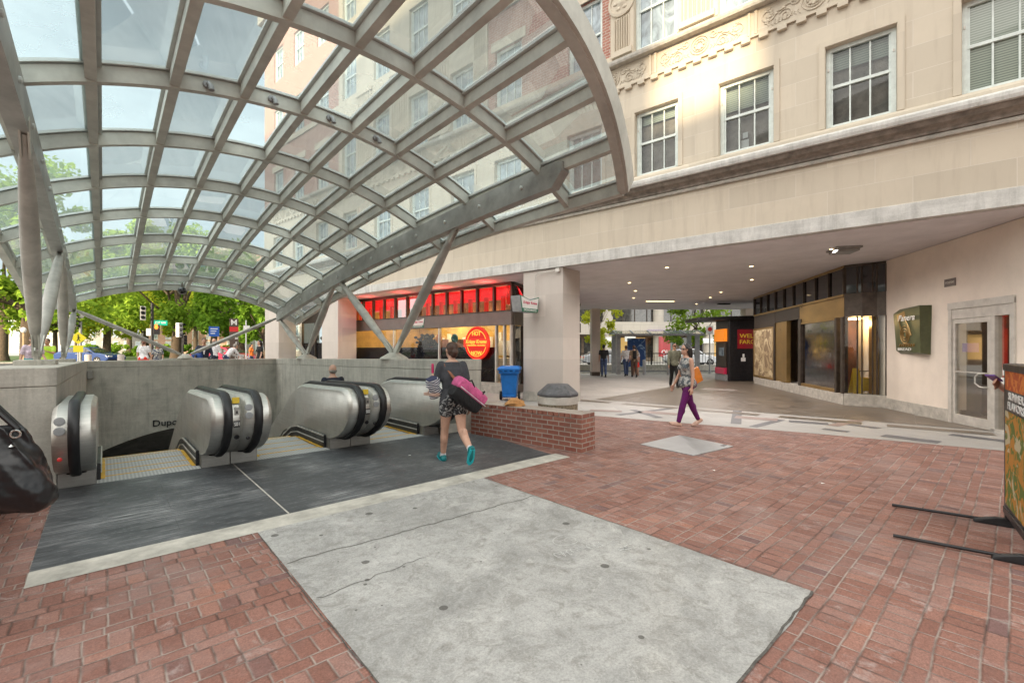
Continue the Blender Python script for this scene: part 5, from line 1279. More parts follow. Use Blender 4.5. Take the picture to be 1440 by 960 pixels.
# ---------------- bronze bank front with corner bay
bk = thing('bank_shop', 'dark bronze and brass bank shop front with a faceted glass corner bay', 'shop', W0, WR)
NB = -.74; D0, D1 = 2.97, 11.0
def bb_(mb, n0, n1, d0, d1, z0, z1, mi=0): mb.box(n0, n1, d0, d1, z0, z1, mi)
m = MB(); bb_(m, NB-.03, -.01, D0, D1, 0, .31); m.build('stone_base', MT['stone_trim'], bk, bevel=.008)
m = MB(); bb_(m, NB, NB+.08, D0, 6.0, 2.42, 2.97); m.build('brass_fascia', MT['gold'], bk, bevel=.01)
m = MB(); bb_(m, NB, NB+.08, 6.0, 8.35, 2.55, 2.97, 1); bb_(m, NB-.004, NB+.08, 8.35, D1, 2.42, 2.97, 1); m.build('bronze_fascia', [MT['gold'], MT['bronze']], bk, bevel=.01)
m = MB(); bb_(m, NB-.03, NB+.06, D0, D1, 2.975, 3.04); bb_(m, NB-.02, NB+.06, D0, D1, 3.75, 3.82); m.build('transom_rail', MT['gold'], bk)
for i in range(10):
    d = D0 + (D1-D0)*i/9; m = MB(); bb_(m, NB-.03, NB+.05, d-.03, d+.03, 3.042, 3.748); m.build('mullion', MT['bronze'], bk)
m = MB(); m.quad((NB+.02,D0,3.04),(NB+.02,D1,3.04),(NB+.02,D1,3.75),(NB+.02,D0,3.75)); m.build('transom_glass', MT['dark_glass'], bk)
for d0, d1, mt in ((D0,3.10,'bronze'),(3.32,3.44,'bronze'),(5.80,6.02,'bronze'),(7.05,7.30,'gold'),(7.30,7.62,'gold'),(8.28,8.42,'bronze')):
    m = MB(); bb_(m, NB-.04, NB+.10, d0, d1, .312, 2.415 if d1 < 6 else 2.54); m.build('post', MT[mt], bk, bevel=.006)
m = MB(); m.quad((NB+.03,3.44,.312),(NB+.03,5.80,.312),(NB+.03,5.80,2.42),(NB+.03,3.44,2.42)); m.build('window', MT['mirrorglass'], bk)
for z0_, z1_ in ((.312,.40),(2.36,2.418)): m = MB(); bb_(m, NB-.03, NB+.06, 3.44, 5.80, z0_, z1_); m.build('window_rail', MT['gold'], bk)
m = MB(); m.quad((NB+.5,6.02,.0),(NB+.5,7.05,.0),(NB+.5,7.05,2.55),(NB+.5,6.02,2.55)); m.quad((NB,6.03,0),(NB+.5,6.03,0),(NB+.5,6.03,2.55),(NB,6.03,2.55)); m.build('recessed_door', MT['dark_glass'], bk)
m = MB(); bb_(m, NB, NB+.04, 7.62, 8.28, .312, 2.54); m.build('brass_panel', MT['gold'], bk)
m = MB(); bb_(m, NB-.02, NB+.03, 8.50, 10.9, .40, 2.36); m.build('mural', MT['mural'], bk); m = MB()
for d0, d1, z0, z1 in ((8.42,8.50,.312,2.415),(10.9,D1,.312,2.415),(8.50,10.9,2.36,2.415),(8.50,10.9,.312,.40)): bb_(m, NB-.04, NB+.04, d0, d1, z0, z1)
m.build('mural_frame', MT['gold'], bk)
# corner bay: three facets from the front face back to the wall
fc = [(NB,D0),(-.50,2.80),(-.42,2.74),(-.22,2.64),(-.14,2.60),(-.002,2.46)]
for (n0, d0), (n1, d1) in zip(fc, fc[1:]):
    L2 = math.hypot(n1-n0, d1-d0)
    m = MB(); m.quad((n0,d0,.33),(n1,d1,.33),(n1,d1,2.42),(n0,d0,2.42)); m.build('bay_pane', MT['shopglass'], bk)
    m = MB(); m.quad((n0,d0,3.04),(n1,d1,3.04),(n1,d1,3.76),(n0,d0,3.76)); m.build('bay_transom', MT['dark_glass'], bk)
    for z0, z1, mi, gr_ in ((0,.33,1,.03),(2.42,3.04,0,.02),(3.76,3.822,0,.02)):
        m = MB()
        m.hexa([(n0-gr_*.4,d0-gr_,z0),(n1-gr_*.4,d1-gr_,z0),(n1+.06,d1+.12,z0),(n0+.06,d0+.12,z0),(n0-gr_*.4,d0-gr_,z1),(n1-gr_*.4,d1-gr_,z1),(n1+.06,d1+.12,z1),(n0+.06,d0+.12,z1)])
        m.build('bay_base' if mi else 'bay_band', MT['stone_trim' if mi else 'bronze'], bk)
for n0, d0 in fc: 
    m = MB(); m.tube([(n0,d0,.33),(n0,d0,2.42)], .02, 8); m.tube([(n0,d0,3.04),(n0,d0,3.76)], .02, 8); m.build('bay_post', MT['bronze'], bk)
m = MB(); m.quad((NB+.1,3.9,0),(1.2,3.9,0),(1.2,3.9,2.9),(NB+.1,3.9,2.9)); m.build('bay_room', MT['darkroom'], bk)
m = MB(); m.box(-.16,-.02,2.75,2.95,.33,2.42); m.build('yellow_panel', MT['gold'], bk)
m = MB(); m.box(-.5,-.2,3.1,3.5,2.36,2.40); m.build('bay_lamp', MT['lampsoft'], bk)
wf = thing('floor_sign', 'yellow folding wet floor sign standing inside the corner bay', 'sign', ww(-.42,3.06,.33), WR)
for sgn in (-1, 1):
    m = MB(); m.hexa([(-.12,sgn*.14-.008,0),(.12,sgn*.14-.008,0),(.12,sgn*.14+.008,0),(-.12,sgn*.14+.008,0),(-.07,sgn*.015-.008,.68),(.07,sgn*.015-.008,.68),(.07,sgn*.015+.008,.68),(-.07,sgn*.015+.008,.68)]); m.build('panel', MT['yellow'], wf, bevel=.006)
bkt = thing('mop_bucket', 'yellow mop bucket beside the wet floor sign behind the bay glass', 'bucket', ww(-.16,3.15,.33), WR)
m = MB(); m.hexa([(-.12,-.12,.06),(.12,-.12,.06),(.12,.12,.06),(-.12,.12,.06),(-.16,-.15,.42),(.16,-.15,.42),(.16,.15,.42),(-.16,.15,.42)]); m.build('tub', MT['yellow'], bkt, bevel=.01)
m = MB(); m.tube([(-.15,0,.42),(-.12,0,.6),(.12,0,.6),(.15,0,.42)], .012, 6); m.build('handle', MT['blackmetal'], bkt)
# ceiling fittings: (x, y) under the slab
k = 0
for x, y in ((4.34,12.75),(7.3,10.38),(6.6,12.55),(4.05,15.7),(4.85,17.9),(5.45,20.4),(8.4,18.3),(8.8,20.2),(9.4,23.2),(7.9,15.0)):
    f_ = MB(); f_.lathe([(.085,-.0005),(.085,-.012),(.06,-.014)], (0,0,0), 18, 0); fo = f_.build('downlight', MT['white']); fo.location = (x, y, 3.829)
    names = ['left of the front row','nearest the camera','middle of the front row','above the pier side','fourth back on the left','fifth back on the left','third back on the right','fourth back on the right','farthest back on the right','second back on the right']
    tag(fo, 'small round recessed downlight in the passage ceiling, ' + names[k], 'downlight', 'downlights in the passage ceiling'); k += 1
    f_ = MB(); f_.lathe([(.05,-.0145),(.045,-.018)], (0,0,0), 16, 0); f_.build('lens', MT['lampsoft'], fo)
f_ = MB(); f_.box(-.7,.7,-.06,.06,-.05,0); fo = f_.build('strip_light', MT['white']); fo.location = (7.0,21.5,3.829); tag(fo, 'long white strip light on the passage ceiling', 'light'); f_ = MB(); f_.box(-.66,.66,-.045,.045,-.056,-.051); f_.build('diffuser', MT['lampsoft'], fo)
f_ = MB(); f_.box(-.30,.30,-.10,.10,-.06,0); f_.box(-.26,.26,-.07,.07,-.066,-.061); fo = f_.build('ceiling_vent', MT['blackmetal']); fo.location = (10.7,23.0,3.829); tag(fo, 'dark slot vent in the passage ceiling near the bank kiosk', 'vent')
f_ = MB(); f_.box(-.26,.26,-.26,.26,-.045,0); f_.box(-.22,.22,-.22,.22,-.10,-.046); fo = f_.build('ceiling_light', MT['steel_dark'], bevel=.01); fo.location = (7.55,10.35,3.829); fo.rotation_euler = (0,0,WR); tag(fo, 'square grey ceiling light at the front right of the passage', 'light')
f_ = MB(); f_.box(-.20,.20,-.20,.20,-.106,-.101); f_.build('lens', MT['paint_gray'], fo)

# ---------------- bank machine kiosk
ak = thing('bank_kiosk', 'black bank machine kiosk with a red sign and overhanging canopy', 'kiosk', (10.3,21.6,0), R(-4))
m = MB(); m.box(0,2.4,0,1.7,.0,3.0); m.build('cabinet', MT['blackmetal'], ak, bevel=.05)
m = MB(); n=14; m.rings([[(-1.5 + 4.2*i/n, y, 3.02 + .10*math.sin(math.pi*i/n*.5) + dz) for i in (range(n+1))] + [(-1.5 + 4.2*i/n, y, 3.02 + .10*math.sin(math.pi*i/n*.5) + dz - .16) for i in range(n,-1,-1)] for y, dz in ((-.12,0),(1.8,0))]); m.build('canopy', MT['blackmetal'], ak)
m = MB(); m.box(-.10,-.003,.15,1.5,.0,.30,0); m.box(-.14,-.003,.25,1.4,.32,.62,1); m.box(-.05,-.003,.25,1.4,.66,1.85,2); m.box(-.16,-.003,.2,1.45,1.9,2.5,3); m.box(-.06,-.003,.5,1.1,1.2,1.6,4); m.build('cash_machine', [MT['paint_gray'], MT['pinkred'], MT['bronze'], MT['orangelit'], MT['window_sky']], ak, bevel=.01)
m = MB(); m.box(.38,1.75,-.03,-.002,1.55,2.46); m.build('red_sign', MT['pinkdark'], ak)
for tx, z in (('WELLS', 2.14),('FARGO', 1.86)): text_obj('sign_lettering', tx, .27, MT['yellow'], ak, (.94,-.034,z), (1,0,0), (0,0,1), .004, width=.92)
m = MB(); m.box(.55,.75,-.02,-.002,.95,1.12); m.box(.62,.7,-.02,-.002,1.13,1.3); m.build('stickers', MT['white'], ak)
# ------------------------------------------------------------------ things on the plaza
# blue wheeled recycling cart
ct = thing('recycling_cart', 'bright blue wheeled recycling cart between the shop window and the stone pier', 'cart', (-.06,13.75,0), R(-6))
m = MB(); m.rings([[(x*.23*k, y*.27*k - .02, z) for x, y in ((-1,-1),(1,-1),(1,1),(-1,1))] for z, k in ((.10,.86),(.80,1.12))]); m.rings([[(x*.30, y*.345 - .02, z) for x, y in ((-1,-1),(1,-1),(1,1),(-1,1))] for z in (.80,.90)]); m.box(-.16,.16,-.345,-.30,.12,.18); m.build('bin_body', MT['bluebin'], ct, bevel=.02)
m = MB(); m.rings([[(x*a_, y*b_ - .03, z) for x, y in ((-1,-1),(1,-1),(1,1),(-1,1))] for z, a_, b_ in ((.905,.335,.38),(.975,.335,.38),(1.03,.25,.30))]); m.build('lid', MT['bluebin'], ct, bevel=.02)
for q in (-.16,0,.16): m = MB(); m.box(q-.03, q+.03, -.425, -.40, .86, .955); m.build('lid_lug', MT['bluebin'], ct)
for sd_ in (-1, 1):
    m = MB(); m.lathe([(.13,-.03),(.135,0),(.13,.03)], (0,0,0), 20, 0, trans(sd_*.275,.0,.135) @ rot('Y', 90)); wo = m.build('wheel', MT['tyre'], ct, True); m = MB(); m.lathe([(.07,-.034),(.05,.036)], (0,0,0), 14, 0, trans(sd_*.275,.0,.135) @ rot('Y', 90)); m.build('hub', MT['paint_gray'], wo)
m = MB(); m.tube([(-.25,-.02,.135),(.25,-.02,.135)], .012, 8); m.tube([(-.22,.36,.93),(.22,.36,.93)], .015, 8); m.build('axle', MT['blackmetal'], ct)
# round litter bin
lb = thing('litter_bin', 'squat pebble concrete litter bin with a slate coloured domed lid behind the brick wall', 'bin', (.80,7.95,0), .2)
m = MB(); m.lathe([(.335,0),(.345,.04),(.345,.60)], (0,0,0), 32); m.build('pebble_body', MT['pebble'], lb, True)
m = MB(); m.lathe([(.35,.602),(.35,.72),(.34,.73)], (0,0,0), 32); m.build('rim_band', MT['alu'], lb, True)
m = MB(); m.lathe([(.365,.735),(.37,.77),(.36,.79),(.20,.925),(.18,.935)], (0,0,0), 10); m.build('lid', MT['lidgrey'], lb, bevel=.008)
# crumpled paper bag on the wall
pbg = MB(); pp = []
for j in range(7):
    ring = []
    for k in range(14):
        a_ = 6.2832*k/14; rr = (.115,.13,.125,.11,.085,.06,.03)[j]*(1 + rnd.uniform(-.18,.18)); ring.append((rr*1.35*math.cos(a_), rr*.8*math.sin(a_), (0,.02,.05,.075,.1,.115,.13)[j] + (rnd.uniform(-.012,.012) if j else 0)))
    pp.append(ring)
pbg.rings(pp); po = pbg.build('paper_bag', MT['paper']); q = Vector((-.05, 7.62, .577)) + Vector((.10,.13,0)); po.location = q; tag(po, 'crumpled brown paper bag lying on top of the brick seat wall', 'paper bag')
# leaf litter / white scraps
for k, (x, y, lab) in enumerate(((3.55,5.2,'tiny white paper scrap on the bricks right of the concrete slab'),(2.55,5.75,'tiny white paper scrap on the bricks below the steel hatch'),(-1.47,6.55,'tiny white paper scrap on the black landing near the walking woman'))):
    m = MB(); m.poly([(-.02,-.012,.0),(.02,-.016,.006),(.026,.01,.0),(-.015,.016,.008)]); o = m.build('paper_scrap', MT['white']); o.location = (x, y, .012); o.rotation_euler = (0,0,k*1.3); tag(o, lab, 'litter')
# sign stand at the right edge
P1 = Vector((4.34,3.95,0)); P2 = Vector((3.74,3.22,0)); d = (P1 - P2).normalized()
ss = thing('sign_stand', 'black pavement sign stand with a food poster on long floor rods', 'sign', P2, math.atan2(d.y, d.x)); LL = (P1 - P2).length
# local x from near to far, +y = towards the camera's left
m = MB(); m.box(-.02,.03,-.045,.045,.06,1.42); m.box(LL-.03,LL+.02,-.045,.045,.06,1.42); m.box(.03,LL-.03,-.06,.06,1.36,1.42); m.box(.03,LL-.03,-.06,.06,.13,.19); m.build('frame', MT['blackmetal'], ss, bevel=.006)
for sgn in (1, -1):
    y = .045*sgn
    m = MB(); m.quad((.03,y,.19),(LL-.03,y,.19),(LL-.03,y,1.38),(.03,y,1.38)); po_ = m.build('poster', MT['signboard'], ss)
    m = MB(); y2 = y + .004*sgn; m.quad((.06,y2,.22),(LL-.06,y2,.22),(LL-.06,y2,1.02),(.06,y2,1.02), 0); m.quad((.06,y2,1.20),(LL-.06,y2,1.20),(LL-.06,y2,1.36),(.06,y2,1.36), 1); m.build('food_picture', [MT['food'], MT['foodred']], po_)
    rt = (-1,0,0) if sgn > 0 else (1,0,0)
    text_obj('poster_lettering', 'SUMMER', .09, MT['white'], po_, (LL/2, y + .005*sgn, 1.15), rt, (0,0,1), .002, width=.55)
    text_obj('poster_lettering', 'FLAVORS', .09, MT['white'], po_, (LL/2, y + .005*sgn, 1.07), rt, (0,0,1), .002, width=.6)
for x in (.0, LL):
    m = MB(); m.rings([[(x + a_*.034, y, z) for a_, z in ((-1,.0),(1,.0),(.7,h_),(-.7,h_))] for y, h_ in ((-.24,.03),(-.10,.07),(.10,.07),(.24,.03))]); m.build('foot', MT['black'], ss, bevel=.008)
    for e_ in (1, -1): m = MB(); m.tube([(x,.19*e_,.032),(x,.80*e_,.022)], .014, 10); m.build('floor_rod', MT['blackmetal'], ss)

# ------------------------------------------------------------------ people near the camera
w1 = person('woman in charcoal T-shirt, printed shorts and teal trainers walking away', (-.80,6.18,0), (-.42,.90), 1.665, True, 'skin1', 'hairbrown', 'bun', ('charcoal','short',.49,.01), ('shorts','short'), 'tealshoe', (16,4), (-17,44), (12,9,104,10), (-14,7,12), 6, 12, -4, .0085, 'whitecloth')
def hand_of(info, k):
    sd, s0, el, wr, fdv, ud = info['arms'][k]
    return [info['M'] @ v for v in (s0, el, wr)] + [info['M'].to_3x3() @ fdv]
s0, el, wr, fd = hand_of(w1, 0)
ph = thing('mobile_phone', 'phone in a magenta case held up by the woman in printed shorts', 'phone', wr + fd*.09 + Vector((0,0,.02)), math.atan2(.9,-.42) - math.pi/2)
m = MB(); m.box(-.012,.012,-.035,.035,-.01,.13); m.build('case', MT['phonepink'], ph, bevel=.008); m = MB(); m.box(.0125,.014,-.03,.03,0,.12); m.build('screen', MT['dark_glass'], ph)
# pink and black duffel on her right hip
bgc = w1['M'] @ Vector((.11,-.245,.93)); db = thing('duffel_bag', 'pink and black nylon duffel bag slung behind the woman in shorts', 'bag', bgc, w1['rz'])
def pillow(mb, sx, sy, sz, M, n=20, e=.55, mi=0, z0=-1, z1=1):
    rs = []
    for j in range(n + 1):
        f = -1 + 2*j/n; k = (1 - abs(f)**4)**.5*.30 + .70 if abs(f) < .999 else .55
        rs.append([(sx*f, sy*k*math.copysign(abs(math.cos(a_))**e, math.cos(a_)), sz*k*math.copysign(abs(math.sin(a_))**e, math.sin(a_))) for a_ in [6.2832*i/24 for i in range(24)]])
    mb.rings(rs, mi, True, M)
MB_ = rot('Y', 38) @ rot('Z', 8) @ Matrix.Scale(1.05, 4)
m = MB(); pillow(m, .235, .125, .135, MB_); m.build('bag_body', MT['blackcloth'], db, True)
m = MB(); pillow(m, .245, .13, .085, MB_ @ trans(-.006,-.004,.065)); m.build('pink_top', MT['pink'], db, True)
m = MB(); m.tube([MB_ @ Vector((x,-.128,.025)) for x in (-.2,-.1,0,.1,.2,.235)], .006, 6); m.build('white_piping', MT['whitecloth'], db)
for k in (-1,1): m = MB(); m.tube([MB_ @ Vector((.13*k - .02, -.07, .12)), MB_ @ Vector((.12*k, -.11, .17)), MB_ @ Vector((.08*k + .03, -.12, .13)), MB_ @ Vector((.08*k + .05, -.125, .06))], .011, 6, 0, .5); m.build('carry_handle', MT['blackcloth'], db)
sh = w1['M'].inverted(); TT = w1['TT']; Hh = w1['H']
sm_ = [TT(-.105*1, .075, .76*Hh), TT(-.115, .03, .83*Hh), TT(-.115, -.05, .815*Hh), TT(-.06, -.115, .74*Hh), TT(.02, -.14, .66*Hh), Vector((.03,-.2,1.05))]
m = MB(); m.tube([q - Vector((.11,-.245,.93)) for q in sm_], .022, 8, 0, .25); m.build('shoulder_strap', MT['tanleather'], db)
# striped cloth and sandals under her arm
cl = thing('striped_cloth', 'bundle of navy and white striped cloth under the left arm of the woman in shorts', 'cloth', w1['M'] @ Vector((-.235,.07,1.0)), w1['rz'])
m = MB(); m.rings([[((.085+.02*math.sin(j*1.7+k))*math.cos(6.2832*k/14), (.075+.015*math.cos(j*2.3+k*2))*math.sin(6.2832*k/14) , -.10+.045*j) for k in range(14)] for j in range(7)]); o = m.build('bundle', MT['stripecloth'], cl, True); o.rotation_euler = (.3,-.35,0)
sn = thing('sandals', 'pair of beige sandals tucked below the striped cloth bundle', 'sandals', w1['M'] @ Vector((-.27,.09,.915)), w1['rz'] + .4)
for k in (0,1): m = MB(); m.rings([[(x*.04, y, z + .02*k) for x, z in ((-1,0),(1,0),(1,.018),(-1,.018))] for y in (-.12,-.04,.05,.13)]); m.tube([(-.04,.03,.02*k+.02),(0,.06,.02*k+.06),(.04,.03,.02*k+.02)], .009, 6); m.build('sandal', MT['nude'], sn, bevel=.006)

w2 = person('woman in purple leggings and a grey leaf print top walking left past the passage', (3.46,8.98,0), (-.98,-.18), 1.635, True, 'skin1', 'hairblack', 'long', ('top','none',.47,.035), ('purple','tight'), 'nude', (20,4), (-17,10), (-3,7,10), (6,10,20), 2, 6, 0, .0085, glasses=True)
ob = thing('tote_bag', 'orange leather tote bag on the back of the woman in purple leggings', 'bag', w2['M'] @ Vector((.16,-.20,.96)), w2['rz'])
m = MB(); m.rings([[(x*.055*k, y*.19*k2, z) for x, y in ((-1,-1),(1,-1),(1,1),(-1,1))] for z, k, k2 in ((-.14,1.0,.86),(-.13,1.15,.9),(.0,1.1,1.0),(.15,.5,1.12))]); o = m.build('bag_body', MT['orangebag'], ob, True, bevel=.012); o.rotation_euler = (R(-26),0,0)
m = MB(); m.tube([(0,.12,.12),(-.02,.20,.34),(-.03,.20,.44),(-.03,.14,.42),(0,-.05,.20)], .011, 8); m.build('strap', MT['orangebag'], ob)

# man in a suit riding down
mn = person('balding man in a navy suit riding down the right escalator with his back turned', cw(-1.25,3.05,-.535), (-.668,.744), 1.745, False, 'skin1', 'hairgrey', 'bald', ('navy','long',.46,.015), ('navy','long'), 'blackcloth', (3,3), (2,3), (10,8,40), (6,8,30), 4, 8, -8, .011, jacket='jacket')
sbg = thing('shoulder_bag', 'black shoulder bag on the right side of the man in the navy suit', 'bag', mn['M'] @ Vector((.27,-.03,.95)), mn['rz'])
m = MB(); pillow(m, .17,.06,.14, rot('Z',90)); m.build('bag_body', MT['blackcloth'], sbg, True); m = MB(); m.tube([(-.02,.10,.10),(-.10,.08,.46),(-.11,-.02,.52),(-.10,-.12,.42),(-.02,-.10,.10)], .014, 6, 0, .4); m.build('strap', MT['blackcloth'], sbg)

# person at the left edge with the big bag, only the elbow and bag reach into the picture
pl = person('person in black, mostly cut off by the left edge, carrying a glossy black bag', (-3.02,2.36,0), (.12,.99), 1.72, True, 'skin1', 'hairbrown', 'long', ('blackcloth','long',.48,.02), ('blackcloth','long'), 'blackcloth', (1,1), (1,2), (0,5,8), (-15,30,15), 6, 0, 0, .011)
lbag = thing('leather_bag', 'large glossy black leather shoulder bag with a silver ring at the left edge', 'bag', (-2.45,2.14,1.00), R(25)); lbag.scale = (.92,.92,.92)
m = MB()
rs = []
for j in range(15):
    f = j/14; z = -.25 + .45*f
    ax = (.20,.235,.245,.245,.24,.232,.222,.21,.198,.185,.172,.158,.145,.132,.12)[j]; ay = (.05,.085,.105,.115,.118,.117,.112,.106,.098,.088,.078,.066,.055,.044,.034)[j]
    rs.append([(ax*math.copysign(abs(math.cos(a_))**.75, math.cos(a_)) + .012*math.sin(a_*5 + f*9), ay*math.copysign(abs(math.sin(a_))**.75, math.sin(a_)) + .010*math.sin(a_*7 + f*13) , z + .012*math.sin(a_*3)) for a_ in [6.2832*i/40 for i in range(40)]])
m.rings(rs); o = m.build('bag_body', MT['leatherbag'], lbag, True); o.modifiers.new('s','SUBSURF').levels = 1; o.modifiers['s'].render_levels = 2
tx = bpy.data.textures.new('creases', 'CLOUDS'); tx.noise_scale = .10; dm = o.modifiers.new('d','DISPLACE'); dm.texture = tx; dm.strength = .035; dm.mid_level = .5
m = MB(); m.tube([(.11,-.02,.18),(.02,-.03,.30),(-.10,-.03,.36),(-.16,-.01,.30),(-.12,0,.18)], .013, 8); m.tube([(.10,.03,.18),(.0,.05,.30),(-.10,.04,.35),(-.15,.03,.29),(-.11,.03,.18)], .013, 8); m.build('strap', MT['leatherbag'], lbag, True)
m = MB(); m.tube([(.11+.019*math.cos(a_), -.045, .16+.019*math.sin(a_)) for a_ in [6.2832*i/16 for i in range(17)]], .005, 6); m.lathe([(.012,0),(.0,.012)], (.10,-.06,.10), 10); m.build('silver_ring', MT['silverclasp'], lbag)
# person behind the sign stand, only the hand with the phone shows
pr = person('person behind the sign stand at the right edge holding a phone out', (4.78,4.02,0), (-.95,-.30), 1.66, True, 'skin1', 'hairblack', 'long', ('blackcloth','short',.48,.02), ('bluecloth','long'), 'blackcloth', (4,4), (-3,5), (5,8,10), (40,2,72,6), 2, 0, -14, .009)
s0, el, wr, fd = hand_of(pr, 1)
ph = thing('mobile_phone', 'phone in a purple case in the hand at the right edge of the picture', 'phone', wr + fd*.10 + Vector((0,0,.025)), pr['rz']); m = MB(); m.box(-.036,.036,-.055,.075,-.005,.007); o = m.build('case', MT['phonepurple'], ph, bevel=.006); o.rotation_euler = (R(25),0,0); m = MB(); m.box(-.032,.032,-.05,.07,.0075,.009); m.build('screen', MT['dark_glass'], o)

# ------------------------------------------------------------------ people in and beyond the passage
person('man in a black T-shirt and jeans walking away at the far left of the passage', (5.0,24.8,0), (.15,.98), 1.74, False, 'skin3', 'hairblack', 'short', ('blackcloth','short',.48,.015), ('bluecloth','long'), 'blackcloth', (10,5), (-10,14), (-12,8,12), (12,8,12), 2, 0, 0, .014, hands=False)
bp = person('walker in a tan top wearing a black backpack at the far end of the passage', (6.6,24.6,0), (.1,.99), 1.72, True, 'skin1', 'hairbrown', 'bun', ('tan','short',.45,.02), ('brownpants','long'), 'blackcloth', (8,5), (-12,12), (-5,12,30), (5,12,30), 3, 0, 0, .014, hands=False)
bk_ = thing('backpack', 'black backpack on the walker in the tan top', 'bag', bp['M'] @ Vector((0,-.20,1.22)), bp['rz']); m = MB(); pillow(m, .23,.16,.10, rot('Y',90)); o = m.build('bag_body', MT['blackcloth'], bk_, True)
for s_ in (-1,1): m = MB(); m.tube([(s_*.10,.08,.18),(s_*.12,.20,.20),(s_*.12,.30,.08),(s_*.11,.28,-.10)], .022, 6, 0, .4); m.build('strap', MT['blackcloth'], bk_)
person('companion in white shirt and light jeans half hidden by the backpack wearer', (6.42,25.6,0), (.05,.99), 1.70, False, 'skin1', 'hairbrown', 'short', ('whitecloth','short',.47,.02), ('bluecloth','long'), 'blackcloth', (-10,10), (10,4), (8,10,12), (-8,10,12), 2, 0, 0, .016, hands=False)
person('small walker in a red patterned skirt just right of the backpack wearer', (7.02,25.8,0), (-.05,.99), 1.58, True, 'skin2', 'hairblack', 'long', ('whitecloth','short',.5,.02), ('redcloth','skirt',.22), 'nude', (8,4), (-8,10), (5,10,15), (-5,10,15), 2, 0, 0, .016, hands=False)
person('man in olive shirt, black trousers and sunglasses walking towards the plaza', (6.42,18.0,0), (-.10,-.99), 1.745, False, 'skin2', 'hairblack', 'short', ('khaki','long',.48,.012), ('blackcloth','long'), 'blackcloth', (13,6), (-10,16), (-8,8,12), (10,8,14), 1, 0, 0, .012, glasses=True)

# ------------------------------------------------------------------ people beyond the stairwell
def on_ray(px, Y): return ((px - 720)/640*Y, Y)
def far(label, px, Y, face, H, *a, **k):
    x, y = on_ray(px, Y); return person(label, (x, y, zg(x, y)), face, H, *a, vox=.016, hands=False, **k)
far('woman in a white blouse and bright red shorts walking beyond the end wall', 202, 19.0, (-.3,.95), 1.66, True, 'skin1', 'hairred', 'tail', ('whitecloth','short',.5,.03), ('redcloth','short'), 'blackcloth', (8,4), (-8,10), (0,12,20), (0,12,20))
far('dark haired woman in a spotted dress near the red shorts', 222, 19.8, (.2,-.97), 1.52, True, 'skin2', 'hairblack', 'long', ('dressprint','short',.5,.03), ('dressprint','skirt',.25), 'nude', (4,4), (-4,6), (0,12,20), (0,12,40))
ms = far('bearded man in a navy suit and white shirt looking back beyond the end wall', 287, 18.6, (.55,-.83), 1.80, False, 'skin2', 'hairblack', 'short', ('navy','long',.46,.02), ('navy','long'), 'blackcloth', (4,4), (-4,6), (10,12,30), (5,12,60), jacket='jacket')
m = MB(); m.rings([[(x, y, z) for x, y in ((-.05*k,.125),(.05*k,.125),(.05*k,.16),(-.05*k,.16))] for z, k in ((1.16,.3),(1.46,1.1))]); m.build('shirt_front', MT['whitecloth'], ms['root'])
bgb = thing('shoulder_bag', 'big blue shoulder bag hanging beside the bearded man in the suit', 'bag', (*on_ray(277, 18.4), 1.20), 0); m = MB(); pillow(m,.20,.09,.17, Matrix.Identity(4)); m.build('bag_body', MT['bluebag'], bgb, True); m = MB(); m.tube([(-.12,0,.14),(-.05,.03,.40),(.16,.12,.46),(.14,.02,.14)], .018, 6); m.build('strap', MT['bluebag'], bgb)
far('person in a white shirt stooping beside the suited man', 318, 21.0, (.5,.85), 1.66, False, 'skin1', 'hairgrey', 'short', ('whitecloth','long',.48,.02), ('bluecloth','long'), 'blackcloth', (10,4), (-6,8), (30,10,40), (30,10,40), lean=38)
far('man in a pale shirt seen from behind, left of the brown pylon', 353-54+2, 20.5, (.1,.99), 1.74, False, 'skin1', 'hairgrey', 'bald', ('whitecloth','long',.48,.02), ('navy','long'), 'blackcloth', (4,4), (-4,6), (10,14,60,20), (10,14,60,20), nod=-20)
far('woman with long black hair in a black dress standing by the outer stone pier', 366, 21.2, (-.6,-.8), 1.68, True, 'skin1', 'hairblack', 'long', ('blackcloth','short',.5,.02), ('blackcloth','skirt',.2), 'blackcloth', (3,3), (-3,5), (4,8,15), (4,8,15))
far('walker in an orange top and jeans to the right of the brown pylon', 353, 30.0, (.9,.2), 1.62, True, 'skin2', 'hairblack', 'tail', ('orangecloth','short',.48,.02), ('bluecloth','long'), 'blackcloth', (14,5), (-12,14), (12,8,15), (-12,8,15))
far('worker in a fluorescent yellow green shirt standing behind the left struts', 67, 16.5, (.4,-.9), 1.66, False, 'skin2', 'hairblack', 'short', ('hivis','short',.46,.03), ('bluecloth','long'), 'blackcloth', (3,3), (-3,4), (40,10,70,30), (40,10,70,30))
# planter ledge with the seated woman
lp_ = on_ray(22, 13.0)
pd = thing('planter_ledge', 'dark panelled stone planter ledge at the far left', 'planter', (-14.9,13.2,zg(-14.9,13.2)), R(-6))
m = MB(); m.box(-3.0,1.35,-.35,.55,0,.92); m.build('planter_wall', MT['blackmetal'], pd, bevel=.01); m = MB(); m.box(-3.05,1.4,-.42,.62,.922,1.02); m.build('ledge_top', MT['stone_trim'], pd, bevel=.012)
sw = person('woman in a pale top and teal skirt sitting on the dark planter ledge', (-14.2,13.45,0), (.86,-.5), 1.66, True, 'skin1', 'hairbrown', 'tail', ('lilac','short',.5,.02), ('teal','skirt',.12), 'nude', (78,72), (80,66), (18,10,35), (-14,10,12), lean=10, sit=True, seat_z=zg(-14.2,13.45) + 1.02, vox=.014, hands=False)
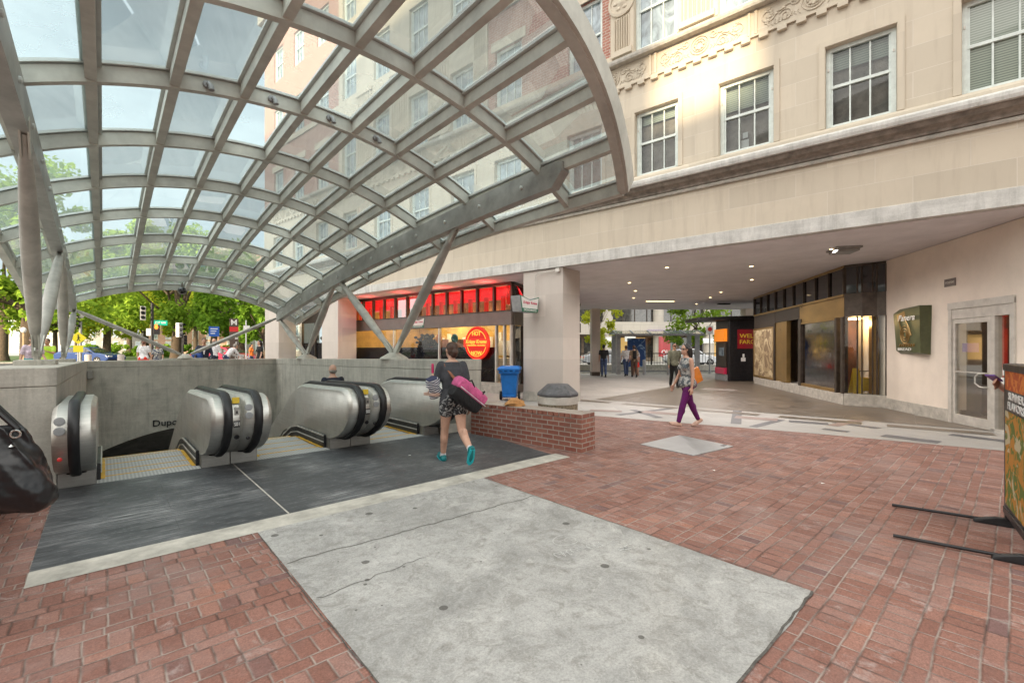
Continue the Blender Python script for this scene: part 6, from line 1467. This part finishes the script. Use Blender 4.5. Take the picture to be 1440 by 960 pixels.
# ------------------------------------------------------------------ background: trees, vehicles, signals, buildings
_leafmeshes = {}
def leaf_mesh(key, seed, mat, n, rad, hgt, leaf, clumps):
    rr = random.Random(seed); m = MB(); cs = []
    for i in range(clumps):
        a_ = rr.uniform(0, 6.2832); el = rr.uniform(-.82, 1); q = rr.uniform(.45, 1)**.6
        ce = math.sqrt(max(0, 1 - el*el*.9)); cs.append((Vector((rad*q*ce*math.cos(a_), rad*q*ce*math.sin(a_), hgt*q*el)), rr.uniform(.16,.34)*rad))
    for i in range(n):
        c_, r_ = cs[rr.randrange(clumps)]
        v = Vector((rr.gauss(0,1), rr.gauss(0,1), rr.gauss(0,.75))); v = v.normalized()*(r_*rr.random()**.4)
        p = c_ + v; s_ = leaf*rr.uniform(.6,1.35)
        nrm = (v.normalized()*.6 + Vector((rr.gauss(0,.6), rr.gauss(0,.6), rr.gauss(.3,.6)))).normalized()
        a_ = nrm.orthogonal().normalized(); a_ = (Matrix.Rotation(rr.uniform(0,6.28), 3, nrm) @ a_); b_ = nrm.cross(a_)
        m.add([p - a_*s_, p + b_*s_*.55 - a_*.1*s_, p + a_*s_, p - b_*s_*.55 + a_*.1*s_], [(0,1,2,3)])
    return m.mesh(key, mat), cs
def tree(label, loc, H, rad, mat, seed, trunk=.22, base=.38, n=9000, leaf=.17, hfac=.43, group='trees in the park', kind='park_tree', cat='tree'):
    rr = random.Random(seed)
    o = thing(kind, label, cat, loc, rr.uniform(0, 6.28), group)
    hgt = H*hfac; cz = H - hgt*.95
    me, cs = leaf_mesh('crown', seed, MT[mat], n, rad, hgt, leaf, 34)
    co = bpy.data.objects.new('crown', me); col.objects.link(co); co.parent = o; co.location = (0,0,cz)
    m = MB(); top = Vector((rr.uniform(-.4,.4), rr.uniform(-.4,.4), H*.72))
    pts = [Vector((0,0,-.1)), Vector((.02,.03,H*.05)), Vector((rr.uniform(-.1,.1), rr.uniform(-.1,.1), H*.2)), Vector((rr.uniform(-.2,.2), rr.uniform(-.2,.2), H*.4)), top]
    m.tube(pts, [trunk*1.5, trunk*1.08, trunk*.92, trunk*.7, trunk*.2], 10)
    for i in range(9):
        c_, r_ = cs[i*3 % len(cs)]; e_ = c_ + Vector((0,0,cz)); f = rr.uniform(.3,.75); b0 = pts[2].lerp(pts[3], f) if f < .55 else pts[3].lerp(top, f - .4)
        md = b0.lerp(e_, .5) + Vector((rr.uniform(-.3,.3), rr.uniform(-.3,.3), -.05*H))
        m.tube([b0, md, e_], [trunk*.42, trunk*.26, trunk*.06], 6)
    m.build('trunk', MT['bark'], o, True)
    return o
def ray3(px, Y): x, y = on_ray(px, Y); return (x, y, zg(x, y))
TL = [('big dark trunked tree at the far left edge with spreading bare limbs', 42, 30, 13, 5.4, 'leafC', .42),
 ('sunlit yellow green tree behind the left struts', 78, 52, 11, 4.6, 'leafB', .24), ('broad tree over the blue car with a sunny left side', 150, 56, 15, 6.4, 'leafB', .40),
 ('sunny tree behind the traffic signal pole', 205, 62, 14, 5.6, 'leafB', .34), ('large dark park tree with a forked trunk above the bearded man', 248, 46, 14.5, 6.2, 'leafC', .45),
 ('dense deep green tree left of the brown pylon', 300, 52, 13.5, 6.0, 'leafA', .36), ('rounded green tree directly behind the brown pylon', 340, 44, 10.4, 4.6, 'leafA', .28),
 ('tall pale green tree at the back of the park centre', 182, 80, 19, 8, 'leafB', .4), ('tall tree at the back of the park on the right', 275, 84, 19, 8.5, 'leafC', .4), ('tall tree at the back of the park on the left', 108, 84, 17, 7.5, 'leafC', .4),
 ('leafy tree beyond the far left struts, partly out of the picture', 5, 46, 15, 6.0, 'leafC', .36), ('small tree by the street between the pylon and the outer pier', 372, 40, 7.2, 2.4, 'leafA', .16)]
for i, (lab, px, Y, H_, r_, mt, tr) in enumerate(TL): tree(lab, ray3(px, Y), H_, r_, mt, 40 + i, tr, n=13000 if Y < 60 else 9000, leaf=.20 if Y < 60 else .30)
tree('young street tree with a bright crown to the right of the bus shelter', (12.3,30.2,0), 6.2, 2.1, 'leafC', 91, .09, n=6000, leaf=.11, group='street trees beyond the passage', kind='street_tree', hfac=.40)
tree('slim light green street tree on the left of the bus shelter', (5.9,30.4,0), 6.4, 1.15, 'leafB', 92, .06, n=3000, leaf=.10, group='street trees beyond the passage', kind='street_tree', hfac=.42)
# shrubs along the park
for i in range(9):
    px = 110 + i*32; x, y = on_ray(px, 66 + (i % 3)*3); me, _ = leaf_mesh('foliage', 200 + i, MT['leafA' if i % 2 else 'leafC'], 1500, 2.2, 1.0, .20, 10)
    o = bpy.data.objects.new('shrub', me); col.objects.link(o); o.location = (x, y, 1.1); tag(o, 'low park shrub in the hedge line, number %s from the left' % ('one two three four five six seven eight nine'.split()[i]), 'shrub', 'shrubs behind the lawn')

def car(label, loc, rz, paint, group=None, kind='parked_car', suv=0):
    o = thing(kind, label, 'car', loc, rz, group); W_ = .88
    # side profile (x forward)
    body = [(-2.28,.42),(-2.32,.62),(-2.26,.88),(-1.75,.97),(-.9,.98),(.85,.96),(1.55,.90),(2.12,.78),(2.30,.60),(2.28,.40),(2.0,.26),(-2.0,.26)]
    roof = [(-2.0,.96),(-1.45,1.28+suv),(-.75,1.42+suv),(.0,1.43+suv),(.45,1.34+suv),(1.15,.94)]
    m = MB(); n = len(body)
    rs = [[(x*k, y, z + dz) for x, z in body] for y, k, dz in ((-W_,.985,0),(-W_*.94,1,.01),(W_*.94,1,.01),(W_,.985,0))]
    vs = [p for r_ in rs for p in r_]; fs = [tuple(range(n-1,-1,-1)), tuple(3*n+i for i in range(n))] + [(k*n+i,k*n+(i+1)%n,(k+1)*n+(i+1)%n,(k+1)*n+i) for k in range(3) for i in range(n)]
    m.add(vs, fs); nr = len(roof)
    rs = [[(x, y*k, z) for x, z in roof] for y, k in ((-W_,.90),(W_,.90))]
    top = [(x, s_*W_*(.92 if z < 1.0 else .74), z) for s_ in (-1,1) for x, z in roof]
    m.add(top, [tuple(range(nr-1,-1,-1)), tuple(nr+i for i in range(nr))] + [(i,i+1,nr+i+1,nr+i) for i in range(nr-1)]); bo = m.build('body', MT[paint], o, bevel=.05)
    for s_ in (-1, 1):
        for xs in (((-1.72,1.0),(-1.32,1.22+suv),(-.72,1.345+suv),(-.62,1.345+suv),(-.62,1.0)),((-.54,1.0),(-.54,1.35+suv),(.02,1.36+suv),(.42,1.27+suv),(.86,1.0))):
            f_ = lambda x, z: (x, s_*(W_*(.92 - .18*(z - .96)/(.46+suv)) + .012), z)
            m = MB(); m.poly([f_(x, z) for x, z in xs]); m.build('side_window', MT['window'], o)
        m = MB(); m.box(2.16,2.29,s_*.62-.17,s_*.62+.17,.60,.72); m.build('headlight', MT['white'], o, bevel=.02); m = MB(); m.box(-2.315,-2.22,s_*.66-.14,s_*.66+.14,.70,.85); m.build('tail_light', MT['red'], o, bevel=.02)
        m = MB(); m.box(.72,.86,s_*W_ - (.0 if s_ > 0 else .14),s_*W_ + (.14 if s_ > 0 else 0),.96,1.06); m.build('wing_mirror', MT[paint], o, bevel=.02)
        m = MB(); m.box(-.35,-.20,s_*(W_+.006)-.008,s_*(W_+.006)+.008,.84,.87); m.build('door_handle', MT['rim'], o)
        for x in (-1.38, 1.40):
            m = MB(); m.lathe([(.24,-.11),(.315,-.10),(.325,0),(.315,.10),(.24,.11)], (0,0,0), 24, 0, trans(x, s_*(W_-.10), .325) @ rot('X', 90)); wo = m.build('wheel', MT['tyre'], o, True)
            m = MB(); c_ = trans(x, s_*(W_+.005), .325) @ rot('X', -90*s_); m.lathe([(.215,0),(.20,.02),(.19,-.01)], (0,0,0), 24, 0, c_)
            for q in range(5): m.box(-.025,.025,.03,.2,-.005,.02, 0, c_ @ rot('Z', 72*q))
            m.build('rim', MT['rim'], wo)
    m = MB(); m.quad((.50,-.60,1.33+suv),(.50,.60,1.33+suv),(1.13,.74,.965),(1.13,-.74,.965)); m.build('windscreen', MT['window'], o); m = MB(); m.quad((-1.50,-.6,1.285+suv),(-1.50,.6,1.285+suv),(-1.97,.74,.985),(-1.97,-.74,.985)); m.build('rear_window', MT['window'], o)
    return o
x, y = on_ray(126, 37.6); car('dark blue saloon car on the circle road behind the end wall', (x, y, .255), 0, 'carblue', kind='saloon_car')
x, y = on_ray(318, 34); car('maroon and white car behind the pedestrians near the brown pylon', (x, y, .255), R(-8), 'carred', kind='saloon_car')
car('silver car parked across the street seen at the left of the bus shelter', (8.6,41,.01), R(3), 'carsilver', 'cars across the side street')
car('white car across the street right of the bus shelter', (16.2,41.3,.01), R(3), 'carwhite', 'cars across the side street', suv=.1)
# stone bollards beyond the end wall
for i, px in enumerate((124,170,340)):
    x, y = on_ray(px, 22); m = MB(); m.lathe([(.13,-.1),(.13,.98),(.11,1.02)], (0,0,0), 16); o = m.build('bollard', MT['stoneblock'], None, True); o.location = (x, y, zg(x,y)); tag(o, ['pale stone bollard in front of the blue car','pale stone bollard just right of the blue car','pale stone bollard near the brown pylon'][i], 'bollard', 'stone bollards beyond the end wall')
# signals and signs
def post(label, px, Y, ztop, r_=.06, name='signal_pole', cat='signal', mat='blackmetal'):
    x, y = on_ray(px, Y); z0 = zg(x, y); o = thing(name, label, cat, (x, y, z0), math.atan2(y, x) - math.pi/2)
    m = MB(); m.tube([(0,0,0),(0,0,ztop - z0)], r_, 10); m.lathe([(r_*2.2,0),(r_*1.9,.25),(r_,.3)], (0,0,0), 12); m.build('pole', MT[mat], o); return o
def head(o, x, z, s_=1, mat='paint_gray', lit=None, yaw=0):
    M_ = trans(x, -.05, z) @ rot('Z', yaw)
    m = MB(); m.box(-.17*s_,.17*s_,-.1,.12,-.52*s_,.52*s_,0,M_); h_ = m.build('signal_head', MT[mat], o, bevel=.02)
    for k in range(3):
        m = MB(); n=12; rs = []
        for yy, rr_ in ((-.10,.13),(-.34,.14)): rs.append([M_ @ Vector((rr_*s_*math.cos(math.pi*q/n), yy, (.34 - .34*k)*s_ + rr_*s_*math.sin(math.pi*q/n))) for q in range(n+1)])
        m.rings([r_ for r_ in rs], 0, False); m.build('visor', MT['blackmetal'], h_)
        m = MB(); m.lathe([(.115*s_,0),(.10*s_,.02)], (0,0,0), 16, 0, M_ @ trans(0,-.101,(.34-.34*k)*s_) @ rot('X', 90)); m.build('lens', MT[lit] if lit and k == 0 else MT['dark_glass'], h_)
    return h_
sp1 = post('tall black signal pole with grey traffic lights and a green street sign', 214, 27, 1.55 + 64*27/640, .075)
z_ = lambda y, Y: 1.55 + (490 - y)*Y/640 - .25
head(sp1, -.42, z_(441,27), .78)
m = MB(); m.box(.08,.72,-.03,.03,z_(457,27),z_(450,27)); m.build('street_name_sign', MT['signgreen'], sp1); text_obj('street_lettering', 'P ST NW', .17, MT['white'], sp1, (.40,-.034,z_(453.5,27)), (1,0,0), (0,0,1), .004, width=.5)
m = MB(); m.box(.05,.36,-.14,.10,z_(470,27),z_(456.5,27)); m.build('pedestrian_signal', MT['blackmetal'], sp1, bevel=.02); m = MB(); m.ell((.19,-.142,z_(460,27)), (.09,.01,.12), 12, 8); 
for k in range(4): m.box(.115+.04*k,.14+.04*k,-.15,-.141,z_(460,27)+.05,z_(460,27)+.2-.02*abs(k-1.5))
m.build('orange_hand', MT['lampsoft_o'], sp1)
m = MB(); m.box(-.28,-.06,-.03,.02,z_(472,27),z_(462,27)); m.build('white_sign', MT['white'], sp1)
sp2 = post('grey signal pole beside the left struts with side facing traffic lights', 113, 29, 1.55 + 46*29/640, .08, mat='paint_gray'); head(sp2, -.34, z_(453,29), .85, 'paint_gray', None, 60)
m = MB(); m.ell((0,0,0), (.17,.17,.2), 14, 9, 0, trans(0,0,1.3 + 46*29/640)); m.build('lamp_globe', MT['white'], sp2, True)
sp3 = post('thin signal pole behind the bearded man with striped traffic lights', 257, 27, 1.55 + 20*27/640, .05); head(sp3, -.16, z_(464,27), .8, 'white', None, 45); head(sp3, .12, z_(478,27), .55, 'blackmetal')
ws_ = post('yellow diamond pedestrian crossing sign by the blue car', 110, 25, 1.55 + 20*25/640, .035, 'warning_sign', 'sign', 'paint_gray')
m = MB(); c_ = z_(475,25); m.extrude([(0,-.06,c_-.34),(.34,-.06,c_),(0,-.06,c_+.34),(-.34,-.06,c_)], (0,.01,0)); m.box(-.2,.2,-.06,-.05,c_-.78,c_-.42); m.build('sign_plate', MT['yelgreen'], ws_)
m = MB(); m.ell((0,-.062,c_+.14), (.04,.004,.04), 10, 6); m.tube([(0,-.063,c_+.09),(0,-.063,c_-.04)], .03, 6); m.tube([(0,-.063,c_-.04),(.07,-.063,c_-.17)], .018, 6); m.tube([(0,-.063,c_-.04),(-.06,-.063,c_-.17)], .018, 6); m.tube([(0,-.063,c_+.06),(.08,-.063,c_-.01)], .014, 6); m.build('walking_figure', MT['blackmetal'], ws_)
bs_ = post('blue notice sign on a post left of the brown pylon', 301, 26, 1.55 + 24*26/640, .04, 'notice_sign', 'sign'); c_ = z_(466,26); m = MB(); m.box(-.25,.25,-.07,-.045,c_-.28,c_+.28); m.build('sign_plate', MT['signblue'], bs_)
for k in range(3): m = MB(); m.box(-.17,.17-.06*k,-.074,-.071,c_+.13-.13*k,c_+.17-.13*k); m.build('sign_line', MT['white'], bs_)
lp1 = post('slim pale lamp post with a small globe at the far left', 33, 24, 1.55 + 22*24/640, .035, 'lamp_post', 'lamp post', 'tanpaint'); m = MB(); m.ell((0,0,1.3 + 26*24/640), (.12,.12,.15), 14, 9); m.build('globe', MT['white'], lp1, True)
x, y = on_ray(329, 23); py = thing('metro_pylon', 'brown station pylon with a white letter M and a red band', 'pylon', (x, y, zg(x, y)), math.atan2(y, x) - math.pi/2)
zt_ = 1.55 + 42*23/640 - zg(x, y); m = MB(); m.box(-.19,.19,-.19,.19,0,zt_-.42); m.build('post', MT['brown'], py, bevel=.01); m = MB(); m.box(-.195,.195,-.195,.195,zt_-.66,zt_-.42); m.build('red_band', MT['red'], py); m = MB(); m.box(-.195,.195,-.195,.195,zt_-.42,zt_); m.build('head_block', MT['brown'], py, bevel=.008)
text_obj('letter', 'M', .38, MT['white'], py, (0,-.20,zt_-.21), (1,0,0), (0,0,1), .006); 
for k, chh in enumerate('METRO'): text_obj('letter', chh, .2, MT['white'], py, (.198,.0,zt_-1.0-.24*k), (0,1,0), (0,0,1), .004); text_obj('letter', chh, .17, MT['white'], py, (.10,-.198,zt_-1.0-.24*k), (1,0,0), (0,0,1), .004)
for i, px in enumerate((346,)):
    o = post('white parking sign post between the pylon and the outer pier', px, 28, 1.55 + 40*28/640, .03, 'parking_sign', 'sign', 'white'); 
    m = MB(); m.box(-.14,.2,-.05,-.035,1.55+18*28/640,1.55+38*28/640 - .5); m.build('sign_plate', MT['white'], o)

# bus shelter beyond the passage
bsx = thing('bus_shelter', 'grey framed glass bus shelter on the far pavement beyond the passage', 'shelter', (6.45,27.6,0), R(-1))
for x, y in ((0,0),(4.75,0),(0,1.35),(4.75,1.35)): m = MB(); m.box(x-.13,x+.13,y-.06,y+.06,0,2.36); m.build('post', MT['paint_gray'], bsx, bevel=.01)
m = MB(); m.rings([[(-.25 + 5.3*k, y, z) for y, z in ((-.35,2.44),(.5,2.66),(1.6,2.5),(1.6,2.44),(.5,2.58),(-.35,2.36))] for k in (0,1)]); m.build('roof', MT['glassroof'], bsx)
for k in range(6): m = MB(); x = -.22 + 1.04*k; m.bar([(x,-.36,2.40),(x,.5,2.62),(x,1.6,2.46)], .06, .07); m.build('roof_rib', MT['paint_gray'], bsx)
m = MB(); m.box(-.28,5.08,-.40,-.34,2.32,2.44); m.build('fascia', MT['paint_gray'], bsx)
for x0, x1 in ((.2,1.5),(1.6,3.0),(3.1,4.6)): m = MB(); m.quad((x0,1.36,.3),(x1,1.36,.3),(x1,1.36,2.3),(x0,1.36,2.3)); m.build('glass_panel', MT['shopglass'], bsx)
m = MB(); m.box(.85,2.0,1.30,1.34,.4,2.2); m.build('poster', MT['posterblue'], bsx)
for px, Y, lab in ((906,27.0,'short grey steel bollard in front of the bus shelter'),(940,26.9,'short grey steel bollard beside the man in the olive shirt')):
    x, y = on_ray(px, Y); m = MB(); m.lathe([(.10,0),(.10,.86),(.06,.90)], (0,0,0), 14); o = m.build('bollard', MT['paint_gray'], None, True); o.location = (x, y, 0); tag(o, lab, 'bollard', 'steel bollards at the kerb')
# railing over the underpass with its stone curb
rl = thing('street_railing', 'long black iron railing on a low stone curb along the street', 'railing', (2,32.0,0), 0)
m = MB(); m.box(0,26,-.2,.2,0,.42); m.build('curb', MT['stone_trim'], rl, bevel=.02); m = MB()
m.box(0,26,-.03,.03,1.18,1.24); m.box(0,26,-.02,.02,.54,.58)
for i in range(131): m.box(.2*i-.011,.2*i+.011,-.011,.011,.42,1.18)
for i in range(11): m.box(2.6*i-.05,2.6*i+.05,-.05,.05,.42,1.3)
m.build('rails', MT['blackmetal'], rl)
ns_ = post('white and red no parking sign post beyond the passage', 998, 28.2, 1.55 + 30*28.2/640, .035, 'parking_sign', 'sign', 'paint_gray'); m = MB(); m.box(-.2,.2,-.05,-.04,2.45,2.95); m.build('sign_plate', MT['white'], ns_); m = MB(); m.lathe([(.13,0),(.13,.01)], (0,0,0), 18, 0, trans(.02,-.051,2.75) @ rot('X', 90)); m.build('red_disc', MT['red'], ns_)
tk_ = thing('parking_sign', 'white and red sign post by the slim street tree', 'sign', (5.3,29.0,0), 0); m = MB(); m.tube([(0,0,0),(0,0,2.6)], .03, 8); m.build('pole', MT['paint_gray'], tk_); m = MB(); m.box(-.25,.3,-.05,-.04,2.0,2.5); m.build('sign_plate', MT['white'], tk_); m = MB(); m.lathe([(.12,0),(.12,.01)], (0,0,0), 18, 0, trans(.02,-.051,2.25) @ rot('X', 90)); m.build('red_disc', MT['red'], tk_)

# office building across the side street
ob_ = thing('office_building', 'concrete office building with round columns and shops across the side street', 'building', (0,54,0), R(2))
m = MB(); m.box(-12,60,.9,14,0,.4); m.box(-12,60,2.2,14,.4,3.2); m.build('ground_floor', MT['darkroom2'], ob_)
m = MB(); m.box(-12,60,0,14,3.25,4.75); m.box(-12,60,0,14,7.6,8.9); m.box(-12,60,0,14,11.6,13); m.box(-12,60,0,14,15.5,17); m.build('spandrel', MT['bldg'], ob_)
for z0, z1 in ((4.76,7.59),(8.91,11.59),(13.01,15.49)):
    m = MB(); m.quad((-12,1.0,z0),(60,1.0,z0),(60,1.0,z1),(-12,1.0,z1)); m.build('glazing', MT['window'], ob_)
    m = MB()
    for k in range(48): m.box(-12+1.5*k-.04,-12+1.5*k+.04,.9,1.02,z0,z1)
    m.build('mullions', MT['bronze'], ob_)
for k in range(9):
    x = -7.0 + 6.2*k
    for z0, z1 in ((0,3.24),(4.76,7.59),(8.91,11.59)): m = MB(); m.lathe([(.62,z0),(.62,z1)], (x,.62,0), 24); m.build('column', MT['bldg'], ob_, True)
for k in range(16):
    x = -11 + 4*k; m = MB(); m.quad((x,2.18,.5),(x+3.7,2.18,.5),(x+3.7,2.18,2.9),(x,2.18,2.9)); m.build('shop_window', MT['window'] if k % 3 else MT['shopyellow'], ob_)
m = MB(); m.box(17.6,19.0,-.05,-.003,.6,3.0); m.build('red_banner', MT['redbanner'], ob_); text_obj('banner_lettering', 'OI', .7, MT['white'], ob_, (18.3,-.06,1.1), (1,0,0), (0,0,1), .01)
m = MB(); m.box(16.2,20.2,-.3,-.003,3.3,3.75); m.build('purple_awning', MT['phonepurple'], ob_)
for x, z in ((11.0,2.3),(13.5,2.4),(23.0,2.2)): m = MB(); m.box(x,x+1.3,-.04,-.003,z,z+.6); m.build('shop_board', MT['white'], ob_)
# buildings past the park
def block(label, px, Y, w, d_, h, mat, rz=0, floors=6, bays=7):
    x, y = on_ray(px, Y); o = thing('park_building', label, 'building', (x, y, 0), rz, 'buildings beyond the park'); m = MB(); m.box(-w/2,w/2,0,d_,0,h); m.build('wall', MT[mat], o)
    m = MB(); m.box(-w/2-.3,w/2+.3,-.3,d_+.3,h,h+.6); m.build('roof_parapet', MT['stone_trim'], o)
    pm = None
    for f in range(floors):
        for b_ in range(bays):
            xx = -w/2 + w*(b_+.5)/bays; zz = 1.2 + f*(h-2)/floors
            if pm is None:
                m = MB(); m.box(-.62,.62,-.06,-.003,0,1.9); pm = m.build('window', MT['sash'], o); m = MB(); m.box(-.52,.52,-.075,-.061,.1,1.8); m.build('pane', MT['window_sky'], pm); c_ = pm
            else: c_ = copy_tree(pm, o)
            c_.location = (xx, 0, zz)
    return o
block('pinkish brick apartment block seen through the canopy beyond the park', 352, 92, 15, 12, 21, 'bldgbrick', R(8), 6, 6)
block('white rendered house glimpsed under the park trees on the left', 155, 98, 22, 12, 7.5, 'bldgwhite', R(-8), 2, 8)
block('low tan brick building glimpsed under the trees at the park centre', 275, 96, 20, 12, 6.5, 'bldgbrick', R(0), 2, 7)
block('white rendered terrace glimpsed beside the outer pier', 378, 70, 10, 12, 9, 'bldgwhite', R(12), 3, 4)
block('tall pale stone block beyond the park at the far left', 40, 120, 26, 14, 17, 'bldg', R(-12), 5, 9)

# unseen blocks on the camera's side of the plaza, added to keep the low sun off it; they show in the windows
def sun_blocking_block(label, x0, x1, y0, y1, h, mat, org, rz):
    o = thing('sun_blocking_building', label, 'building', Vector(org) + Vector((math.cos(rz), math.sin(rz), 0))*((x0+x1)/2) + Vector((-math.sin(rz), math.cos(rz), 0))*y1, rz, 'unseen sun-blocking buildings behind the camera'); w = x1 - x0
    m = MB(); m.box(-w/2,w/2,y0-y1,0,0,h); m.build('wall', MT[mat], o); m = MB(); m.box(-w/2-.05,w/2+.05,y0-y1-.2,.25,h,h+.5); m.build('cornice', MT['stone_trim'], o)
    nb = max(1, int(w/3.2)); pm = None
    for f in range(int(h/3.6)):
        for b_ in range(nb):
            if pm is None: m = MB(); m.box(-.7,.7,.003,.06,0,2.0); pm = m.build('window', MT['sash'], o); m = MB(); m.box(-.6,.6,.061,.075,.1,1.9); m.build('pane', MT['window'], pm); c_ = pm
            else: c_ = copy_tree(pm, o)
            c_.location = (-w/2 + w*(b_+.5)/nb, 0, 1.1 + 3.6*f)
    return o
# ------------------------------------------------------------------ camera, light, sky
cam = bpy.data.cameras.new('camera'); co = bpy.data.objects.new('camera', cam); col.objects.link(co)
co.location = (0,0,1.55); co.rotation_euler = (R(90),0,0); cam.sensor_width = 36; cam.lens = 16.0; cam.shift_y = 10/1440; cam.clip_end = 3000; cam.clip_start = .05
scene.camera = co
SUN_EL, SUN_AZ = R(15), math.atan2(-.30,-.95)     # direction towards the sun: (sin, cos) in x, y
sx, sy = math.sin(SUN_AZ), math.cos(SUN_AZ)
dirv = Vector((sx*math.cos(SUN_EL), sy*math.cos(SUN_EL), math.sin(SUN_EL)))
# slot shaped between the unseen blocks lets a strip of sun reach the facade near the second window from the left
tgt = fw(5.15, 0, 7.9)
ysl = -30.0; k_ = (ysl - tgt.y)/dirv.y; hit = tgt + dirv*k_
gapw = 2.0; brz = math.atan2(sx, -sy)
sun_blocking_block('unseen tall brick block behind the camera on the left, placed to shade the plaza', -gapw/2 - 25, -gapw/2, -14, 0, 26, 'bldgbrick', (hit.x,hit.y,0), brz)
sun_blocking_block('unseen tall stone block behind the camera on the right, placed to shade the plaza', gapw/2, gapw/2 + 60, -14, 0, 26, 'bldg', (hit.x,hit.y,0), brz)
sun_blocking_block('unseen low block added behind the camera as the sill of the sun slot', -gapw/2 + .06, gapw/2 - .06, -13, -.6, hit.z - 1.3, 'bldg', (hit.x,hit.y,0), brz)
sun = bpy.data.lights.new('sun', 'SUN'); so = bpy.data.objects.new('sun', sun); col.objects.link(so)
sun.energy = 8.0; sun.angle = R(.9); sun.color = (1,.80,.52)
so.rotation_euler = (-dirv).to_track_quat('-Z', 'Y').to_euler()
# the lit recessed lamps of the passage, the lamps inside the shops, and red ones outside the glass
def lamp(name, loc, energy, colr, spot=None, size=.08, parent=None):
    l = bpy.data.lights.new(name, 'SPOT' if spot else 'POINT'); l.energy = energy; l.color = colr; l.shadow_soft_size = size
    if spot: l.spot_size = R(spot); l.spot_blend = .6
    o = bpy.data.objects.new(name, l); col.objects.link(o); o.location = loc
    return o
for x, y in ((4.34,12.75),(7.3,10.38),(6.6,12.55),(4.05,15.7),(4.85,17.9),(5.45,20.4),(8.4,18.3),(8.8,20.2),(9.4,23.2),(7.9,15.0)): lamp('downlight_lamp', (x, y, 3.78), 250, (1,.91,.84), 165)
for s_, u_ in ((-9,2.8),(-7,2.8),(-5,2.8),(-3,2.8),(-8,4.4),(-4,4.4),(-14,2.6)): lamp('shop_lamp', fw(s_, u_, 2.7), 48, (1,.74,.36), None, .15)
for s_ in (-9.2,-6.8,-4.4,-2.2): lamp('red_glow_lamp', fw(s_, .75, 3.62), 14, (1,.06,.05), None, .12)  # red point lamps placed outside the shop glass, under the soffit
lamp('bay_lamp', ww(-.3,3.3,2.25), 30, (1,.66,.28), None, .08); lamp('room_lamp', ww(1.3,0,2.7), 45, (1,.8,.55), None, .1)
w = bpy.data.worlds.new('World'); scene.world = w; w.use_nodes = True
nt = w.node_tree; bg = nt.nodes['Background']
sky = nt.nodes.new('ShaderNodeTexSky'); sky.sky_type = 'NISHITA'; sky.sun_disc = False; sky.sun_elevation = SUN_EL; sky.sun_rotation = SUN_AZ
sky.air_density = 1.0; sky.dust_density = 2.5; sky.ozone_density = 1.0
tc = nt.nodes.new('ShaderNodeTexCoord'); mp = nt.nodes.new('ShaderNodeMapping'); mp.inputs['Scale'].default_value = (1,1,2.6); nt.links.new(tc.outputs['Generated'], mp.inputs[0])
nz = nt.nodes.new('ShaderNodeTexNoise'); nz.inputs['Scale'].default_value = 2.6; nz.inputs['Detail'].default_value = 7; nz.inputs['Roughness'].default_value = .6; nt.links.new(mp.outputs[0], nz.inputs['Vector'])
rp = nt.nodes.new('ShaderNodeValToRGB'); rp.color_ramp.elements[0].position = .34; rp.color_ramp.elements[1].position = .60; rp.color_ramp.elements[0].color = (.45,.45,.45,1); nt.links.new(nz.outputs[0], rp.inputs[0])
mx = nt.nodes.new('ShaderNodeMix'); mx.data_type = 'RGBA'; nt.links.new(rp.outputs[0], mx.inputs[0]); nt.links.new(sky.outputs[0], mx.inputs[6]); 
# hazy cloud layer, brighter on the sun's side of the sky than in the north
geo = nt.nodes.new('ShaderNodeVectorMath'); geo.operation = 'DOT_PRODUCT'; nt.links.new(tc.outputs['Generated'], geo.inputs[0]); geo.inputs[1].default_value = (sx*.78, sy*.78, .42)
mr = nt.nodes.new('ShaderNodeMapRange'); nt.links.new(geo.outputs['Value'], mr.inputs[0]); mr.inputs[1].default_value = -.12; mr.inputs[2].default_value = .75; mr.inputs[3].default_value = 0; mr.inputs[4].default_value = 1
cg = nt.nodes.new('ShaderNodeMix'); cg.data_type = 'RGBA'; nt.links.new(mr.outputs[0], cg.inputs[0]); cg.inputs[6].default_value = (6.5, 7.5, 7.8, 1); cg.inputs[7].default_value = CLOUD
nt.links.new(cg.outputs[2], mx.inputs[7])
nt.links.new(mx.outputs[2], bg.inputs[0]); bg.inputs[1].default_value = SKY
scene.view_settings.view_transform = 'Standard'; scene.view_settings.look = 'None'; scene.view_settings.exposure = 0; scene.view_settings.gamma = 1
scene.render.engine = 'CYCLES'; scene.cycles.use_denoising = True; scene.cycles.max_bounces = 10; scene.cycles.transparent_max_bounces = 24; scene.cycles.sample_clamp_indirect = 8; scene.cycles.caustics_reflective = False; scene.cycles.caustics_refractive = False
